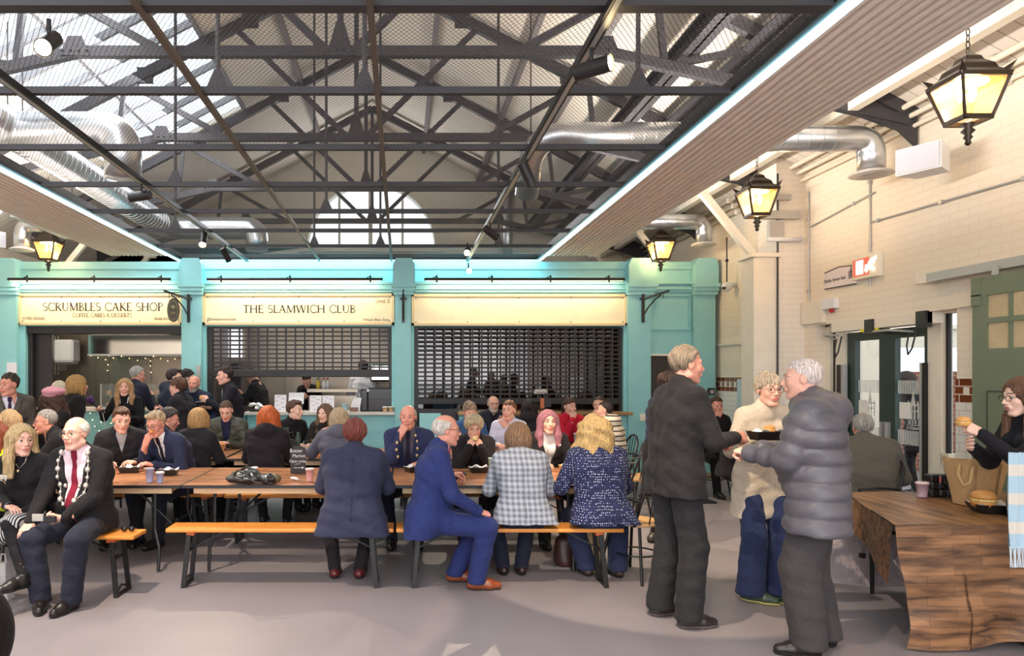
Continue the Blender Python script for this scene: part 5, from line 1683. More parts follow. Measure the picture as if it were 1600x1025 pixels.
# glass cake display on the counter
t = thing('cake_display', 'two-shelf glass display case of cakes on the counter', 'display case', (fx(205), FY, fz(637)))
z = fz(637)
x0, x1, y0, y1 = fx(157), fx(248), FY + .02, FY + .4
b = MB(); b.add([(x0, y0, z), (x1, y0, z), (x1, y0, z + .38), (x0, y0, z + .38)], [(0, 1, 2, 3)]); b.add([(x0, y0, z), (x0, y1, z), (x0, y1, z + .38), (x0, y0, z + .38)], [(0, 1, 2, 3)])
b.build('glass_front', M_glass, t)
b = MB()
for zz in (.0, .19, .375): b.box(x0, y0, z + zz, x1, y1, z + zz + .008)
b.build('glass_shelves', glass_mat('shelf_glass', (220, 226, 224), .2), t)
b = MB()
for xx in (x0, x1):
    for yy in (y0, y1): b.box(xx - .008, yy - .008, z, xx + .008, yy + .008, z + .385)
b.build('corner_posts', M_grey, t)
rr = random.Random(3)
cake_c = [(222, 178, 84), (196, 150, 110), (238, 226, 212), (120, 74, 50), (214, 160, 120), (232, 200, 140)]
cn = ['golden', 'caramel', 'cream topped', 'chocolate', 'pink iced', 'pale yellow']
plc = ['first', 'second', 'third', 'fourth', 'fifth', 'sixth']
for sh in (0, 1):
    for i in range(6):
        xx = x0 + .09 + i * (x1 - x0 - .16) / 5; c_ = rr.choice(range(6))
        b = MB(); r_ = .045 + rr.random() * .015
        b.lathe([(r_ * .9, 0), (r_, .01), (r_, .05), (r_ * .8, .065), (r_ * .3, .072)], (xx, y0 + .12, z + .19 * sh + .009), 12)
        o = b.build('cake', mat('cake_%d' % c_, cake_c[c_], rough=.7, vary=.15, vscale=60), None, True)
        tag(o, '%s cake, %s from the left on the %s shelf of the display' % (cn[c_], plc[i], 'lower' if sh == 0 else 'middle'), 'cake', 'cakes in the glass display')

# things on the sandwich counter
z = fz(643)
def menu(px0, px1, y0, y1, lab, Y=FY - .02):
    t = thing('menu_stand', lab, 'menu', (fx((px0 + px1) / 2), Y, z), 0, 'white menu boards on the sandwich counter')
    x0, x1 = fx(px0), fx(px1); zt = fz(y0)
    b = MB(); b.prism([(Y, z + .002), (Y + .012, z + .002), (Y + .05, zt), (Y + .038, zt)], x0, x1, 'YZ'); b.build('card', mat('card_lilac', (232, 226, 234), rough=.6), t)
    b = MB()
    w_ = x1 - x0; hh = zt - z
    for k, (a, c) in enumerate(((.15, .5), (.6, .85), (.1, .3), (.55, .75), (.2, .4), (.6, .9), (.3, .55))):
        zz = zt - .03 - k * hh / 8; yy = Y + (zz - z) / hh * .038 - .002
        b.box(x0 + a * w_, yy - .001, zz - .003, x0 + c * w_, yy + .001, zz + .003)
    b.build('print', M_ink, t)
menu(429, 447, 617, 642, 'lilac white menu card left of the till'); menu(484, 502, 618, 642, 'lilac white menu card just right of the till'); menu(504, 522, 618, 642, 'lilac white menu card second right of the till')
t = thing('till', 'white card till with a small receipt screen on the sandwich counter', 'till', (fx(461), FY, z))
b = MB(); b.prism([(FY + .1, z + .12), (FY + .13, z + .12), (FY + .2, z + .3), (FY + .17, z + .3)], fx(449), fx(473), 'YZ'); b.build('screen', M_white, t)
b = MB(); b.bbox(fx(456), FY, z + .001, fx(467), FY + .2, z + .17); b.build('base', M_white, t)
t = thing('chalk_sign', 'small black chalk sign in front of the till', 'chalkboard', (fx(460), FY - .06, z))
b = MB(); b.box(fx(448), FY - .07, z + .001, fx(473), FY - .05, z + .1); b.build('board', mat('slate', (52, 50, 52), rough=.7), t)
text_obj('chalk_text', 'CARDS\nWELCOME', mat('chalk', (220, 220, 220), rough=.9), t, (fx(460.5), FY - .072, z + .055), RX, .042)
t = thing('coffee_machine', 'big black coffee machine at the right end of the sandwich counter', 'coffee machine', (fx(590), FY + .2, z))
b = MB(); b.bbox(fx(563), FY + .0, z + .001, fx(575), FY + .4, z + .36, .02); b.bbox(fx(574), FY + .0, z + .001, fx(614), FY + .4, z + .38, .02); b.build('body', mat('charcoal_gloss', (46, 43, 44), rough=.25), t)
b = MB(); b.tube([(fx(575), FY - .005, z + .34), (fx(575), FY + .01, z + .34)], .022, 14); b.build('badge', M_white, t)
b = MB(); b.box(fx(577), FY - .004, z + .19, fx(612), FY + .002, z + .195); b.build('groove', mat('groove_black', (28, 26, 26)), t)  # thin near-black strip laid along the groove line
def cup(p, lab, c, r=.04, h=.1, lid=None, grp=None, name='paper_cup', bands=False):
    t = thing(name, lab, 'cup', p, 0, grp)
    b = MB(); b.lathe([(r * .72, .002), (r * .74, .006), (r, h), (r * 1.06, h), (r * 1.06, h + .004), (r * .94, h + .004), (r * .92, h - .01), (r * .6, .012)], n=20)
    b.build('cup_wall', mat('cup_%d_%d_%d' % c, c, rough=.5), t, True, world=False)
    if lid:
        b = MB(); b.lathe([(r * 1.08, h), (r * 1.1, h + .006), (r * 1.0, h + .012), (r * .92, h + .014), (r * .9, h + .008), (.005, h + .008)], n=20); b.build('lid', mat('lid_%d' % lid[0], lid, rough=.35), t, True, world=False)
    return t
cup((fx(539), FY - .02, z), 'pale blue cup of stirrers on the sandwich counter', (178, 214, 226), .05, .12)
for i, (px, st) in enumerate(((602, 0), (611, 0))):
    cup((fx(px), FY - .06, z), ['kraft tub on the counter end, left one', 'kraft tub on the counter end, right one'][i], (214, 176, 128), .045, .07, (236, 230, 224))
t = thing('paper_dispenser', 'white curved receipt printer with brown tray', 'printer', (fx(555), FY, z))
b = MB(); b.prism([(fx(548), z + .001), (fx(562), z + .001), (fx(565), z + .22), (fx(553), z + .22), (fx(549), z + .12)], FY - .04, FY + .08); b.build('hood', M_white, t)
b = MB(); b.bbox(fx(547), FY - .08, z + .001, fx(560), FY - .045, z + .07); b.build('tray', mat('tray_brown', (120, 90, 74), rough=.4), t)
# takeaway boxes with crumpled paper
t = thing('paper_pile', 'heap of white paper bags on a black tray at the counter end', 'paper bags', (fx(401), FY, z))
b = MB(); b.bbox(fx(391), FY - .08, z + .001, fx(415), FY + .1, z + .04); b.build('tray', M_blk, t)
f = Field((fx(388), FY - .1, z + .03), (fx(414), FY + .1, z + .2), .012)
rr = random.Random(5)
for i in range(16): f.ell((fx(401) + rr.uniform(-.1, .1), FY + rr.uniform(-.05, .05), z + rr.uniform(.05, .13)), (.04, .03, .02), k=.006, R=rz(rr.uniform(0, 180)) @ rx(rr.uniform(-50, 50)))
V, Q = f.mesh(); link_mesh('paper', V, Q, M_white, t)
# back bench in the sandwich kitchen with bottles and pans
t = thing('prep_bench', 'steel prep bench behind the sandwich counter', 'bench', (PX(500, 12.5), 12.7, 0))
b = MB(); b.bbox(PX(480, 12.5), 12.45, 1.36, PX(560, 12.5), 12.9, 1.42); b.box(PX(482, 12.5), 12.5, 0, PX(558, 12.5), 12.85, 1.30); b.build('body', M_ss, t)
for i, (px, c_, lab) in enumerate(((497, (206, 180, 60), 'yellow oil bottle on the steel bench'), (506, (220, 220, 224), 'left white sauce bottle with a red cap'), (512, (214, 214, 220), 'right white sauce bottle with a red cap'))):
    t = thing('sauce_bottle', lab, 'bottle', (PX(px, 12.55), 12.55, 1.42), 0, 'bottles on the prep bench')
    b = MB(); b.lathe([(.03, .002), (.032, .02), (.032, .1), (.012, .14), (.012, .16)], n=14); b.build('bottle_body', mat('bottle_%d' % c_[0], c_, rough=.2), t, True, world=False)
    b = MB(); b.lathe([(.014, .16), (.014, .19), (.006, .2)], n=12); b.build('cap', mat('cap_red' if i else 'cap_green', (170, 40, 40) if i else (60, 90, 50)), t, True, world=False)
b = MB(); b.bbox(fx(575), 12.3, 1.55, fx(612), 12.8, 1.85, .03); tag(b.build('steel_oven', mat('polished_steel', (210, 205, 198))), 'shiny steel oven above the coffee machine', 'oven')
b = MB(); b.box(fx(330), 12.8, 0, fx(350), 13.2, 1.9); tag(b.build('tall_fridge', mat('dark_panel', (44, 38, 42))), 'tall dark fridge at the left of the sandwich kitchen', 'fridge')
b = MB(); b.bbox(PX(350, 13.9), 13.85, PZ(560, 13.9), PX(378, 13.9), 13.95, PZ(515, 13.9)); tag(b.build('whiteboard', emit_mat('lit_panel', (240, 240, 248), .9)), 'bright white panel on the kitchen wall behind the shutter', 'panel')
for px, lab in ((386, 'left strip light in the sandwich kitchen'), (572, 'right strip light in the sandwich kitchen')):
    b = MB(); b.box(PX(px - 8, 13), 12.6, 2.83, PX(px + 8, 13), 13.0, 2.87); tag(b.build('strip_light', emit_mat('tube_white', (235, 240, 255), 9.0)), lab, 'strip light')

# small plates on the teal fronts
def plate(px0, px1, y0, y1, lab, m, cat, name):
    b = MB(); b.bbox(fx(px0), FY - .135 - .012, fz(y1), fx(px1), FY - .12, fz(y0)); return tag(b.build(name, m), lab, cat)
plate(18, 33, 567, 585, 'white paper notice on the far left teal pilaster', MATS.get('card_lilac'), 'notice', 'notice')
plate(311, 317, 570, 595, 'narrow grey keypad on the second teal pilaster', M_grey, 'keypad', 'keypad')
plate(996, 1006, 646, 657, 'cream socket plate on the right teal pilaster', M_cream, 'socket', 'socket_plate')
plate(624, 634, 645, 656, 'pink grey socket plate on the third teal pilaster', mat('socket_pink', (206, 190, 186)), 'socket', 'socket_plate')
t = thing('key_safe', 'small black key safe on the last teal pilaster', 'key safe', (fx(1105), FY - .13, 1.4))
b = MB(); b.bbox(fx(1100), FY - .17, fz(617), fx(1110), FY - .12, fz(606)); b.build('case', M_blk, t)
b = MB(); b.bbox(fx(1102.5), FY - .178, fz(615), fx(1108), FY - .17, fz(609)); b.build('keypad', M_grey, t)
b = MB(); b.bbox(fx(815), FY + .5, 2.66 + .9, fx(838), FY + .7, 2.66 + 1.06); tag(b.build('junction_box', M_grey), 'grey box on top of the shop units below the mesh', 'box')

# ---------------------------------------------------------------- entrance doors in the right wall
XD = 5.28
def dy(px, X=XD): return X * FPX / (px - VPX)
def dz(px, py, X=XD): return EYE - (py - VPY) * dy(px, X) / FPX
M_green = mat('dark_green_frame', (38, 58, 50), rough=.4)
b = MB()
for p0, p1 in ((1282, 1303), (1312, 1327), (1457, 1479)): b.box(XD - .05, dy(p1), 0, XD + .06, dy(p0), DZ)
b.box(XD - .05, DY0 - .1, DZ - .02, XD + .06, DY1 + .1, DZ + .1)
b.box(XD - .05, dy(1490), .78, XD + .06, dy(1478), .9)
fr = struct('door_2', b, M_cream)
b = MB()
for p0, p1 in ((1303, 1307), (1478, 1484)): b.box(XD - .008, dy(p1), 0, XD + .02, dy(p0), DZ)
b.build('sidelight_frame', M_blk, fr)
b = MB()
for p0, p1 in ((1307, 1312), (1484, 1496)): b.box(XD, dy(p1), 0, XD + .008, dy(p0), DZ)
b.build('sidelight_glass', M_glass, fr)
zd = 2.15
def leaf(p0, p1, g0, g1, nm):
    ya, yb = dy(p1), dy(p0); ga, gb = dy(g1), dy(g0)
    b = MB(); b.box(XD - .03, ya, 0, XD + .03, ga, zd); b.box(XD - .03, gb, 0, XD + .03, yb, zd); b.box(XD - .03, ga, zd - .1, XD + .03, gb, zd); b.box(XD - .03, ga, 0, XD + .03, gb, .25)
    o = b.build('door_leaf', M_green, fr)
    b = MB(); b.box(XD - .004, ga, .25, XD + .004, gb, zd - .1); b.build('glass', M_glass, o)
    return ga, gb, o
A = leaf(1328, 1391, 1340, 1378, 'l'); B = leaf(1391, 1458, 1403, 1449, 'r')
M_frost = mat('frosted_vinyl', (216, 216, 210), rough=.7)
for (ga, gb, o) in (A, B):
    for z0, z1 in ((1.46, 1.60), (.93, 1.08)):
        b = MB(); y = ga + .015
        while y < gb - .02: b.box(XD - .0065, y, z0, XD - .0045, y + .012, z1); y += .026
        b.build('manifestation_stripes', M_frost, o)
    yc = (ga + gb) / 2 - .02
    tower_logo(o, XD - .0045, yc, 1.3, .2, M_frost)
    tt = text_obj('mirrored_lettering', 'LEEK', M_frost, o, (XD - .006, yc, 1.16), (PI / 2, 0, PI / 2), .085, extrude=.0005)
    tt = text_obj('mirrored_lettering', 'MARKETS', M_frost, o, (XD - .006, yc, 1.105), (PI / 2, 0, PI / 2), .045, extrude=.0005)
    b = MB(); b.box(XD - .012, gb - .2 if o is A[2] else gb - .2, 1.2, XD - .007, gb - .04 if o is A[2] else gb - .04, 1.37)
    b.build('paper_notice', mat('paper_white', (240, 236, 230)), o)
for p, nm in ((1385, 'l'), (1393, 'r')):
    b = MB(); b.box(XD - .08, dy(p + 3), .75, XD - .03, dy(p), 1.15); b.build('pull_handle', M_grey, fr)
# push bars, black casings, operator
for p0, p1, c_ in ((1320, 1327, M_blk), (1327, 1331, M_grey), (1452, 1456, M_grey), (1456, 1458, M_blk)):
    b = MB(); b.box(XD - .1, dy(p1), .2, XD - .05, dy(p0), 1.78); b.build('finger_guard', c_, fr)
t = thing('door_operator', 'cream automatic door operator box above the glass doors', 'door operator', (XR, 7.6, 2.1))
yA, yB = dy(1308, 5.15), dy(1460, 5.15)
b = MB(); b.bbox(5.08, yB, 2.16, XD - .03, yA, 2.27); b.build('casing', M_cream, t)
b = MB(); b.box(5.06, yB - .0, 2.12, 5.13, yB + .13, 2.28); b.box(5.06, dy(1376, 5.15), 2.12, XD - .03, dy(1363, 5.15), 2.26); b.build('end_caps', M_blk, t)
b = MB(); b.tube([(5.1, yA - .1, 2.12), (5.05, yA + .12, 2.14), (5.2, yA + .1, 2.08)], .012, 8); b.tube([(5.1, dy(1375), 2.13), (5.03, dy(1425), 2.12), (5.2, dy(1440), 2.1)], .012, 8); b.build('arms', M_grey, t)
b = MB(); b.box(5.07, dy(1362, 5.15), 2.13, 5.078, dy(1355, 5.15), 2.16); b.box(5.07, dy(1384, 5.15), 2.12, 5.078, dy(1378, 5.15), 2.16); b.build('warning_tape', mat('tape_yellow', (230, 220, 30)), t)
for yy in (yA - .25, yB + .1):
    b = MB(); b.tube([(5.05, yy, 2.1), (5.04, yy + .05, 1.92), (5.05, yy + .12, 1.86), (5.08, yy + .18, 1.95), (5.1, yy + .18, 2.08)], .008, 6); b.build('cable_loop', M_blk, t)
# the street outside
b = MB(); b.box(8.9, 4, 0, 9.15, 16, 1.72); tag(b.build('brick_yard_wall', brick_mat('red_brick', (128, 70, 56), (150, 88, 68), (170, 150, 136), .22, .075, 'YZ', ms=.008, rough=.8)), 'red brick wall outside beyond the glass doors', 'wall')
b = MB(); b.box(5.6, 9.4, 0, 6.28, 9.5, 2.8); b.box(5.5, 10.3, 2.06, 8.9, 10.42, 2.32); b.box(5.5, 10.25, 2.32, 8.9, 10.45, 2.38); struct('wall_porch', b, M_cream)
b = MB()
for y in np.arange(5.5, 12, .5): b.bar((5.4, y, 2.9), (7.6, y + .25, 2.62), .05, .06)
struct('trim_porch_rafters', b, M_cream)

# green sliding door
XG = 4.93
def gy(px): return XG * FPX / (px - VPX)
def gz(px, py): return EYE - (py - VPY) * gy(px) / FPX
M_sage = mat('sage_paint', (112, 122, 100), rough=.5)
t = thing('sliding_door', 'sage green sliding door with small obscured panes at the right edge', 'sliding door', (XG, 5.6, 0))
yE = gy(1519)
b = MB()
zt = gz(1520, 435)
b.box(XG, 4.3, .03, XG + .05, yE, 1.70); b.box(XG, 4.3, zt - .16, XG + .05, yE, zt)
r1, r2, r3, r4 = gz(1541, 458), gz(1541, 497), gz(1541, 505), gz(1541, 545)
cols = [gy(1541), gy(1575), gy(1580), gy(1618), gy(1624), gy(1660)]
b.box(XG, 4.3, 1.70, XG + .05, cols[5], zt - .16)
b.box(XG, cols[0], 1.70, XG + .05, yE, zt - .16)
b.box(XG, cols[5], r3, XG + .05, cols[0], r2); b.box(XG, cols[5], 1.70, XG + .05, cols[0], r4)
if r1 < zt - .16: b.box(XG, cols[5], r1, XG + .05, cols[0], zt - .16)
for a, c in ((1, 2), (3, 4)): b.box(XG + .003, cols[c], r4 - .01, XG + .046, cols[a], r1 + .01)
b.build('door_leaf', M_sage, t)
b = MB(); b.box(XG - .012, yE - .09, zt - .24, XG, yE, zt); b.box(XG - .012, yE - .09, zt - .16, XG, yE, zt - .15); b.build('corner_plate', M_sage, t)
b = MB(); b.box(XG - .006, 4.3, 1.515, XG, yE - .16, 1.525); b.box(XG - .006, yE - .165, .3, XG, yE - .158, 1.52); b.build('panel_groove', mat('groove_dark', (64, 66, 56)), t)
mm = mat('obscured_glass', (206, 186, 150), rough=.15, bump=.6, bscale=70, vary=.1)
for a, c in ((1, 0), (3, 2), (5, 4)):
    for z0, z1 in ((r2, r1), (r4, r3)):
        b = MB(); b.box(XG + .02, cols[a], z0, XG + .03, cols[c], z1); b.build('pane', mm, t)
t = thing('sliding_rail', 'grey top rail carrying the sage green sliding door', 'rail', (XG, 5.6, 2.6))
zr = EYE + (587 - 436) * (5.02 * FPX / (1455 - VPX)) / FPX
b = MB(); b.box(4.97, 3.5, zr - .03, 5.07, 5.02 * FPX / (1440 - VPX), zr + .05); b.build('track', M_grey, t)
b = MB(); b.box(4.96, 5.02 * FPX / (1455 - VPX), zr - .035, 5.08, 5.02 * FPX / (1440 - VPX), zr + .055); b.build('end_stop', M_cream, t)
b = MB(); b.box(XG + .01, 5.95, zt - .01, XG + .03, 6.0, zr); b.build('hanger', M_grey, t)
# ---------------------------------------------------------------- tables and benches
M_top = wood_mat('table_top_wood', (158, 98, 66), (206, 150, 108), 2.2, 'X', rough=.22, distort=6)
M_apron = wood_mat('table_apron_wood', (196, 164, 126), (216, 186, 146), 4, 'X', rough=.5)
M_bench = wood_mat('bench_varnish', (206, 128, 54), (226, 152, 72), 3, 'X', rough=.3, distort=3)
M_orange = mat('orange_bracket', (196, 92, 50), rough=.45)
def make_table():
    t = thing('trestle_table', 'long wood-effect folding table, middle of the front row', 'table', (0, 0, 0), 0, 'folding tables')
    b = MB(); b.bbox(-.865, -.57, .722, .865, .57, .74, .003); b.build('tabletop', M_top, t, world=False)
    b = MB()
    for (a, c, d_, e) in ((-.87, -.575, .87, -.57), (-.87, .57, .87, .575), (-.87, -.575, -.865, .575), (.865, -.575, .87, .575)): b.box(a, c, .716, d_, e, .741)
    b.build('edge_band', M_blk, t, world=False)
    b = MB(); b.box(-.78, -.53, .665, .78, -.5, .722); b.box(-.78, .5, .665, .78, .53, .722); b.box(-.78, -.5, .68, -.75, .5, .722); b.box(.75, -.5, .68, .78, .5, .722)
    b.build('apron', M_apron, t, world=False)
    for q in (-1, 1):
        for r_ in (-1, 1):
            b = MB(); b.tube([(q * .62, r_ * .46, .7), (q * .62, r_ * .46, .35), (q * .66, r_ * .48, .2), (q * .66, r_ * .5, .01)], .015, 8); b.build('leg', M_blk, t, world=False)
        b = MB(); b.tube([(q * .62, -.46, .3), (q * .62, .46, .3)], .012, 8); b.tube([(q * .62, 0, .3), (q * .2, 0, .7)], .011, 8); b.build('leg_brace', M_blk, t, world=False)
    return t
def make_bench():
    t = thing('bench', 'orange varnished pine bench with black legs, centre front', 'bench', (0, 0, 0), 0, 'pine benches')
    b = MB(); b.bbox(-.885, -.125, .434, .885, .125, .462, .008); b.build('seat', M_bench, t, world=False)
    for q in (-1, 1):
        b = MB(); b.box(q * .7 - .03, -.1, .405, q * .7 + .03, .1, .434); b.build('bracket', M_orange, t, world=False)
        for r_ in (-1, 1):
            b = MB(); b.bar((q * .71, r_ * .095, .41), (q * .75, r_ * .11, .0), .035, .02); b.build('leg', M_blk, t, world=False)
        b = MB(); b.box(q * .75 - .012, -.12, .0, q * .75 + .012, .12, .02); b.tube([(q * .745, -.08, .04), (q * .74, 0, .07), (q * .745, .08, .04)], .008, 6)
        b.bar((q * .725, 0, .28), (q * .45, 0, .42), .02, .012); b.bar((q * .72, -.1, .28), (q * .72, .1, .28), .02, .012); b.build('brace', M_blk, t, world=False)
    return t
TFY, TBY = 6.52, 8.42
tb = make_table(); tb.location = (-.955, TFY, 0)
for x, y, lab in ((-2.70, TFY, 'long folding table at the left of the front row'), (.79, TFY, 'long folding table at the right of the front row'),
                  (-2.83, TBY, 'folding table at the left of the back row'), (-1.06, TBY, 'folding table in the middle of the back row behind the chalkboard'), (.7, TBY, 'folding table at the right of the back row')):
    dup(tb, (x, y, 0), 0, lab)
be = make_bench(); be.location = (-.945, 5.68, 0)
for x, y, r_, lab in ((.845, 5.68, 0, 'orange pine bench at the front right under the blue suit'), (-2.86, 5.47, -.05, 'orange pine bench end beside the chain wearer'),
                      (-.88, 7.24, 0, 'orange pine bench behind the middle front table'), (-2.68, 7.3, 0, 'orange pine bench behind the left front table'), (.9, 7.3, 0, 'orange pine bench behind the right front table'),
                      (-1.1, 7.62, 0, 'orange pine bench before the middle back table'), (-2.9, 7.62, 0, 'orange pine bench before the left back table'), (-1.1, 9.2, 0, 'orange pine bench on the far side of the middle back table'), (.75, 9.2, 0, 'orange pine bench on the far side of the right back table')):
    dup(be, (x, y, 0), r_, lab)

# black bentwood chairs
def make_chair():
    t = thing('bentwood_chair', 'black metal hoop-back chair with a pale wooden seat', 'chair', (0, 0, 0), 0, 'black hoop-back chairs')
    b = MB(); b.lathe([(.19, .44), (.2, .445), (.2, .46), (.19, .465)], n=24); b.build('seat', wood_mat('chair_seat_wood', (176, 136, 92), (204, 164, 116), 4, 'X') if 'chair_seat_wood' not in MATS else MATS['chair_seat_wood'], t, world=False)
    b = MB(); b.tube([(-.19, -.13, .45), (-.2, -.2, .65), (-.17, -.24, .8), (-.09, -.26, .87), (0, -.265, .885), (.09, -.26, .87), (.17, -.24, .8), (.2, -.2, .65), (.19, -.13, .45)], .012, 10); b.build('back_hoop', M_blk, t, True, world=False)
    b = MB()
    for k in (-.07, 0, .07): b.tube([(k, -.18, .46), (k * 1.1, -.255, .87)], .006, 6)
    b.tube([(-.2, -.2, .66), (-.24, -.02, .67), (-.22, .1, .65), (-.18, .15, .46)], .01, 8); b.tube([(.2, -.2, .66), (.24, -.02, .67), (.22, .1, .65), (.18, .15, .46)], .01, 8)
    b.build('spindles', M_blk, t, world=False)
    for q in (-1, 1):
        for r_ in (-1, 1):
            b = MB(); b.tube([(q * .14, r_ * .14, .44), (q * .2, r_ * .21, .0)], .013, 8); b.build('leg', M_blk, t, world=False)
    b = MB(); b.tube([(.17 * math.cos(a), .17 * math.sin(a), .2) for a in np.linspace(0, 2 * PI, 25)], .007, 6, False); b.build('foot_ring', M_blk, t, world=False)
    return t
CH = {}
ch0 = make_chair(); ch0.location = (1.93, 5.9, 0); ch0.rotation_euler = (0, 0, math.radians(35)); ch0['label'] = 'black chair with pale seat just left of the person in the black suit'
for x, y, r_, lab in ((2.63, 8.35, -130 + 180, 'black chair under the gold band wearer'), (PX(1020, 8.6), 8.6, 150, 'black hoop-back chair on the right of the striped hoodie'), (4.22, 6.5, 70, 'black chair under the grey-jacketed sitter by the doors'),
                      (PX(885, 10.1), 10.1, 160, 'black chair under the person in red'), (PX(935, 10.5), 10.5, 150, 'black chair under the dark jacket before the teal pilaster'), (PX(1110, 10.1), 10.1, 175, 'black chair under the far sitter below the tiles'), (PX(962, 9.2), 9.25, 95, 'black chair under the striped hoodie wearer'),
                      (PX(766, 10.6), 10.6, 180, 'black chair under the dark-jacketed sitter before the shutter'), (PX(825, 10.0), 10.0, 0, 'black chair under the camera operator'),
                      (-2.6, 4.95, 200, 'black chair leg seen behind the chain wearer')):
    if 'chain wearer' in lab: continue
    dup(ch0, (x, y, 0), math.radians(r_), lab)
def small_table(p, lab, w=.36):
    t = thing('cafe_table', lab, 'table', p)
    b = MB(); b.bbox(-w, -w, .715, w, w, .74); b.build('tabletop', M_blk, t, world=False)
    b = MB(); b.tube([(0, 0, .02), (0, 0, .72)], .025, 10); b.bbox(-.22, -.22, 0, .22, .22, .02); b.build('pedestal', M_blk, t, world=False)
small_table((PX(905, 9.6), 9.65, 0), 'small black cafe table in front of the person in red', .36)
small_table((3.85, 9.45, 0), 'small black cafe table between the two sitters by the tiles', .3)

# ---------------------------------------------------------------- table with the wood-print cloth
def cloth_table():
    t = thing('folding_table', 'black-framed folding table under the wood-print cloth', 'table', (4.0, 4.95, 0))
    b = MB(); b.box(3.5, 4.42, .7, 4.75, 5.5, .735); b.build('tabletop', M_white, t)
    for xx in (3.56, 4.7):
        for yy in (4.5, 5.42): b = MB(); b.tube([(xx, yy, 0), (xx, yy, .7)], .015, 8); b.build('leg', M_blk, t)
    b = MB(); b.box(3.05, 4.75, .44, 3.08, 4.78, .47); b.tube([(3.1, 5.42, .46), (4.7, 5.42, .46)], .014, 6); b.build('side_bar', M_blk, t)
cloth_table()
M_clothw = wood_mat('wood_print_cloth', (70, 48, 35), (168, 122, 84), 7.5, 'X', rough=.5, distort=1.5, planks=('X', 'Z', .34, .06))
M_clotht = wood_mat('wood_print_top', (78, 50, 34), (186, 136, 88), 6.0, 'Y', rough=.4, distort=2, planks=('Y', 'X', 1.4, .11))
A_, B_, C_, D_ = (2.98, 4.33), (3.43, 5.57), (4.95, 5.57), (4.95, 4.33)
t = thing('tablecloth', 'wood-print tablecloth hanging to the floor in front and folded short at the side', 'tablecloth', (4.0, 4.9, .75))
b = MB(); N = 20
b.sheet([[(A_[0] + (D_[0] - A_[0]) * i / N * 1.0 + (B_[0] - A_[0]) * j / 10 * (1 - i / N), A_[1] + (B_[1] - A_[1]) * j / 10, .748 + .003 * math.sin(i * .9 + j)) for j in range(11)] for i in range(N + 1)])
b.build('cloth_top', M_clotht, t, True)
b = MB(); rows = []
NX, NZ = 90, 26
for i in range(NX + 1):
    u = i / NX; row = []
    for j in range(NZ + 1):
        v = j / NZ; zz = .748 * (1 - v)
        hem = .012 + .05 * max(0, math.sin(u * 5.2 - .6)) ** 2 + (.02 if u > .5 else 0)
        zz = .748 + (hem - .748) * v
        x = A_[0] + (D_[0] - A_[0]) * u + .10 * v * (1 - u) * math.sin(v * 2.6) * (1 if u < .2 else .2)
        y = A_[1] - .004 + (-.025 * v - .05 * v * math.sin(u * 9 + .4) ** 2 - .012 * math.sin(v * 17 + 3 * math.sin(u * 3)) * (v ** .4) * .6 - .01 * v * math.sin(u * 33))
        row.append((x, y, zz))
    rows.append(row)
b.sheet(rows); b.build('cloth_front', M_clothw, t, True)
b = MB(); rows = []
for i in range(31):
    u = i / 30; x0, y0 = A_[0] + (B_[0] - A_[0]) * u, A_[1] + (B_[1] - A_[1]) * u
    drop = .36 - .12 * math.sin(u * PI * .8) - .04 * u
    rows.append([(x0 - .012 - .03 * (j / 10) - .012 * math.sin(u * 12) * (j / 10), y0, .748 - drop * j / 10) for j in range(11)])
b.sheet(rows); b.build('cloth_side', M_clothw, t, True)
t = thing('paper_cloth', 'thin pale lilac paper cloth hanging below the wood-print one', 'tablecloth', (3.4, 5.45, .5))
b = MB(); rows = []
for i in range(41):
    u = i / 40
    rows.append([(3.18 + 1.7 * u, 5.5 + .02 * math.sin(u * 24) + .012 * math.sin(j * .8 + u * 9), .62 - .58 * j / 10 + .012 * math.sin(u * 15) * (j / 10)) for j in range(11)])
b.sheet(rows); b.build('cloth_back', mat('paper_lilac', (196, 182, 184), rough=.75, bump=.4, bscale=12), t, True)

# ---------------------------------------------------------------- things on tables
TZ_ = .742
def tray(p, rot, lab, paper=True, food=None, L=.095, W_=.06, h=.05, z=None):
    t = thing('food_tray', lab, 'food tray', p, math.radians(rot), 'black food trays')
    b = MB(); o_, i_ = 1.0, .8
    def rect(s_, z_): return [(-L * s_, -W_ * s_, z_), (L * s_, -W_ * s_, z_), (L * s_, W_ * s_, z_), (-L * s_, W_ * s_, z_)]
    vs = rect(.78, .001) + rect(1, h) + rect(.96, h) + rect(.76, .006)
    fs = [(3, 2, 1, 0)] + [(k * 4 + i, k * 4 + (i + 1) % 4, (k + 1) * 4 + (i + 1) % 4, (k + 1) * 4 + i) for k in range(3) for i in range(4)] + [(12, 13, 14, 15)]
    b.add(vs, fs); b.build('box', mat('tray_black', (32, 27, 26), rough=.4), t, world=False)
    if paper:
        b = MB(); b.sheet([[(x, y, h * .75 + .012 * math.sin(x * 60 + y * 40) + (.02 if abs(y) > W_ * .8 else 0)) for y in np.linspace(-W_ * .95, W_ * .95, 7)] for x in np.linspace(-L * .92, L * .92, 9)])
        b.build('paper_lining', mat('lining_white', (236, 232, 228), rough=.7), t, True, world=False)
    return t
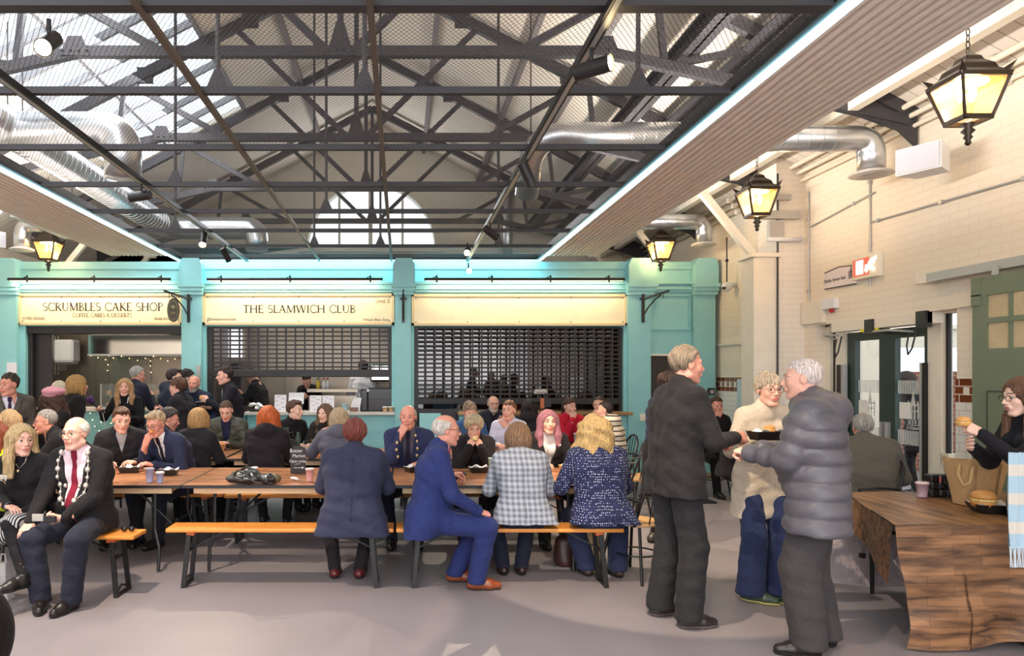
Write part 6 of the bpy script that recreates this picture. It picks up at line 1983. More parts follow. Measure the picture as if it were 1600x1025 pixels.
def burger(p, lab, s=.04, rot=0, c=(214, 150, 84)):
    t = thing('sandwich', lab, 'food', p, rot)
    b = MB(); b.lathe([(.01, -s * .5), (s * .9, -s * .5), (s, -s * .2), (s * .95, 0)], n=14); b.lathe([(s * .95, s * .15), (s, s * .35), (s * .8, s * .7), (s * .4, s * .88), (.002, s * .92)], n=14); b.build('bun', mat('bun_%d' % c[0], c, rough=.5, vary=.12, vscale=40), t, True, world=False)
    b = MB(); b.lathe([(s * .9, -.002), (s * 1.05, .0), (s * 1.02, s * .14), (s * .9, s * .16)], n=11, rot=.3); b.build('filling', mat('filling', (222, 196, 120), rough=.5, vary=.3, vscale=90), t, world=False)
def at(px, py, z=TZ_):
    Y = (EYE - z) * FPX / (py - VPY); return (PX(px, Y), Y, z)
cup(at(234, 754), 'tall lilac paper cup at the left end of the front row', (176, 178, 212), .038, .115, grp='paper cups')
cup(at(250, 755), 'shorter blue cup with white lid next to the lilac one', (150, 164, 206), .034, .085, (236, 236, 240), 'paper cups')
cup(at(484, 752), 'pale pink cup with lid beside the chalkboard', (232, 176, 176), .036, .1, (238, 214, 210), 'paper cups')
cup(at(769, 735), 'pale mint cup on the right front table', (176, 214, 198), .038, .115, None, 'paper cups')
cup((PX(900, 9.6), 9.55, .742), 'white coffee cup with lid on the small black table', (228, 224, 226), .042, .13, (240, 238, 240), 'paper cups')
cup(at(232, 740), 'kraft tub behind the lilac cup', (206, 160, 112), .045, .05)
cup(at(345, 705), 'kraft soup tub before the person in the olive jacket', (206, 160, 112), .05, .08)
cup(at(491, 700), 'orange tub on the middle back table', (232, 160, 76), .042, .1)
cup(at(880, 737), 'kraft tub in front of the zebra-striped top', (224, 190, 150), .042, .06)
cup(at(1441, 777, .752), 'mauve paper cup with cream lid on the wood-print cloth', (204, 176, 190), .042, .1, (238, 228, 214), 'paper cups')
tray(at(202, 738), 10, 'black food tray before the grey-lined black jacket')
tray(at(262, 742), 0, 'black food tray under the hand of the person in the navy suit')
tray(at(330, 712), 0, 'black food tray at the end of the left back table')
tray(at(712, 748), -4, 'black food tray held by the person in the blue suit', False)
tray(at(748, 738), 5, 'black food tray with white napkin before the sandwich eater')
tray(at(648, 737), 30, 'black food tray by the navy jacket with chain links')
tray(at(125, 738), 0, 'black food tray far left of the front table')
t = tray(at(1552, 800, .752), -8, 'large black food tray with bread on the wood-print cloth', True, L=.13, W_=.08, h=.055)
burger((at(1537, 800, .752)[0], at(1537, 800, .752)[1], .83), 'golden bread roll in the large tray', .075, 0)
# napkins
def napkin(px, py, lab, s=.05, z=TZ_):
    p = at(px, py, z); f = Field((p[0] - s * 1.4, p[1] - s * 1.4, p[2]), (p[0] + s * 1.4, p[1] + s * 1.4, p[2] + .05), .008)
    rr = random.Random(px)
    for i in range(7): f.ell((p[0] + rr.uniform(-s, s) * .7, p[1] + rr.uniform(-s, s) * .5, p[2] + .012 + rr.uniform(0, .01)), (s * .5, s * .35, .009), k=.004, R=rz(rr.uniform(0, 180)))
    V, Q = f.mesh(); o = link_mesh('napkin', V, Q, MATS['lining_white'], None, True); tag(o, lab, 'napkin')
napkin(460, 751, 'crumpled white napkin beside the pink cup'); napkin(395, 734, 'flat white lid paper behind the black handbag', .06); napkin(848, 738, 'white plate of crumbs by the boucle jacket', .06); napkin(470, 705, 'napkins on the middle back table', .07)
# chalkboard
p = at(466, 740)
t = thing('chalkboard_sign', 'small black chalkboard reading Butter Market Open today with an arrow', 'chalkboard', p)
w_, h_ = .072, .265
b = MB(); pts = [(-w_, 0.001), (w_, 0.001), (w_, h_ * .8)] + [(w_ * math.cos(a) * .999, h_ * .8 + .045 * math.sin(a)) for a in np.linspace(0, PI, 11)] + [(-w_, h_ * .8)]
b.prism([(p[0] + a, p[2] + c) for a, c in pts], p[1] - .006, p[1] + .006); b.build('board', MATS['slate'], t)
b = MB(); b.lathe([(.016, -.004), (.02, 0), (.016, .004)], (0, 0, 0), 12)
b = MB(); b.box(p[0] - .05, p[1], p[2] + .001, p[0] + .05, p[1] + .07, p[2] + .02); b.build('foot', M_apron, t)
MC = MATS['chalk']
for s_, zz, dx, sz in (('Butter', .212, -.018, .046), ('Market', .165, .008, .042), ('Open today', .115, .0, .034)):
    o = text_obj('chalk_text', s_, MC, t, (p[0] + dx, p[1] - .0075, p[2] + zz), RX, sz, extrude=.0005)
b = MB(); b.bar((p[0] - .03, p[1] - .008, p[2] + .088), (p[0] + .02, p[1] - .008, p[2] + .092), .001, .003); b.bar((p[0] - .04, p[1] - .008, p[2] + .055), (p[0] + .04, p[1] - .008, p[2] + .055), .001, .004)
b.prism([(p[0] + .035, p[2] + .043), (p[0] + .055, p[2] + .056), (p[0] + .035, p[2] + .068)], p[1] - .009, p[1] - .007); b.build('chalk_arrow', MC, t)
# glossy black handbag lying on the table
M_pat = mat('patent_black', (22, 20, 22), rough=.12, bump=.5, bscale=16, coat=.5)
p = at(398, 757)
t = thing('handbag', 'glossy black handbag slumped on the middle front table', 'handbag', p)
f = Field((p[0] - .3, p[1] - .2, p[2]), (p[0] + .3, p[1] + .2, p[2] + .18), .009)
f.ell((p[0] - .08, p[1], p[2] + .05), (.16, .1, .045), k=.01); f.ell((p[0] - .07, p[1] + .02, p[2] + .085), (.12, .08, .04), k=.02); f.ell((p[0] + .1, p[1] + .02, p[2] + .05), (.1, .08, .04), k=.02)
X_, Y_, Z_ = f.grids(); f.F = np.maximum(f.F + .006 * np.sin(60 * X_ + 40 * Z_) * np.sin(50 * Y_ + 20 * X_), p[2] + .001 - Z_)
V, Q = f.mesh(); link_mesh('bag_body', V, Q, M_pat, t, True)
for k, pts in enumerate(([(-.16, -.06, .09), (-.12, -.09, .13), (-.05, -.09, .1), (.0, -.09, .04), (.06, -.1, .03), (.12, -.07, .02)], [(-.12, .0, .12), (-.06, -.03, .15), (.02, -.06, .13), (.08, -.09, .06), (.14, -.08, .015), (.18, -.03, .015)])):
    b = MB(); b.tube([(p[0] + a, p[1] + c, p[2] + d_) for a, c, d_ in pts], .008, 8); b.build('strap', M_pat, t, True)
b = MB(); b.tube([(p[0] - .1 + .035 * math.cos(a), p[1] - .07, p[2] + .1 + .02 * math.sin(a)) for a in np.linspace(0, 6.3, 13)], .004, 6); b.build('buckle', M_grey, t)
f = Field((p[0] + .1, p[1] - .05, p[2]), (p[0] + .26, p[1] + .09, p[2] + .12), .009)
f.ell((p[0] + .17, p[1] + .02, p[2] + .05), (.05, .045, .042), k=0)
V, Q = f.mesh(); tag(link_mesh('brown_pouch', V, Q, mat('pouch_olive', (88, 72, 46), rough=.6), None, True), 'rounded olive brown pouch against the black handbag', 'pouch')
# handbag on the back table and bottle, laptop-like green box
p = at(453, 712)
t = thing('handbag', 'black leather handbag with a raised handle behind the chalkboard', 'handbag', p)
f = Field((p[0] - .17, p[1] - .12, p[2]), (p[0] + .17, p[1] + .12, p[2] + .22), .01)
f.ell((p[0], p[1], p[2] + .09), (.125, .07, .1), k=0); X_, Y_, Z_ = f.grids(); f.F = np.maximum(f.F, p[2] + .002 - Z_)
V, Q = f.mesh(); link_mesh('bag_body', V, Q, mat('leather_black', (30, 32, 34), rough=.35), t, True)
b = MB(); b.tube([(p[0] - .05, p[1], p[2] + .17), (p[0] - .045, p[1], p[2] + .25), (p[0] + .03, p[1], p[2] + .27), (p[0] + .05, p[1], p[2] + .17)], .007, 8); b.build('handle', MATS['leather_black'], t, True)
p = at(466, 702); b = MB(); b.lathe([(.035, .001), (.037, .01), (.037, .15), (.02, .18), (.02, .21)], p, 16); tag(b.build('flask', mat('flask_green', (40, 66, 60), rough=.35), None, True), 'dark green drinks flask on the middle back table', 'flask')
p = at(441, 700); b = MB(); b.bbox(p[0] - .06, p[1] - .02, p[2] + .002, p[0] + .09, p[1] + .02, p[2] + .26, .01); tag(b.build('green_box', mat('box_green', (36, 56, 44), rough=.5)), 'dark green box standing behind the black leather handbag', 'box')
# bags on the right table
p = at(1480, 776, .752)
t = thing('handbag', 'black woven handbag with a red and white tag', 'handbag', p)
b = MB()
for i in range(5):
    for j in range(3):
        b.bbox(p[0] - .15 + i * .06, p[1] - .045 - (.006 if (i + j) % 2 else 0), p[2] + .004 + j * .055, p[0] - .092 + i * .06, p[1] + .045, p[2] + .056 + j * .055, .012)
b.build('woven_body', mat('woven_leather', (28, 26, 28), rough=.3), t)
b = MB(); b.tube([(p[0] - .1, p[1], p[2] + .16), (p[0] - .04, p[1] - .06, p[2] + .1), (p[0] + .02, p[1] - .07, p[2] + .02), (p[0] + .12, p[1] - .05, p[2] + .01)], .008, 8); b.build('strap', M_blk, t, True)
b = MB(); b.box(p[0] - .1, p[1] - .06, p[2] + .11, p[0] - .09, p[1] - .054, p[2] + .16); b.build('tag', mat('tag_pink', (220, 120, 120)), t)
M_jute = mat('jute_bag', (206, 168, 120), rough=.85, bump=.4, bscale=90, vary=.06, vscale=50)
p = at(1533, 790, .752)
t = thing('tote_bag', 'tan jute shopping bag standing open on the wood-print cloth', 'bag', p)
rows = []
for j in range(15):
    v_ = j / 14; wx = .125 + .055 * v_; wy = .07 + .045 * v_
    ring = []
    for i in range(49):
        a = 2 * PI * i / 48; cx_, sy_ = math.cos(a), math.sin(a)
        e = .45
        ring.append((p[0] + wx * math.copysign(abs(cx_) ** e, cx_) * (1 + .03 * math.sin(5 * a) * v_), p[1] + .05 + wy * math.copysign(abs(sy_) ** e, sy_) * (1 + .05 * math.sin(3 * a + 2) * v_), p[2] + .003 + .31 * v_ + .012 * v_ * math.sin(3 * a + 1)))
    rows.append(ring)
b = MB(); b.sheet(rows); b.build('bag_body', M_jute, t, True)
for xx, sd in ((-.06, 1), (.08, 1)):
    b = MB(); b.bar((p[0] + xx, p[1] - .035, p[2] + .01), (p[0] + xx * 1.2, p[1] - .075, p[2] + .3), .022, .006, (0, 1, 0)); b.build('seam_band', M_jute, t)
b = MB(); b.tube([(p[0] - .16, p[1] - .02, p[2] + .29), (p[0] - .2, p[1] - .05, p[2] + .22), (p[0] - .19, p[1] - .08, p[2] + .15), (p[0] - .15, p[1] - .09, p[2] + .17), (p[0] - .12, p[1] - .08, p[2] + .28)], .011, 8); b.build('handle', M_jute, t, True)
b = MB(); b.sheet([[(p[0] + x, p[1] + .04 + y, p[2] + .29 + .02 * math.sin(9 * x)) for y in np.linspace(-.07, .07, 4)] for x in np.linspace(-.16, .0, 6)]); b.build('dark_lining', M_blk, t)
# bags on the floor
def sackbag(p, s, m, lab, name='tote_bag', cat='bag', handle=True, rot=0.2):
    t = thing(name, lab, cat, p)
    f = Field((p[0] - s[0] * 1.4, p[1] - s[1] * 1.6, 0), (p[0] + s[0] * 1.4, p[1] + s[1] * 1.6, s[2] * 1.15), .012)
    for q in (-1, 1):
        f.cap((p[0] + q * s[0] * .6, p[1], s[1] * .8), (p[0] + q * s[0] * .5, p[1], s[2] - s[1]), s[1], s[1] * .8, k=.1)
    f.cap((p[0], p[1], s[1] * .8), (p[0], p[1], s[2] - s[1]), s[1] * 1.1, s[1] * .8, k=.1)
    X_, Y_, Z_ = f.grids(); f.F = np.maximum(f.F + .006 * np.sin(30 * X_ + 12 * Z_), .003 - Z_)
    V, Q = f.mesh(); link_mesh('bag_body', V, Q, m, t, True)
    if handle:
        b = MB(); b.tube([(p[0] - s[0] * .4, p[1], s[2] * .92), (p[0] - s[0] * .3, p[1], s[2] * 1.15), (p[0] + s[0] * .3, p[1], s[2] * 1.15), (p[0] + s[0] * .4, p[1], s[2] * .92)], .009, 8); b.build('handle', m, t, True)
sackbag((PX(886, 6.25), 6.25, 0), (.09, .06, .26), mat('leather_brown', (62, 36, 30), rough=.45), 'small dark brown leather bag on the floor under the right table', 'handbag', 'handbag')
sackbag((PX(916, 6.2), 6.05, 0), (.10, .06, .38), mat('canvas_tan', (172, 146, 110), rough=.9, bump=.3, bscale=80), 'tan canvas tote leaning on the floor beside the jeans', handle=False)
t = thing('carrier_bag', 'white carrier bag with a looped handle at the left edge of the floor', 'bag', (PX(9, 5.3), 5.3, 0))
b = MB(); b.prism([(PX(-12, 5.3), .18), (PX(14, 5.3), .18), (PX(18, 5.3), .0), (PX(-12, 5.3), .0)], 5.25, 5.35); b.prism([(PX(-12, 5.3), .18), (PX(12, 5.3), .18), (PX(12, 5.3), .27), (PX(-12, 5.3), .27)], 5.27, 5.33); b.build('bag_body', M_white, t)
b = MB(); b.tube([(PX(0, 5.3), 5.3, .26), (PX(2, 5.3), 5.3, .33), (PX(8, 5.3), 5.3, .33), (PX(10, 5.3), 5.3, .26)], .006, 6); b.build('handle', M_white, t, True)
f = Field((-2.25, 3.2, 0), (-1.7, 3.8, .72), .014)
f.ell((-2.13, 3.5, .38), (.22, .2, .27), k=0); f.ell((-2.2, 3.5, .2), (.13, .15, .2), k=.08)
V, Q = f.mesh(); tag(link_mesh('dark_backpack', V, Q, cloth('backpack_dark', (30, 22, 22)), None, True), 'rounded dark bag cropped by the bottom left corner', 'backpack')
t = thing('sunglasses', 'dark folded sunglasses on the left bench end', 'sunglasses', (PX(204, 5.5), 5.45, .463))
b = MB()
for q in (-1, 1): b.sphere((PX(204, 5.5) + q * .028, 5.45, .486), .024, 12, 8, .8)
b.tube([(PX(204, 5.5) - .05, 5.45, .49), (PX(204, 5.5) - .05, 5.52, .48), (PX(204, 5.5) + .05, 5.5, .48)], .004, 6); b.build('frame', mat('sun_frame', (30, 22, 20), rough=.2), t, True)
# video camera on a tripod
cx_, cy_ = PX(846, 9.7), 9.7
t = thing('video_camera', 'black video camera with a furry grey microphone and wooden grip', 'video camera', (cx_, cy_, 0))
def czz(py): return PZ(py, cy_)
b = MB(); b.bbox(cx_ - .02, cy_ - .06, czz(636), cx_ + .12, cy_ + .06, czz(622)); b.tube([(cx_ - .02, cy_, czz(627)), (cx_ - .13, cy_, czz(627))], .035, 16); b.bbox(cx_ + .03, cy_ - .03, czz(622), cx_ + .06, cy_ + .03, czz(614)); b.build('camera_body', M_blk, t)
b = MB(); b.bbox(cx_ - .03, cy_ - .075, czz(638), cx_ + .025, cy_ - .06, czz(622)); b.build('wooden_grip', mat('grip_wood', (176, 96, 56), rough=.5), t)
f = Field((cx_ - .2, cy_ - .1, czz(622)), (cx_ + .12, cy_ + .1, czz(604)), .007); f.cap((cx_ - .07, cy_, czz(612)), (cx_ + .05, cy_, czz(612)), .035, .036, k=0); X_, Y_, Z_ = f.grids(); f.F = f.F + .005 * np.sin(120 * X_) * np.sin(110 * Z_ + 40 * Y_)
V, Q = f.mesh(); link_mesh('furry_microphone', V, Q, mat('fur_grey', (188, 180, 176), rough=.95, bump=.8, bscale=150), t, True)
b = MB(); b.tube([(cx_ + .04, cy_, czz(637)), (cx_ + .07, cy_, czz(650)), (cx_ + .1, cy_, .9)], .03, 10)
b.tube([(cx_ + .1, cy_, 1.0), (cx_ - .1, cy_ - .2, 0.02)], .014, 8); b.tube([(cx_ + .1, cy_, 1.0), (cx_ + .35, cy_ - .1, 0.02)], .014, 8); b.tube([(cx_ + .1, cy_, 1.0), (cx_ + .1, cy_ + .3, 0.02)], .014, 8); b.build('tripod', M_blk, t)
# ---------------------------------------------------------------- cloth patterns
def tweed_mat():
    m = mat('tweed_check', (140, 146, 158), rough=.9, bump=.3, bscale=120)
    t = NT(m)
    tc = t.new('ShaderNodeTexCoord'); sp = t.new('ShaderNodeSeparateXYZ'); t.link(tc, 'Object', sp, 'Vector')
    def wave(axis, f, off=0):
        a = t.new('ShaderNodeMath', operation='MULTIPLY'); t.link(sp, axis, a, 0); a.inputs[1].default_value = f
        s_ = t.new('ShaderNodeMath', operation='SINE'); t.link(a, 0, s_, 0); return s_
    def addn(a, b, op='ADD'):
        n = t.new('ShaderNodeMath', operation=op); t.link(a, 0, n, 0)
        if isinstance(b, float): n.inputs[1].default_value = b
        else: t.link(b, 0, n, 1)
        return n
    big = addn(addn(wave('X', 150), wave('Z', 150)), .12, 'MULTIPLY')
    fine = addn(addn(wave('X', 640), wave('Z', 640), 'MULTIPLY'), .3, 'MULTIPLY')
    tot = addn(big, fine); r = t.new('ShaderNodeValToRGB')
    r.color_ramp.elements[0].position = .0; r.color_ramp.elements[0].color = lin((58, 64, 84)); r.color_ramp.elements[1].position = .55; r.color_ramp.elements[1].color = lin((168, 174, 186))
    sh = addn(tot, .3); t.link(sh, 0, r, 'Fac'); t.link(r, 'Color', t.b, 'Base Color'); return m
def boucle_mat():
    m = mat('boucle_navy', (44, 50, 92), rough=.95, bump=.8, bscale=140)
    t = NT(m); tc = t.new('ShaderNodeTexCoord'); mp = t.new('ShaderNodeMapping'); mp.inputs['Scale'].default_value = (66, 66, 50); t.link(tc, 'Object', mp, 'Vector')
    vo = t.new('ShaderNodeTexVoronoi'); vo.inputs['Scale'].default_value = 1.0; vo.inputs['Randomness'].default_value = .35; t.link(mp, 'Vector', vo, 'Vector')
    r = t.new('ShaderNodeValToRGB'); r.color_ramp.interpolation = 'CONSTANT'
    r.color_ramp.elements[0].position = 0; r.color_ramp.elements[0].color = lin((206, 210, 226)); r.color_ramp.elements[1].position = .24; r.color_ramp.elements[1].color = lin((46, 54, 104))
    e = r.color_ramp.elements.new(.5); e.color = lin((30, 34, 66))
    t.link(vo, 'Distance', r, 'Fac'); t.link(r, 'Color', t.b, 'Base Color'); return m
def stripe_mat(name, c1, c2, f, duty=.25, axis='Z'):
    m = mat(name, c1, rough=.9, bump=.2); t = NT(m); tc = t.new('ShaderNodeTexCoord'); sp = t.new('ShaderNodeSeparateXYZ'); t.link(tc, 'Object', sp, 'Vector')
    a = t.new('ShaderNodeMath', operation='MULTIPLY'); t.link(sp, axis, a, 0); a.inputs[1].default_value = f
    fr_ = t.new('ShaderNodeMath', operation='FRACT'); t.link(a, 0, fr_, 0)
    r = t.new('ShaderNodeValToRGB'); r.color_ramp.interpolation = 'CONSTANT'
    r.color_ramp.elements[0].color = lin(c2); r.color_ramp.elements[1].position = duty; r.color_ramp.elements[1].color = lin(c1)
    t.link(fr_, 0, r, 'Fac'); t.link(r, 'Color', t.b, 'Base Color'); return m
def spots_mat(name, c1, c2, s):
    m = mat(name, c1, rough=.8); t = NT(m); tc = t.new('ShaderNodeTexCoord'); vo = t.new('ShaderNodeTexVoronoi'); vo.inputs['Scale'].default_value = s; t.link(tc, 'Object', vo, 'Vector')
    r = t.new('ShaderNodeValToRGB'); r.color_ramp.interpolation = 'CONSTANT'; r.color_ramp.elements[0].color = lin(c2); r.color_ramp.elements[1].position = .28; r.color_ramp.elements[1].color = lin(c1)
    t.link(vo, 'Distance', r, 'Fac'); t.link(r, 'Color', t.b, 'Base Color'); return m
M_tweed, M_boucle = tweed_mat(), boucle_mat()
M_stripe = stripe_mat('stripe_knit', (226, 214, 196), (52, 46, 52), 16.0, .26)
M_geo = stripe_mat('geometric_print', (214, 210, 208), (30, 28, 30), 60.0, .55, 'X')
M_floral = spots_mat('floral_print', (40, 30, 34), (150, 110, 110), 26.0)
M_puff = mat('puffer_nylon', (86, 84, 92), rough=.42, bump=.2, bscale=30, vary=.05, sheen=.05, spec=.4)
M_wax = mat('waxed_cotton', (66, 58, 50), rough=.55, bump=.25, bscale=14, vary=.12)
M_olive = mat('olive_nylon', (62, 64, 54), rough=.45, bump=.25, bscale=14, vary=.1)
BK = (32, 30, 34)
def ride(info, name, pts_xt, r, m, out=.006, closed=False):
    b = MB(); b.tube([info['surf'](x, t_, out) for x, t_ in pts_xt], r, 6, True)
    return b.build(name, m, info['root'], True, world=False)
def wrist_band(info, q, c):
    a = info['arms'][0 if q < 0 else 1]; p = a[3]; d = a[4][:, 1]
    b = MB(); b.tube([tuple(p - d * .006), tuple(p + d * .012)], .031, 16); b.build('wristband', mat('band_%d_%d_%d' % c, c, rough=.4), info['root'], True, world=False)
W1 = (226, 222, 224)

# ---- the two sitters at the front left
P = person('seated person in dark red tie and silver chain of office, facing the camera', PX(133, 5.45), 5.48, 172, H=1.74, w=1.2, belly=.08, lean=7, curve=10, head=(-6, 4, 0),
           armR=(.19, .40, .60), armL=(-.03, .34, .63), hdR=(-.1, .9, -.35), hdL=(.8, .35, -.1), pnL=(0, -.5, 1), pnR=(0, .2, -1), handR='relax', handL='grip', jowl=.012, skin='pink', hair=('balding', (214, 208, 200)),
           top=dict(kind='jacket', c=(32, 29, 32), V=.10, vb=-.02, shirt=(230, 206, 214), tie=(122, 30, 50), hem=.16), bottom=dict(c=(38, 40, 54), loose=.02), shoes=(26, 22, 22), glasses=(110, 92, 80), v=.0095,
           footL=(-.14, .42, 0), footR=(.09, .42, 0), footyaw=(-8, 30))
P['root']['label'] = 'seated person in dark red tie and silver chain of office, facing the camera'
M_silver = mat('silver_chain', (216, 208, 196), rough=.25, metal=.75)
path = [(.145 * (1 - u ** 1.6) ** .6 * (1 if q else -1), .5 - .44 * u) for q in (0,) for u in np.linspace(0, 1, 10)]
ctr = [(-.105, .52), (-.12, .46), (-.122, .40), (-.12, .34), (-.112, .28), (-.095, .225), (-.07, .18), (-.04, .145), (0, .125), (.04, .145), (.07, .18), (.095, .225), (.112, .28), (.12, .34), (.122, .40), (.12, .46), (.105, .52)]
ctr2 = [(-.06, .275), (-.03, .26), (0, .255), (.03, .26), (.06, .275)]
ride(P, 'chain_cord', ctr, .004, M_silver)
for i, (x, t_) in enumerate(ctr + ctr2):
    q = P['surf'](x, t_, .008); b = MB(); b.sphere((q[0], q[1], q[2]), .021 if i % 2 == 0 else .015, 8, 6, 1.15); b.build('chain_medallion', M_silver, P['root'], True, world=False)
q = P['surf'](0, .06, .012); b = MB(); b.lathe([(.001, -.045), (.022, -.035), (.032, 0), (.022, .035), (.001, .045)], tuple(q), 18, sy=.25); b.build('badge_pendant', mat('badge_gold', (206, 186, 140), rough=.3, metal=.7), P['root'], True, world=False)
hx = P['hand'](-1, .09, .02)
t = thing('wallet', 'open black wallet in the hands of the chain wearer', 'wallet', hx)
b = MB(); b.bbox(hx[0] - .10, hx[1] - .05, hx[2] + .0, hx[0] - .02, hx[1] - .035, hx[2] + .05); b.build('flap', mat('wallet_silver', (170, 165, 160), rough=.3), t); b = MB(); b.bbox(hx[0] - .02, hx[1] - .05, hx[2] - .01, hx[0] + .07, hx[1] - .03, hx[2] + .035); b.build('case', M_blk, t)

P = person('seated person in black with butterfly brooch, legs crossed, looking towards the chain wearer', PX(44, 5.45), 5.5, 178, H=1.6, w=1.12, sex='f', bust=.02, lean=8, curve=10, head=(48, 4, 0), hair=('long', (190, 160, 116)), skin='pink',
           armL=(-.05, .26, .62), armR=(.02, .28, .70), hdL=(.8, .2, -.1), hdR=(-.85, .2, -.1), pnL=(0, 0, -1), pnR=(0, 0, -1), top=dict(kind='sweater', c=(30, 27, 30), hem=.05), bottom=dict(kind='tights', c=(30, 28, 32), skirt=(30, 28, 30), skirtm=M_geo),
           shoes=(28, 26, 28), v=.0095, footR=(.05, .42, 0), footL=(-.22, .50, .17), kneeL=(.5, .3, 1), footyaw=(-25, 5))
q = P['surf'](.10, .33, .008); b = MB()
for a in (-1, 1): b.lathe([(.001, -.022), (.016, 0), (.018, .02), (.001, .03)], (q[0] + a * .016, q[1], q[2]), 8, sy=.2)
b.build('butterfly_brooch', M_silver, P['root'], world=False)
ride(P, 'necklace', [(-.055, .5), (-.04, .45), (0, .40), (.04, .45), (.055, .5)], .0025, M_silver)
q = P['surf'](0, .385, .008); b = MB(); b.sphere(q, .013, 8, 6); b.build('pendant', MATS['badge_gold'], P['root'], True, world=False)
wrist_band(P, 1, (110, 112, 116))

person('person in a lime green top cropped by the left edge, back turned', PX(-14, 6.3), 6.3, 10, H=1.55, sex='f', head=(-20, 5, 0), hair=('curlylong', (132, 62, 38)), top=dict(kind='sweater', c=(196, 210, 40)), bottom=dict(c=BK), v=.014, seat=.44)
person('person in a beige hooded coat at the left edge, back to the camera', PX(12, 6.95), 6.95, 20, H=1.66, sex='f', hair=('long', (190, 158, 118)), top=dict(kind='coat', c=(206, 188, 162), hood=True), bottom=dict(c=BK), v=.014, armL='table', armR='table')
P = person('person in black eating with one hand, seated right behind the chain wearer', PX(112, 7.3), 7.3, 118, H=1.73, w=1.1, lean=14, curve=16, head=(0, 6, 0), armL='mouth', armR=(.2, .3, .8), handL='pinch', hair=('crew', (150, 145, 142)), skin='ruddy', glasses=(120, 90, 80),
           top=dict(kind='jacket', c=BK, V=.03, vb=.1, shirt=(60, 50, 50)), bottom=dict(c=BK), v=.012)
person('person standing in a brown waxed jacket at the far left edge', PX(14, 7.7), 7.7, 212, sit=False, H=1.68, w=1.25, head=(-50, 5, 0), lean=4, armL=(-.1, .28, 1.0), armR='hang', hair=('short', (56, 42, 36)), skin='ruddy', top=dict(kind='coat', m=M_wax, V=.07, vb=.3, shirt=(226, 222, 236), tie=(60, 40, 70), hem=.2, collar=False), bottom=dict(c=(40, 38, 40)), v=.012)
person('person in a light blue sweater bending forward at the far left', PX(44, 8.6), 8.6, 75, sit=False, H=1.72, w=1.2, lean=32, curve=14, head=(0, 20, 0), armL='chest', armR='chest', hair=('crew', (110, 98, 88)), skin='ruddy', top=dict(kind='sweater', c=(108, 132, 176), shirt=(230, 232, 238)), bottom=dict(c=(40, 42, 56)), v=.014)
person('person in a pink beret and dark coat, seen from behind', PX(76, 7.85), 7.85, 0, sit=False, H=1.48, w=1.05, sex='f', hair=('curlylong', (74, 48, 36)), beret=(214, 150, 164), top=dict(kind='coat', c=(36, 30, 32)), bottom=dict(c=BK), v=.013, armL='belly', armR='belly', hscale=1.12)
person('person in a pale patterned top standing before the dark cake shop pillar', PX(88, 9.9), 9.9, 5, sit=False, H=1.58, sex='f', hair=('bob', (226, 212, 190)), top=dict(kind='sweater', m=spots_mat('pale_print', (206, 208, 214), (90, 100, 120), 40), hem=.1), bottom=dict(c=BK), v=.016)
person('person in a plain black top being interviewed, turned towards the microphone', PX(107, 8.7), 8.7, -34, sit=False, H=1.66, w=1.1, sex='f', head=(-12, 0, 0), hair=('bob', (176, 134, 82)), top=dict(kind='sweater', c=(28, 25, 28), hem=.25), bottom=dict(c=BK), v=.012, armL='hang', armR='hang', hscale=1.05)
P = person('person in a navy blazer edged in yellow at the cake counter', PX(205, 10.6), 10.6, -22, sit=False, H=1.8, w=1.1, head=(-38, 10, 0), hair=('short', (170, 166, 162)), skin='ruddy', glasses=(60, 50, 50), top=dict(kind='jacket', c=(38, 40, 56), V=.05), bottom=dict(c=BK), v=.014, armL='belly', armR='chest')
b = MB(); nb = P['NB']; b.tube([tuple(nb + np.array([.03, -.1, -.01])), tuple(nb + np.array([-.07, -.07, -.01])), tuple(nb + np.array([-.125, -.11, -.06])), tuple(nb + np.array([-.13, -.13, -.14])), tuple(nb + np.array([-.09, -.15, -.2]))], .01, 6); b.build('yellow_trim', mat('trim_yellow', (214, 206, 120)), P['root'], True, world=False)
P = person('person in black with a white lanyard, holding out a microphone', PX(200, 9.7), 9.7, 180, sit=False, H=1.62, sex='f', bust=.02, head=(12, 2, 0), hair=('long', (176, 138, 96)), skin='pink', armR=(.24, .30, 1.20), hdR=(.35, .5, .5), handR='grip', armL='belly', handL='relax', top=dict(kind='sweater', c=(26, 23, 26), hem=.12), bottom=dict(c=BK), v=.012)
ride(P, 'lanyard', [(-.06, .5), (-.05, .42), (-.01, .24), (0, .2), (.01, .24), (.05, .42), (.06, .5)], .007, mat('lanyard_white', (220, 220, 228)), .005)
hp_ = P['hand'](1, .06, .02)
t = thing('microphone', 'purple foam-covered microphone held out by the lanyard wearer', 'microphone', hp_)
h2 = Vector(hp_); d_ = Vector((-.62, -.1, .72)).normalized()
b = MB(); b.tube([tuple(h2 - d_ * .08), tuple(h2 + d_ * .12)], .016, 10); b.build('handle', M_blk, t)
b = MB(); c_ = h2 + d_ * .16; b.sphere(tuple(c_), .048, 14, 10); b.tube([tuple(c_ - d_ * .06), tuple(c_ - d_ * .01)], .036, 14); b.build('foam_cover', mat('foam_purple', (82, 42, 104), rough=.8), t, True)
b = MB(); b.tube([tuple(h2 - d_ * .08), (hp_[0] + .1, hp_[1], hp_[2] - .25), (hp_[0] + .2, hp_[1], hp_[2] - .6), (hp_[0] + .15, hp_[1] + .1, .75)], .005, 6); b.build('cable', M_grey, t, True)
person('person in a navy hooded jacket facing right by the cake counter', PX(258, 10.1), 10.1, -70, sit=False, H=1.76, w=1.0, head=(-5, 4, 0), hair=('quiff', (50, 38, 34)), skin='pale', top=dict(kind='coat', c=(38, 42, 60), hood=True, hem=.15), bottom=dict(c=BK), v=.013, armL='hang', armR='belly')
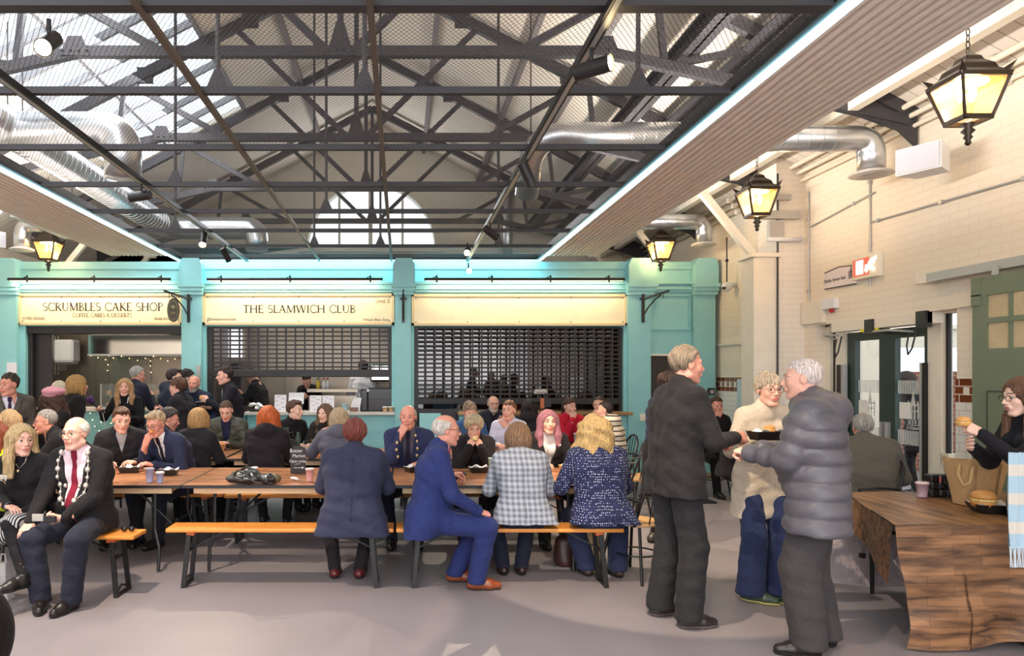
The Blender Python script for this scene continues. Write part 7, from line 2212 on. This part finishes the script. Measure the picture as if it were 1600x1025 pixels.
person('person in black mostly hidden behind the navy hooded jacket', PX(281, 11.0), 11.0, -80, sit=False, H=1.76, sex='f', hair=('updo', (46, 36, 38)), skin='pale', top=dict(kind='sweater', c=BK), bottom=dict(c=BK), v=.016)
P = person('person in glasses, black jacket and red scarf, facing left by the counter', PX(290, 9.4), 9.4, 78, sit=False, H=1.63, w=1.15, sex='f', bust=.02, head=(0, 4, 0), hair=('updo', (96, 66, 52)), skin='pink', glasses=(150, 110, 90), armL='chest', armR='chest', handL='pinch', top=dict(kind='jacket', c=(34, 32, 36), V=.05, vb=.1, shirt=(160, 36, 52), hem=.2), bottom=dict(c=BK), v=.012)
person('person in a navy jacket facing us behind the red scarf wearer', PX(308, 10.2), 10.2, 176, sit=False, H=1.66, w=1.15, hair=('bald', (0, 0, 0)), beard=(150, 140, 134), skin='ruddy', top=dict(kind='coat', c=(40, 46, 66), hem=.15), bottom=dict(c=(36, 38, 44)), v=.013, armL=(-.22, .14, .92), armR='hang')
P = person('person in a black zip-neck top standing with a burger and tray', PX(366, 9.9), 9.9, 116, sit=False, H=1.79, w=1.12, head=(0, 6, 0), hair=('short', (56, 42, 38)), skin='pink', armL='chest', armR='belly', handL='grip', handR='flat', pnR=(0, 0, 1), top=dict(kind='sweater', c=(30, 28, 36), hem=.12), bottom=dict(c=(26, 24, 26)), v=.011)
ride(P, 'zip', [(0, .5), (0, .44), (0, .36)], .004, M_grey, .004)
hp_ = P['hand'](-1, .1, .03); burger(hp_, 'burger held by the person in the zip-neck top', .045)
hp_ = P['hand'](1, .1, .03); tray((hp_[0] - .02, hp_[1] - .02, hp_[2] + .0), 20, 'black tray balanced on the hand of the person in the zip-neck top')
person('server in black working sideways behind the sandwich counter, left of the till', PX(410, 12.1), 12.1, 75, sit=False, H=1.74, lean=12, head=(0, 25, 0), hair=('short', (60, 46, 40)), armL='chest', armR='chest', top=dict(kind='sweater', c=(28, 27, 30)), bottom=dict(c=BK), v=.015, z0=.06)
person('cook in black bending over the steel bench with head down', PX(489, 13.2), 13.2, 170, sit=False, H=1.76, lean=30, curve=16, head=(0, 40, 0), hair=('crew', (50, 40, 36)), armL='chest', armR='chest', top=dict(kind='sweater', c=(28, 27, 30)), bottom=dict(c=BK), v=.015, z0=.05)
person('chef in a white jacket at the right end of the sandwich kitchen', PX(570, 12.6), 12.7, 20, sit=False, H=1.84, w=1.15, hair=('short', (60, 46, 40)), armL='chest', armR='chest', top=dict(kind='jacket', c=(232, 232, 236), hem=.2), bottom=dict(c=BK), v=.015, z0=.1)

# ---- sitters at the tables
person('person in a black jacket with grey lining, seated behind the left front table', PX(192, 7.3), 7.32, 196, H=1.78, w=1.15, lean=14, curve=14, head=(14, 14, 0), hair=('quiff', (84, 58, 44)), skin='pink', armL=(-.14, .36, .80), armR=(.14, .36, .80), top=dict(kind='coat', c=(36, 34, 38), V=.05, vb=.35, shirt=(170, 168, 170), hood=True, hem=.1), bottom=dict(c=BK), v=.0115)
person('person in a dark coat turned away, seated behind the navy suit wearer', PX(226, 7.75), 7.72, -58, H=1.72, w=1.15, lean=20, curve=12, head=(-14, 16, 0), hair=('short', (60, 54, 54)), skin='ruddy', top=dict(kind='coat', c=(44, 44, 50), hem=.12), bottom=dict(c=BK), v=.013)
P = person('person in glasses and navy suit with black tie, eating with head bowed', PX(280, 7.3), 7.3, 152, H=1.78, w=1.15, lean=20, curve=18, head=(10, 20, 0), hair=('parted', (176, 150, 118)), skin='ruddy', glasses=(60, 48, 44), armR='mouth', handR='pinch', armL=(-.10, .42, .79), handL='relax', top=dict(kind='jacket', c=(44, 48, 72), V=.07, vb=.1, shirt=W1, tie=(44, 34, 44)), bottom=dict(c=(36, 38, 52)), v=.0105)
hp_ = P['hand'](1, .14, .02); burger(hp_, 'last bite of a burger at the lips of the person in the navy suit', .022, 0, (222, 140, 60))
person('person in a plain black coat, back to us at the left back table', PX(302, 7.62), 7.66, -8, H=1.6, sex='f', hair=('bob', (176, 136, 88)), top=dict(kind='coat', c=(36, 34, 38), hem=.12), bottom=dict(c=BK), v=.013, hscale=1.05)
P = person('person in an open olive jacket looking down at a small sandwich', PX(358, 9.1), 9.15, 180, H=1.76, w=1.15, lean=12, curve=12, head=(4, 28, 0), hair=('crew', (92, 68, 54)), skin='pink', armL='tablein', armR='tablein', handL='pinch', handR='pinch', top=dict(kind='coat', m=M_olive, V=.06, vb=.1, shirt=(40, 42, 72), hem=.1, collar=True), bottom=dict(c=BK), v=.0115)
hp_ = P['hand'](1, .1, .02); burger(hp_, 'small sandwich in the hands of the person in the olive jacket', .03)
person('person in a black hooded coat, back to us, left of the chalkboard', PX(414, 7.55), 7.6, -4, H=1.66, w=1.12, sex='f', hair=('long', (190, 92, 42)), top=dict(kind='coat', c=(34, 29, 33), hood=True, hem=.12), bottom=dict(c=BK), v=.0115, hscale=1.08, armL='table', armR='table', shoes=(38, 34, 36), sole=(200, 200, 200))

person('person in a black collared shirt seated facing right below the till', PX(452, 9.2), 9.2, 222, H=1.7, head=(30, 4, 0), hair=('quiff', (92, 64, 50)), skin='pale', top=dict(kind='shirt', c=(32, 30, 34), collar=True), bottom=dict(c=BK), v=.013)
person('person in a brownish black top seated at the back under the menus', PX(512, 9.2), 9.2, 168, H=1.6, sex='f', head=(-14, 4, 0), hair=('long', (112, 86, 66)), skin='pale', top=dict(kind='coat', c=(46, 42, 40), hem=.1), bottom=dict(c=BK), v=.013)
person('person in a grey hooded coat, half hidden by the long navy coat', PX(528, 7.5), 7.6, 4, H=1.62, w=1.1, sex='f', hair=('bob', (180, 158, 126)), top=dict(kind='coat', c=(88, 88, 102), hood=True, hem=.14), bottom=dict(c=BK), v=.0125, armL=(-.2, .3, 1.0), armR='mouth')
P = person('person in a long flared navy coat, back to us on the front bench', PX(552, 5.68), 5.66, -2, H=1.64, w=1.36, sex='f', lean=6, curve=12, head=(4, 8, 0), hair=('pixie', (122, 62, 52)), top=dict(kind='coat', c=(48, 50, 72), hem=.36, drape=.05, collar=True), bottom=dict(c=(34, 30, 34)), shoes=(92, 32, 34), v=.0095, armL=(-.16, .36, .84), armR=(.16, .36, .84), footL=(-.17, .20, 0), footR=(.03, .20, 0), seat=.46)
def seam_back(P, t0, t1, c, x=0):
    b = MB(); b.tube([P['back'](x, t_) for t_ in np.linspace(t1, t0, 14)], .0022, 5); b.build('back_seam', mat('seam_%d_%d_%d' % c, c), P['root'], True, world=False)
seam_back(P, -.02, .46, (30, 31, 48))
P = person('person in a navy jacket with gold chain links, hand at the mouth', PX(640, 7.3), 7.3, 174, H=1.78, w=1.22, lean=8, curve=10, head=(-2, 4, 0), hair=('balding', (170, 158, 150)), skin='ruddy', armR='mouth', handR='pinch', armL='table', top=dict(kind='jacket', c=(44, 50, 84), V=.07, vb=.05, shirt=(92, 84, 96), tie=(40, 38, 60)), bottom=dict(c=(34, 36, 52)), v=.0105)
for x, t_ in ((-.075, .5), (-.09, .44), (-.095, .37), (-.09, .3), (.09, .44), (.095, .37), (.085, .3)):
    q = P['surf'](x, t_, .008); b = MB(); b.sphere(q, .015, 8, 6, 1.3); b.build('chain_link', MATS['badge_gold'], P['root'], True, world=False)
P = person('person in a bright blue suit and brown shoes sitting sideways on the bench', PX(670, 5.6), 5.62, -88, H=1.76, w=1.26, belly=.05, lean=6, curve=10, head=(2, 4, 0), hair=('balding', (206, 196, 188)), skin='ruddy', jowl=.008, glasses=(110, 60, 40),
           armR=(.17, .37, .615), hdR=(-.2, .9, -.1), handR='fist', armL=(-.42, .22, .82), hdL=(-.4, .8, -.1), handL='pinch', top=dict(kind='jacket', c=(44, 53, 104), V=.06, vb=.0, shirt=(232, 218, 222), tie=(170, 32, 56), hem=.14, drape=.045), bottom=dict(c=(44, 53, 104), loose=.018),
           shoes=(134, 66, 36), sole=(70, 40, 30), socks=(176, 24, 60), v=.0095, footR=(.10, .36, 0), footL=(-.12, .22, 0), seat=.46)
seam_back(P, -.02, .46, (28, 34, 74))
wrist_band(P, 1, (120, 206, 110))
P = person('person in black biting into a sandwich held with both hands', PX(738, 7.3), 7.32, 180, H=1.56, w=1.08, sex='f', lean=12, curve=14, head=(0, 16, 0), hair=('pixie', (190, 172, 138)), skin='pink', glasses=(140, 120, 100), armL='mouth', armR='mouth', handL='grip', handR='grip', top=dict(kind='coat', c=(34, 30, 32), hem=.08), bottom=dict(c=BK), v=.0105)
wrist_band(P, -1, (120, 220, 100))
q_ = P['world'](P['HC'] + P['Rh'] @ np.array([0, .135, -.07])); burger(q_, 'sandwich at the mouth of the sandwich eater in black', .032, 0, (232, 206, 150))
person('person in a blue sweater, second row behind the sandwich eater', PX(733, 9.1), 9.15, 180, H=1.66, sex='f', head=(10, 14, 0), hair=('updo', (150, 132, 112)), skin='pink', top=dict(kind='sweater', c=(54, 88, 128)), bottom=dict(c=BK), v=.013, armL='table', armR='table')
person('person in glasses and dark jacket seated before the closed shutter', PX(768, 10.6), 10.55, 182, H=1.76, w=1.1, hair=('balding', (170, 160, 150)), beard=(190, 180, 170), skin='pink', glasses=(70, 60, 60), top=dict(kind='coat', c=(44, 44, 56), V=.04, vb=.3, shirt=(40, 38, 42), hem=.12, collar=True), bottom=dict(c=BK), v=.013, armL='lap', armR='lap')
person('person in a pale lilac shirt with one hand on the chest', PX(796, 9.1), 9.15, 172, H=1.72, w=1.05, lean=10, head=(-20, 2, 0), hair=('short', (128, 88, 62)), skin='pink', armL=(.02, .2, 1.0), handL='flat', hdL=(.7, -.1, .6), pnL=(0, -1, 0), armR='table', top=dict(kind='shirt', c=(212, 214, 236), collar=True), bottom=dict(c=BK), v=.0115)
person('person in a dark hooded coat at the video camera, back to us', PX(826, 10.0), 10.0, -14, H=1.66, sex='f', hair=('long', (48, 36, 36)), top=dict(kind='coat', c=(44, 38, 42), hood=True), bottom=dict(c=BK), v=.013, armL='chest', armR='chest')
P = person('person in a grey tweed check jacket, back to us on the bench', PX(816, 5.68), 5.66, 0, H=1.62, w=1.16, sex='f', lean=13, curve=16, head=(0, 22, 0), hair=('bob', (116, 88, 66)), top=dict(kind='jacket', m=M_tweed, hem=.13, flare=.03, drape=-.045, collar=True), bottom=dict(c=(34, 36, 52), loose=.01), shoes=(44, 26, 26), v=.0095, armL='table', armR='table', footL=(-.11, .30, 0), footR=(.04, .30, 0), seat=.46)
seam_back(P, .0, .44, (90, 96, 112))
P = person('person in a black jacket over a zebra-striped top, facing us', PX(851, 7.3), 7.32, 186, H=1.64, w=1.1, sex='f', bust=.02, lean=8, head=(-4, 2, 0), hair=('long_fringe', (160, 104, 116)), skin='pink', armL='table', armR='table', top=dict(kind='jacket', c=(34, 30, 34), V=.08, vb=.12, shirt=(200, 198, 200), hem=.1), bottom=dict(c=BK), v=.0105)
for k in range(5):
    ride(P, 'black_stripe', [(-.05 + .012 * k, .44 - .05 * k + .02), (0, .42 - .05 * k), (.05 - .012 * k, .44 - .05 * k + .02)], .006, M_blk, .003)
q = P['surf'](-.1, .4, .006); b = MB(); b.sphere(q, .01, 8, 6); b.build('lapel_badge', M_white, P['root'], True, world=False)
person('person in a red jacket resting one cheek on a hand', PX(887, 10.1), 10.05, 172, H=1.72, w=1.1, sex='f', head=(34, 4, 0), hair=('ponytail', (74, 50, 42)), skin='pink', armR='mouth', handR='relax', armL='lap', top=dict(kind='jacket', c=(200, 34, 56), hem=.1, collar=True), bottom=dict(c=BK), v=.012)
person('person in a dark jacket, hand at the mouth, right of the red jacket', PX(936, 10.5), 10.45, 158, H=1.74, head=(-4, 4, 0), hair=('crew', (76, 58, 48)), skin='pink', armR='mouth', handR='pinch', top=dict(kind='jacket', c=(36, 36, 46), V=.05, shirt=W1), bottom=dict(c=BK), v=.013)
person('person in a cream hoodie with dark stripes, turned to the left', PX(964, 9.25), 9.25, 62, H=1.68, w=1.15, sex='f', lean=10, head=(10, 0, 0), hair=('crew', (50, 36, 36)), skin='pink', armL='mouth', armR='table', top=dict(kind='coat', m=M_stripe, hood=True, hem=.06), bottom=dict(c=BK), v=.012)
P = person('person in a speckled navy boucle jacket and jeans, back to us', PX(938, 5.68), 5.66, 4, H=1.7, w=1.24, sex='f', lean=8, curve=12, head=(2, 8, 0), hair=('fluffylong', (190, 158, 106)), top=dict(kind='jacket', m=M_boucle, hem=.14, flare=.03, drape=-.04), bottom=dict(c=(46, 54, 82), loose=.03), shoes=(74, 56, 48), v=.0095, armL=(-.2, .34, .82), armR='table', footL=(-.02, .28, 0), footR=(.22, .22, 0), seat=.46, hscale=1.12)

# ---- the standing group on the right
P = person('person in a black suit standing in profile, holding out a food tray', PX(1056, 4.8), 4.82, -80, sit=False, H=1.86, w=1.16, lean=3, curve=5, head=(-6, 4, 0), hair=('short', (134, 118, 100)), skin='ruddy', jowl=.004, armR=(.10, .38, 1.235), hdR=(-.1, .95, .0), handR='grip', pnR=(-.8, 0, -.5), armL=(-.08, .34, 1.20), hdL=(.1, .95, .1), handL='grip',
           top=dict(kind='jacket', c=(36, 34, 36), V=.06, vb=.05, shirt=(226, 218, 222), tie=(60, 50, 60), hem=.15), bottom=dict(c=(42, 41, 43), loose=.03), shoes=(46, 40, 40), sole=(96, 86, 84), v=.009, footR=(.13, .02, 0), footL=(-.13, -.04, 0), footyaw=(5, -5))
seam_back(P, -.1, .48, (26, 25, 26))
wrist_band(P, 1, (150, 224, 90))
hp_ = P['hand'](1, .13, .0)
tray((hp_[0] + .10, hp_[1] - .02, hp_[2] - .02), 8, 'black food tray passed between the two standing people', L=.1, W_=.065, h=.06)
burger((hp_[0] + .13, hp_[1] - .02, hp_[2] + .05), 'golden burger in the tray between the standing pair', .035)
person('person in a navy top and dark skirt hidden behind the black suit', PX(1032, 7.0), 7.0, -70, sit=False, H=1.7, sex='f', hair=('updo', (66, 48, 42)), skin='pink', top=dict(kind='sweater', c=(44, 46, 68), hem=.1), bottom=dict(kind='tights', c=(34, 30, 34), skirt=(31, 28, 30), skirtlen=.45), v=.014, shoes=(60, 52, 48))
P = person('person in a grey quilted puffer coat, back to the camera', PX(1281, 4.3), 4.32, 58, sit=False, H=1.76, w=1.62, belly=.06, lean=3, curve=5, head=(4, 4, 0), hair=('thin', (224, 208, 200)), skin='pink', jowl=.012, armL=(-.10, .36, 1.17), armR=(.14, .32, 1.18), hdL=(.35, .8, .2), handL='grip', handR='grip',
           top=dict(kind='puffer', m=M_puff, hood=True, hem=.22, flare=.02, name='puffer_coat'), bottom=dict(c=(66, 62, 64), loose=.045), shoes=(34, 27, 26), v=.009, footL=(-.14, .04, 0), footR=(.10, -.03, 0), footyaw=(22, -10))
P = person('person in glasses, cream knit top and jeans behind the puffer coat', PX(1192, 5.25), 5.3, 184, sit=False, H=1.68, w=1.0, sex='f', head=(-4, 4, 0), hair=('updo', (176, 160, 140)), skin='pink', glasses=(70, 58, 50), armR=(.16, .28, 1.22), handR='relax', hdR=(.1, .5, .5), armL='belly', top=dict(kind='sweater', c=(206, 190, 170), hem=.3, hood=False), bottom=dict(c=(48, 58, 92), loose=.05), shoes=(58, 74, 60), sole=(196, 186, 120), v=.0105, footR=(.1, .05, 0), footL=(-.12, .05, 0), footyaw=(0, 50))
person('person in black seated far off, hand over the mouth, by the tiles', PX(1112, 10.1), 10.1, 184, H=1.74, head=(0, 4, 0), hair=('short', (74, 54, 44)), skin='ruddy', armR='mouth', handR='flat', top=dict(kind='jacket', c=(36, 33, 36), hem=.08), bottom=dict(c=BK), v=.013)
P = person('seated person in a black coat with a gold band around the collar', PX(1148, 8.35), 8.4, 228, H=1.74, w=1.2, lean=16, curve=14, head=(10, 12, 0), hair=('bald', (0, 0, 0)), skin='tan', glasses=(120, 100, 80), armL='lap', armR='lapin', top=dict(kind='coat', c=(36, 32, 34), V=.04, vb=.35, shirt=W1, hem=.34), bottom=dict(c=(36, 36, 42)), shoes=(50, 50, 54), v=.0115, footL=(-.1, .45, 0), footR=(.12, .3, 0))
ride(P, 'gold_band', [(.085, .5), (.1, .44), (.1, .38), (.08, .3)], .011, mat('gold_braid', (196, 160, 84), rough=.4, metal=.5)); ride(P, 'gold_band', [(-.085, .5), (-.1, .44), (-.1, .38), (-.08, .3)], .011, MATS['gold_braid'])
person('heavy seated person in a grey-brown jacket leaning forward by the glass doors', PX(1352, 6.5), 6.45, -24, H=1.74, w=1.4, lean=22, curve=16, head=(10, 14, 0), hair=('short', (170, 164, 158)), skin='ruddy', armL='table', armR='table', top=dict(kind='coat', c=(98, 92, 84), hem=.12), bottom=dict(c=(60, 54, 62)), v=.0115)
P = person('person in glasses and black at the right edge, lifting a burger', PX(1630, 4.45), 4.45, 84, sit=False, H=1.65, w=1.1, sex='f', bust=.02, head=(0, 10, 0), hair=('long', (104, 72, 52)), skin='pale', glasses=(28, 24, 26), armL=(-.02, .37, 1.29), hdL=(.0, .8, .3), handL='grip', pnL=(.8, 0, -.3), armR='chest', handR='relax', top=dict(kind='sweater', c=(30, 28, 34), hem=.1), bottom=dict(kind='tights', c=(34, 26, 28), skirt=(60, 44, 46), skirtlen=.5, skirtm=M_floral), shoes=(34, 28, 28), v=.010)
hp_ = P['hand'](-1, .09, .03); burger((hp_[0], hp_[1], hp_[2] + .03), 'burger held up by the person at the right edge', .042, 0, (220, 160, 90))
t = thing('scarf', 'pale blue checked scarf with a fringe hanging at the right edge', 'scarf', (PX(1600, 4.1), 4.15, .9))
x0 = PX(1579, 4.15)
b = MB(); b.sheet([[(x0 + .0 + u * .13 + .03 * (1 - v_), 4.15 + .015 * math.sin(u * 14 + v_ * 3) + .05 * (1 - v_), 1.20 - .55 * v_) for v_ in np.linspace(0, 1, 12)] for u in np.linspace(0, 1, 14)]); b.build('cloth_panel', stripe_mat('scarf_check', (178, 204, 220), (222, 214, 204), 6.0, .4), t, True)
b = MB(); b.sheet([[(x0 + u * .13, 4.165 + .015 * math.sin(u * 14), 1.20 - .55 * v_) for v_ in np.linspace(0, 1, 3)] for u in np.linspace(0, 1, 14)]); b.build('cloth_lining', MATS['scarf_check'], t, True)
b = MB()
for i in range(16): b.tube([(x0 + i * .0085, 4.155, .66), (x0 + i * .0085 - .006 * math.sin(i * 2), 4.15, .60), (x0 + i * .0085 + .004 * math.sin(i), 4.15, .54)], .0035, 5)
b.build('fringe', mat('fringe_pale', (200, 212, 220)), t)
person('person in a dark coat outside, seen through the right-hand glass door', 7.0, 9.75, 60, sit=False, H=1.72, sex='f', hair=('bob', (60, 46, 40)), top=dict(kind='coat', c=(40, 32, 38), hem=.3), bottom=dict(kind='tights', c=(30, 28, 32)), v=.016, armL='belly', armR='chest')
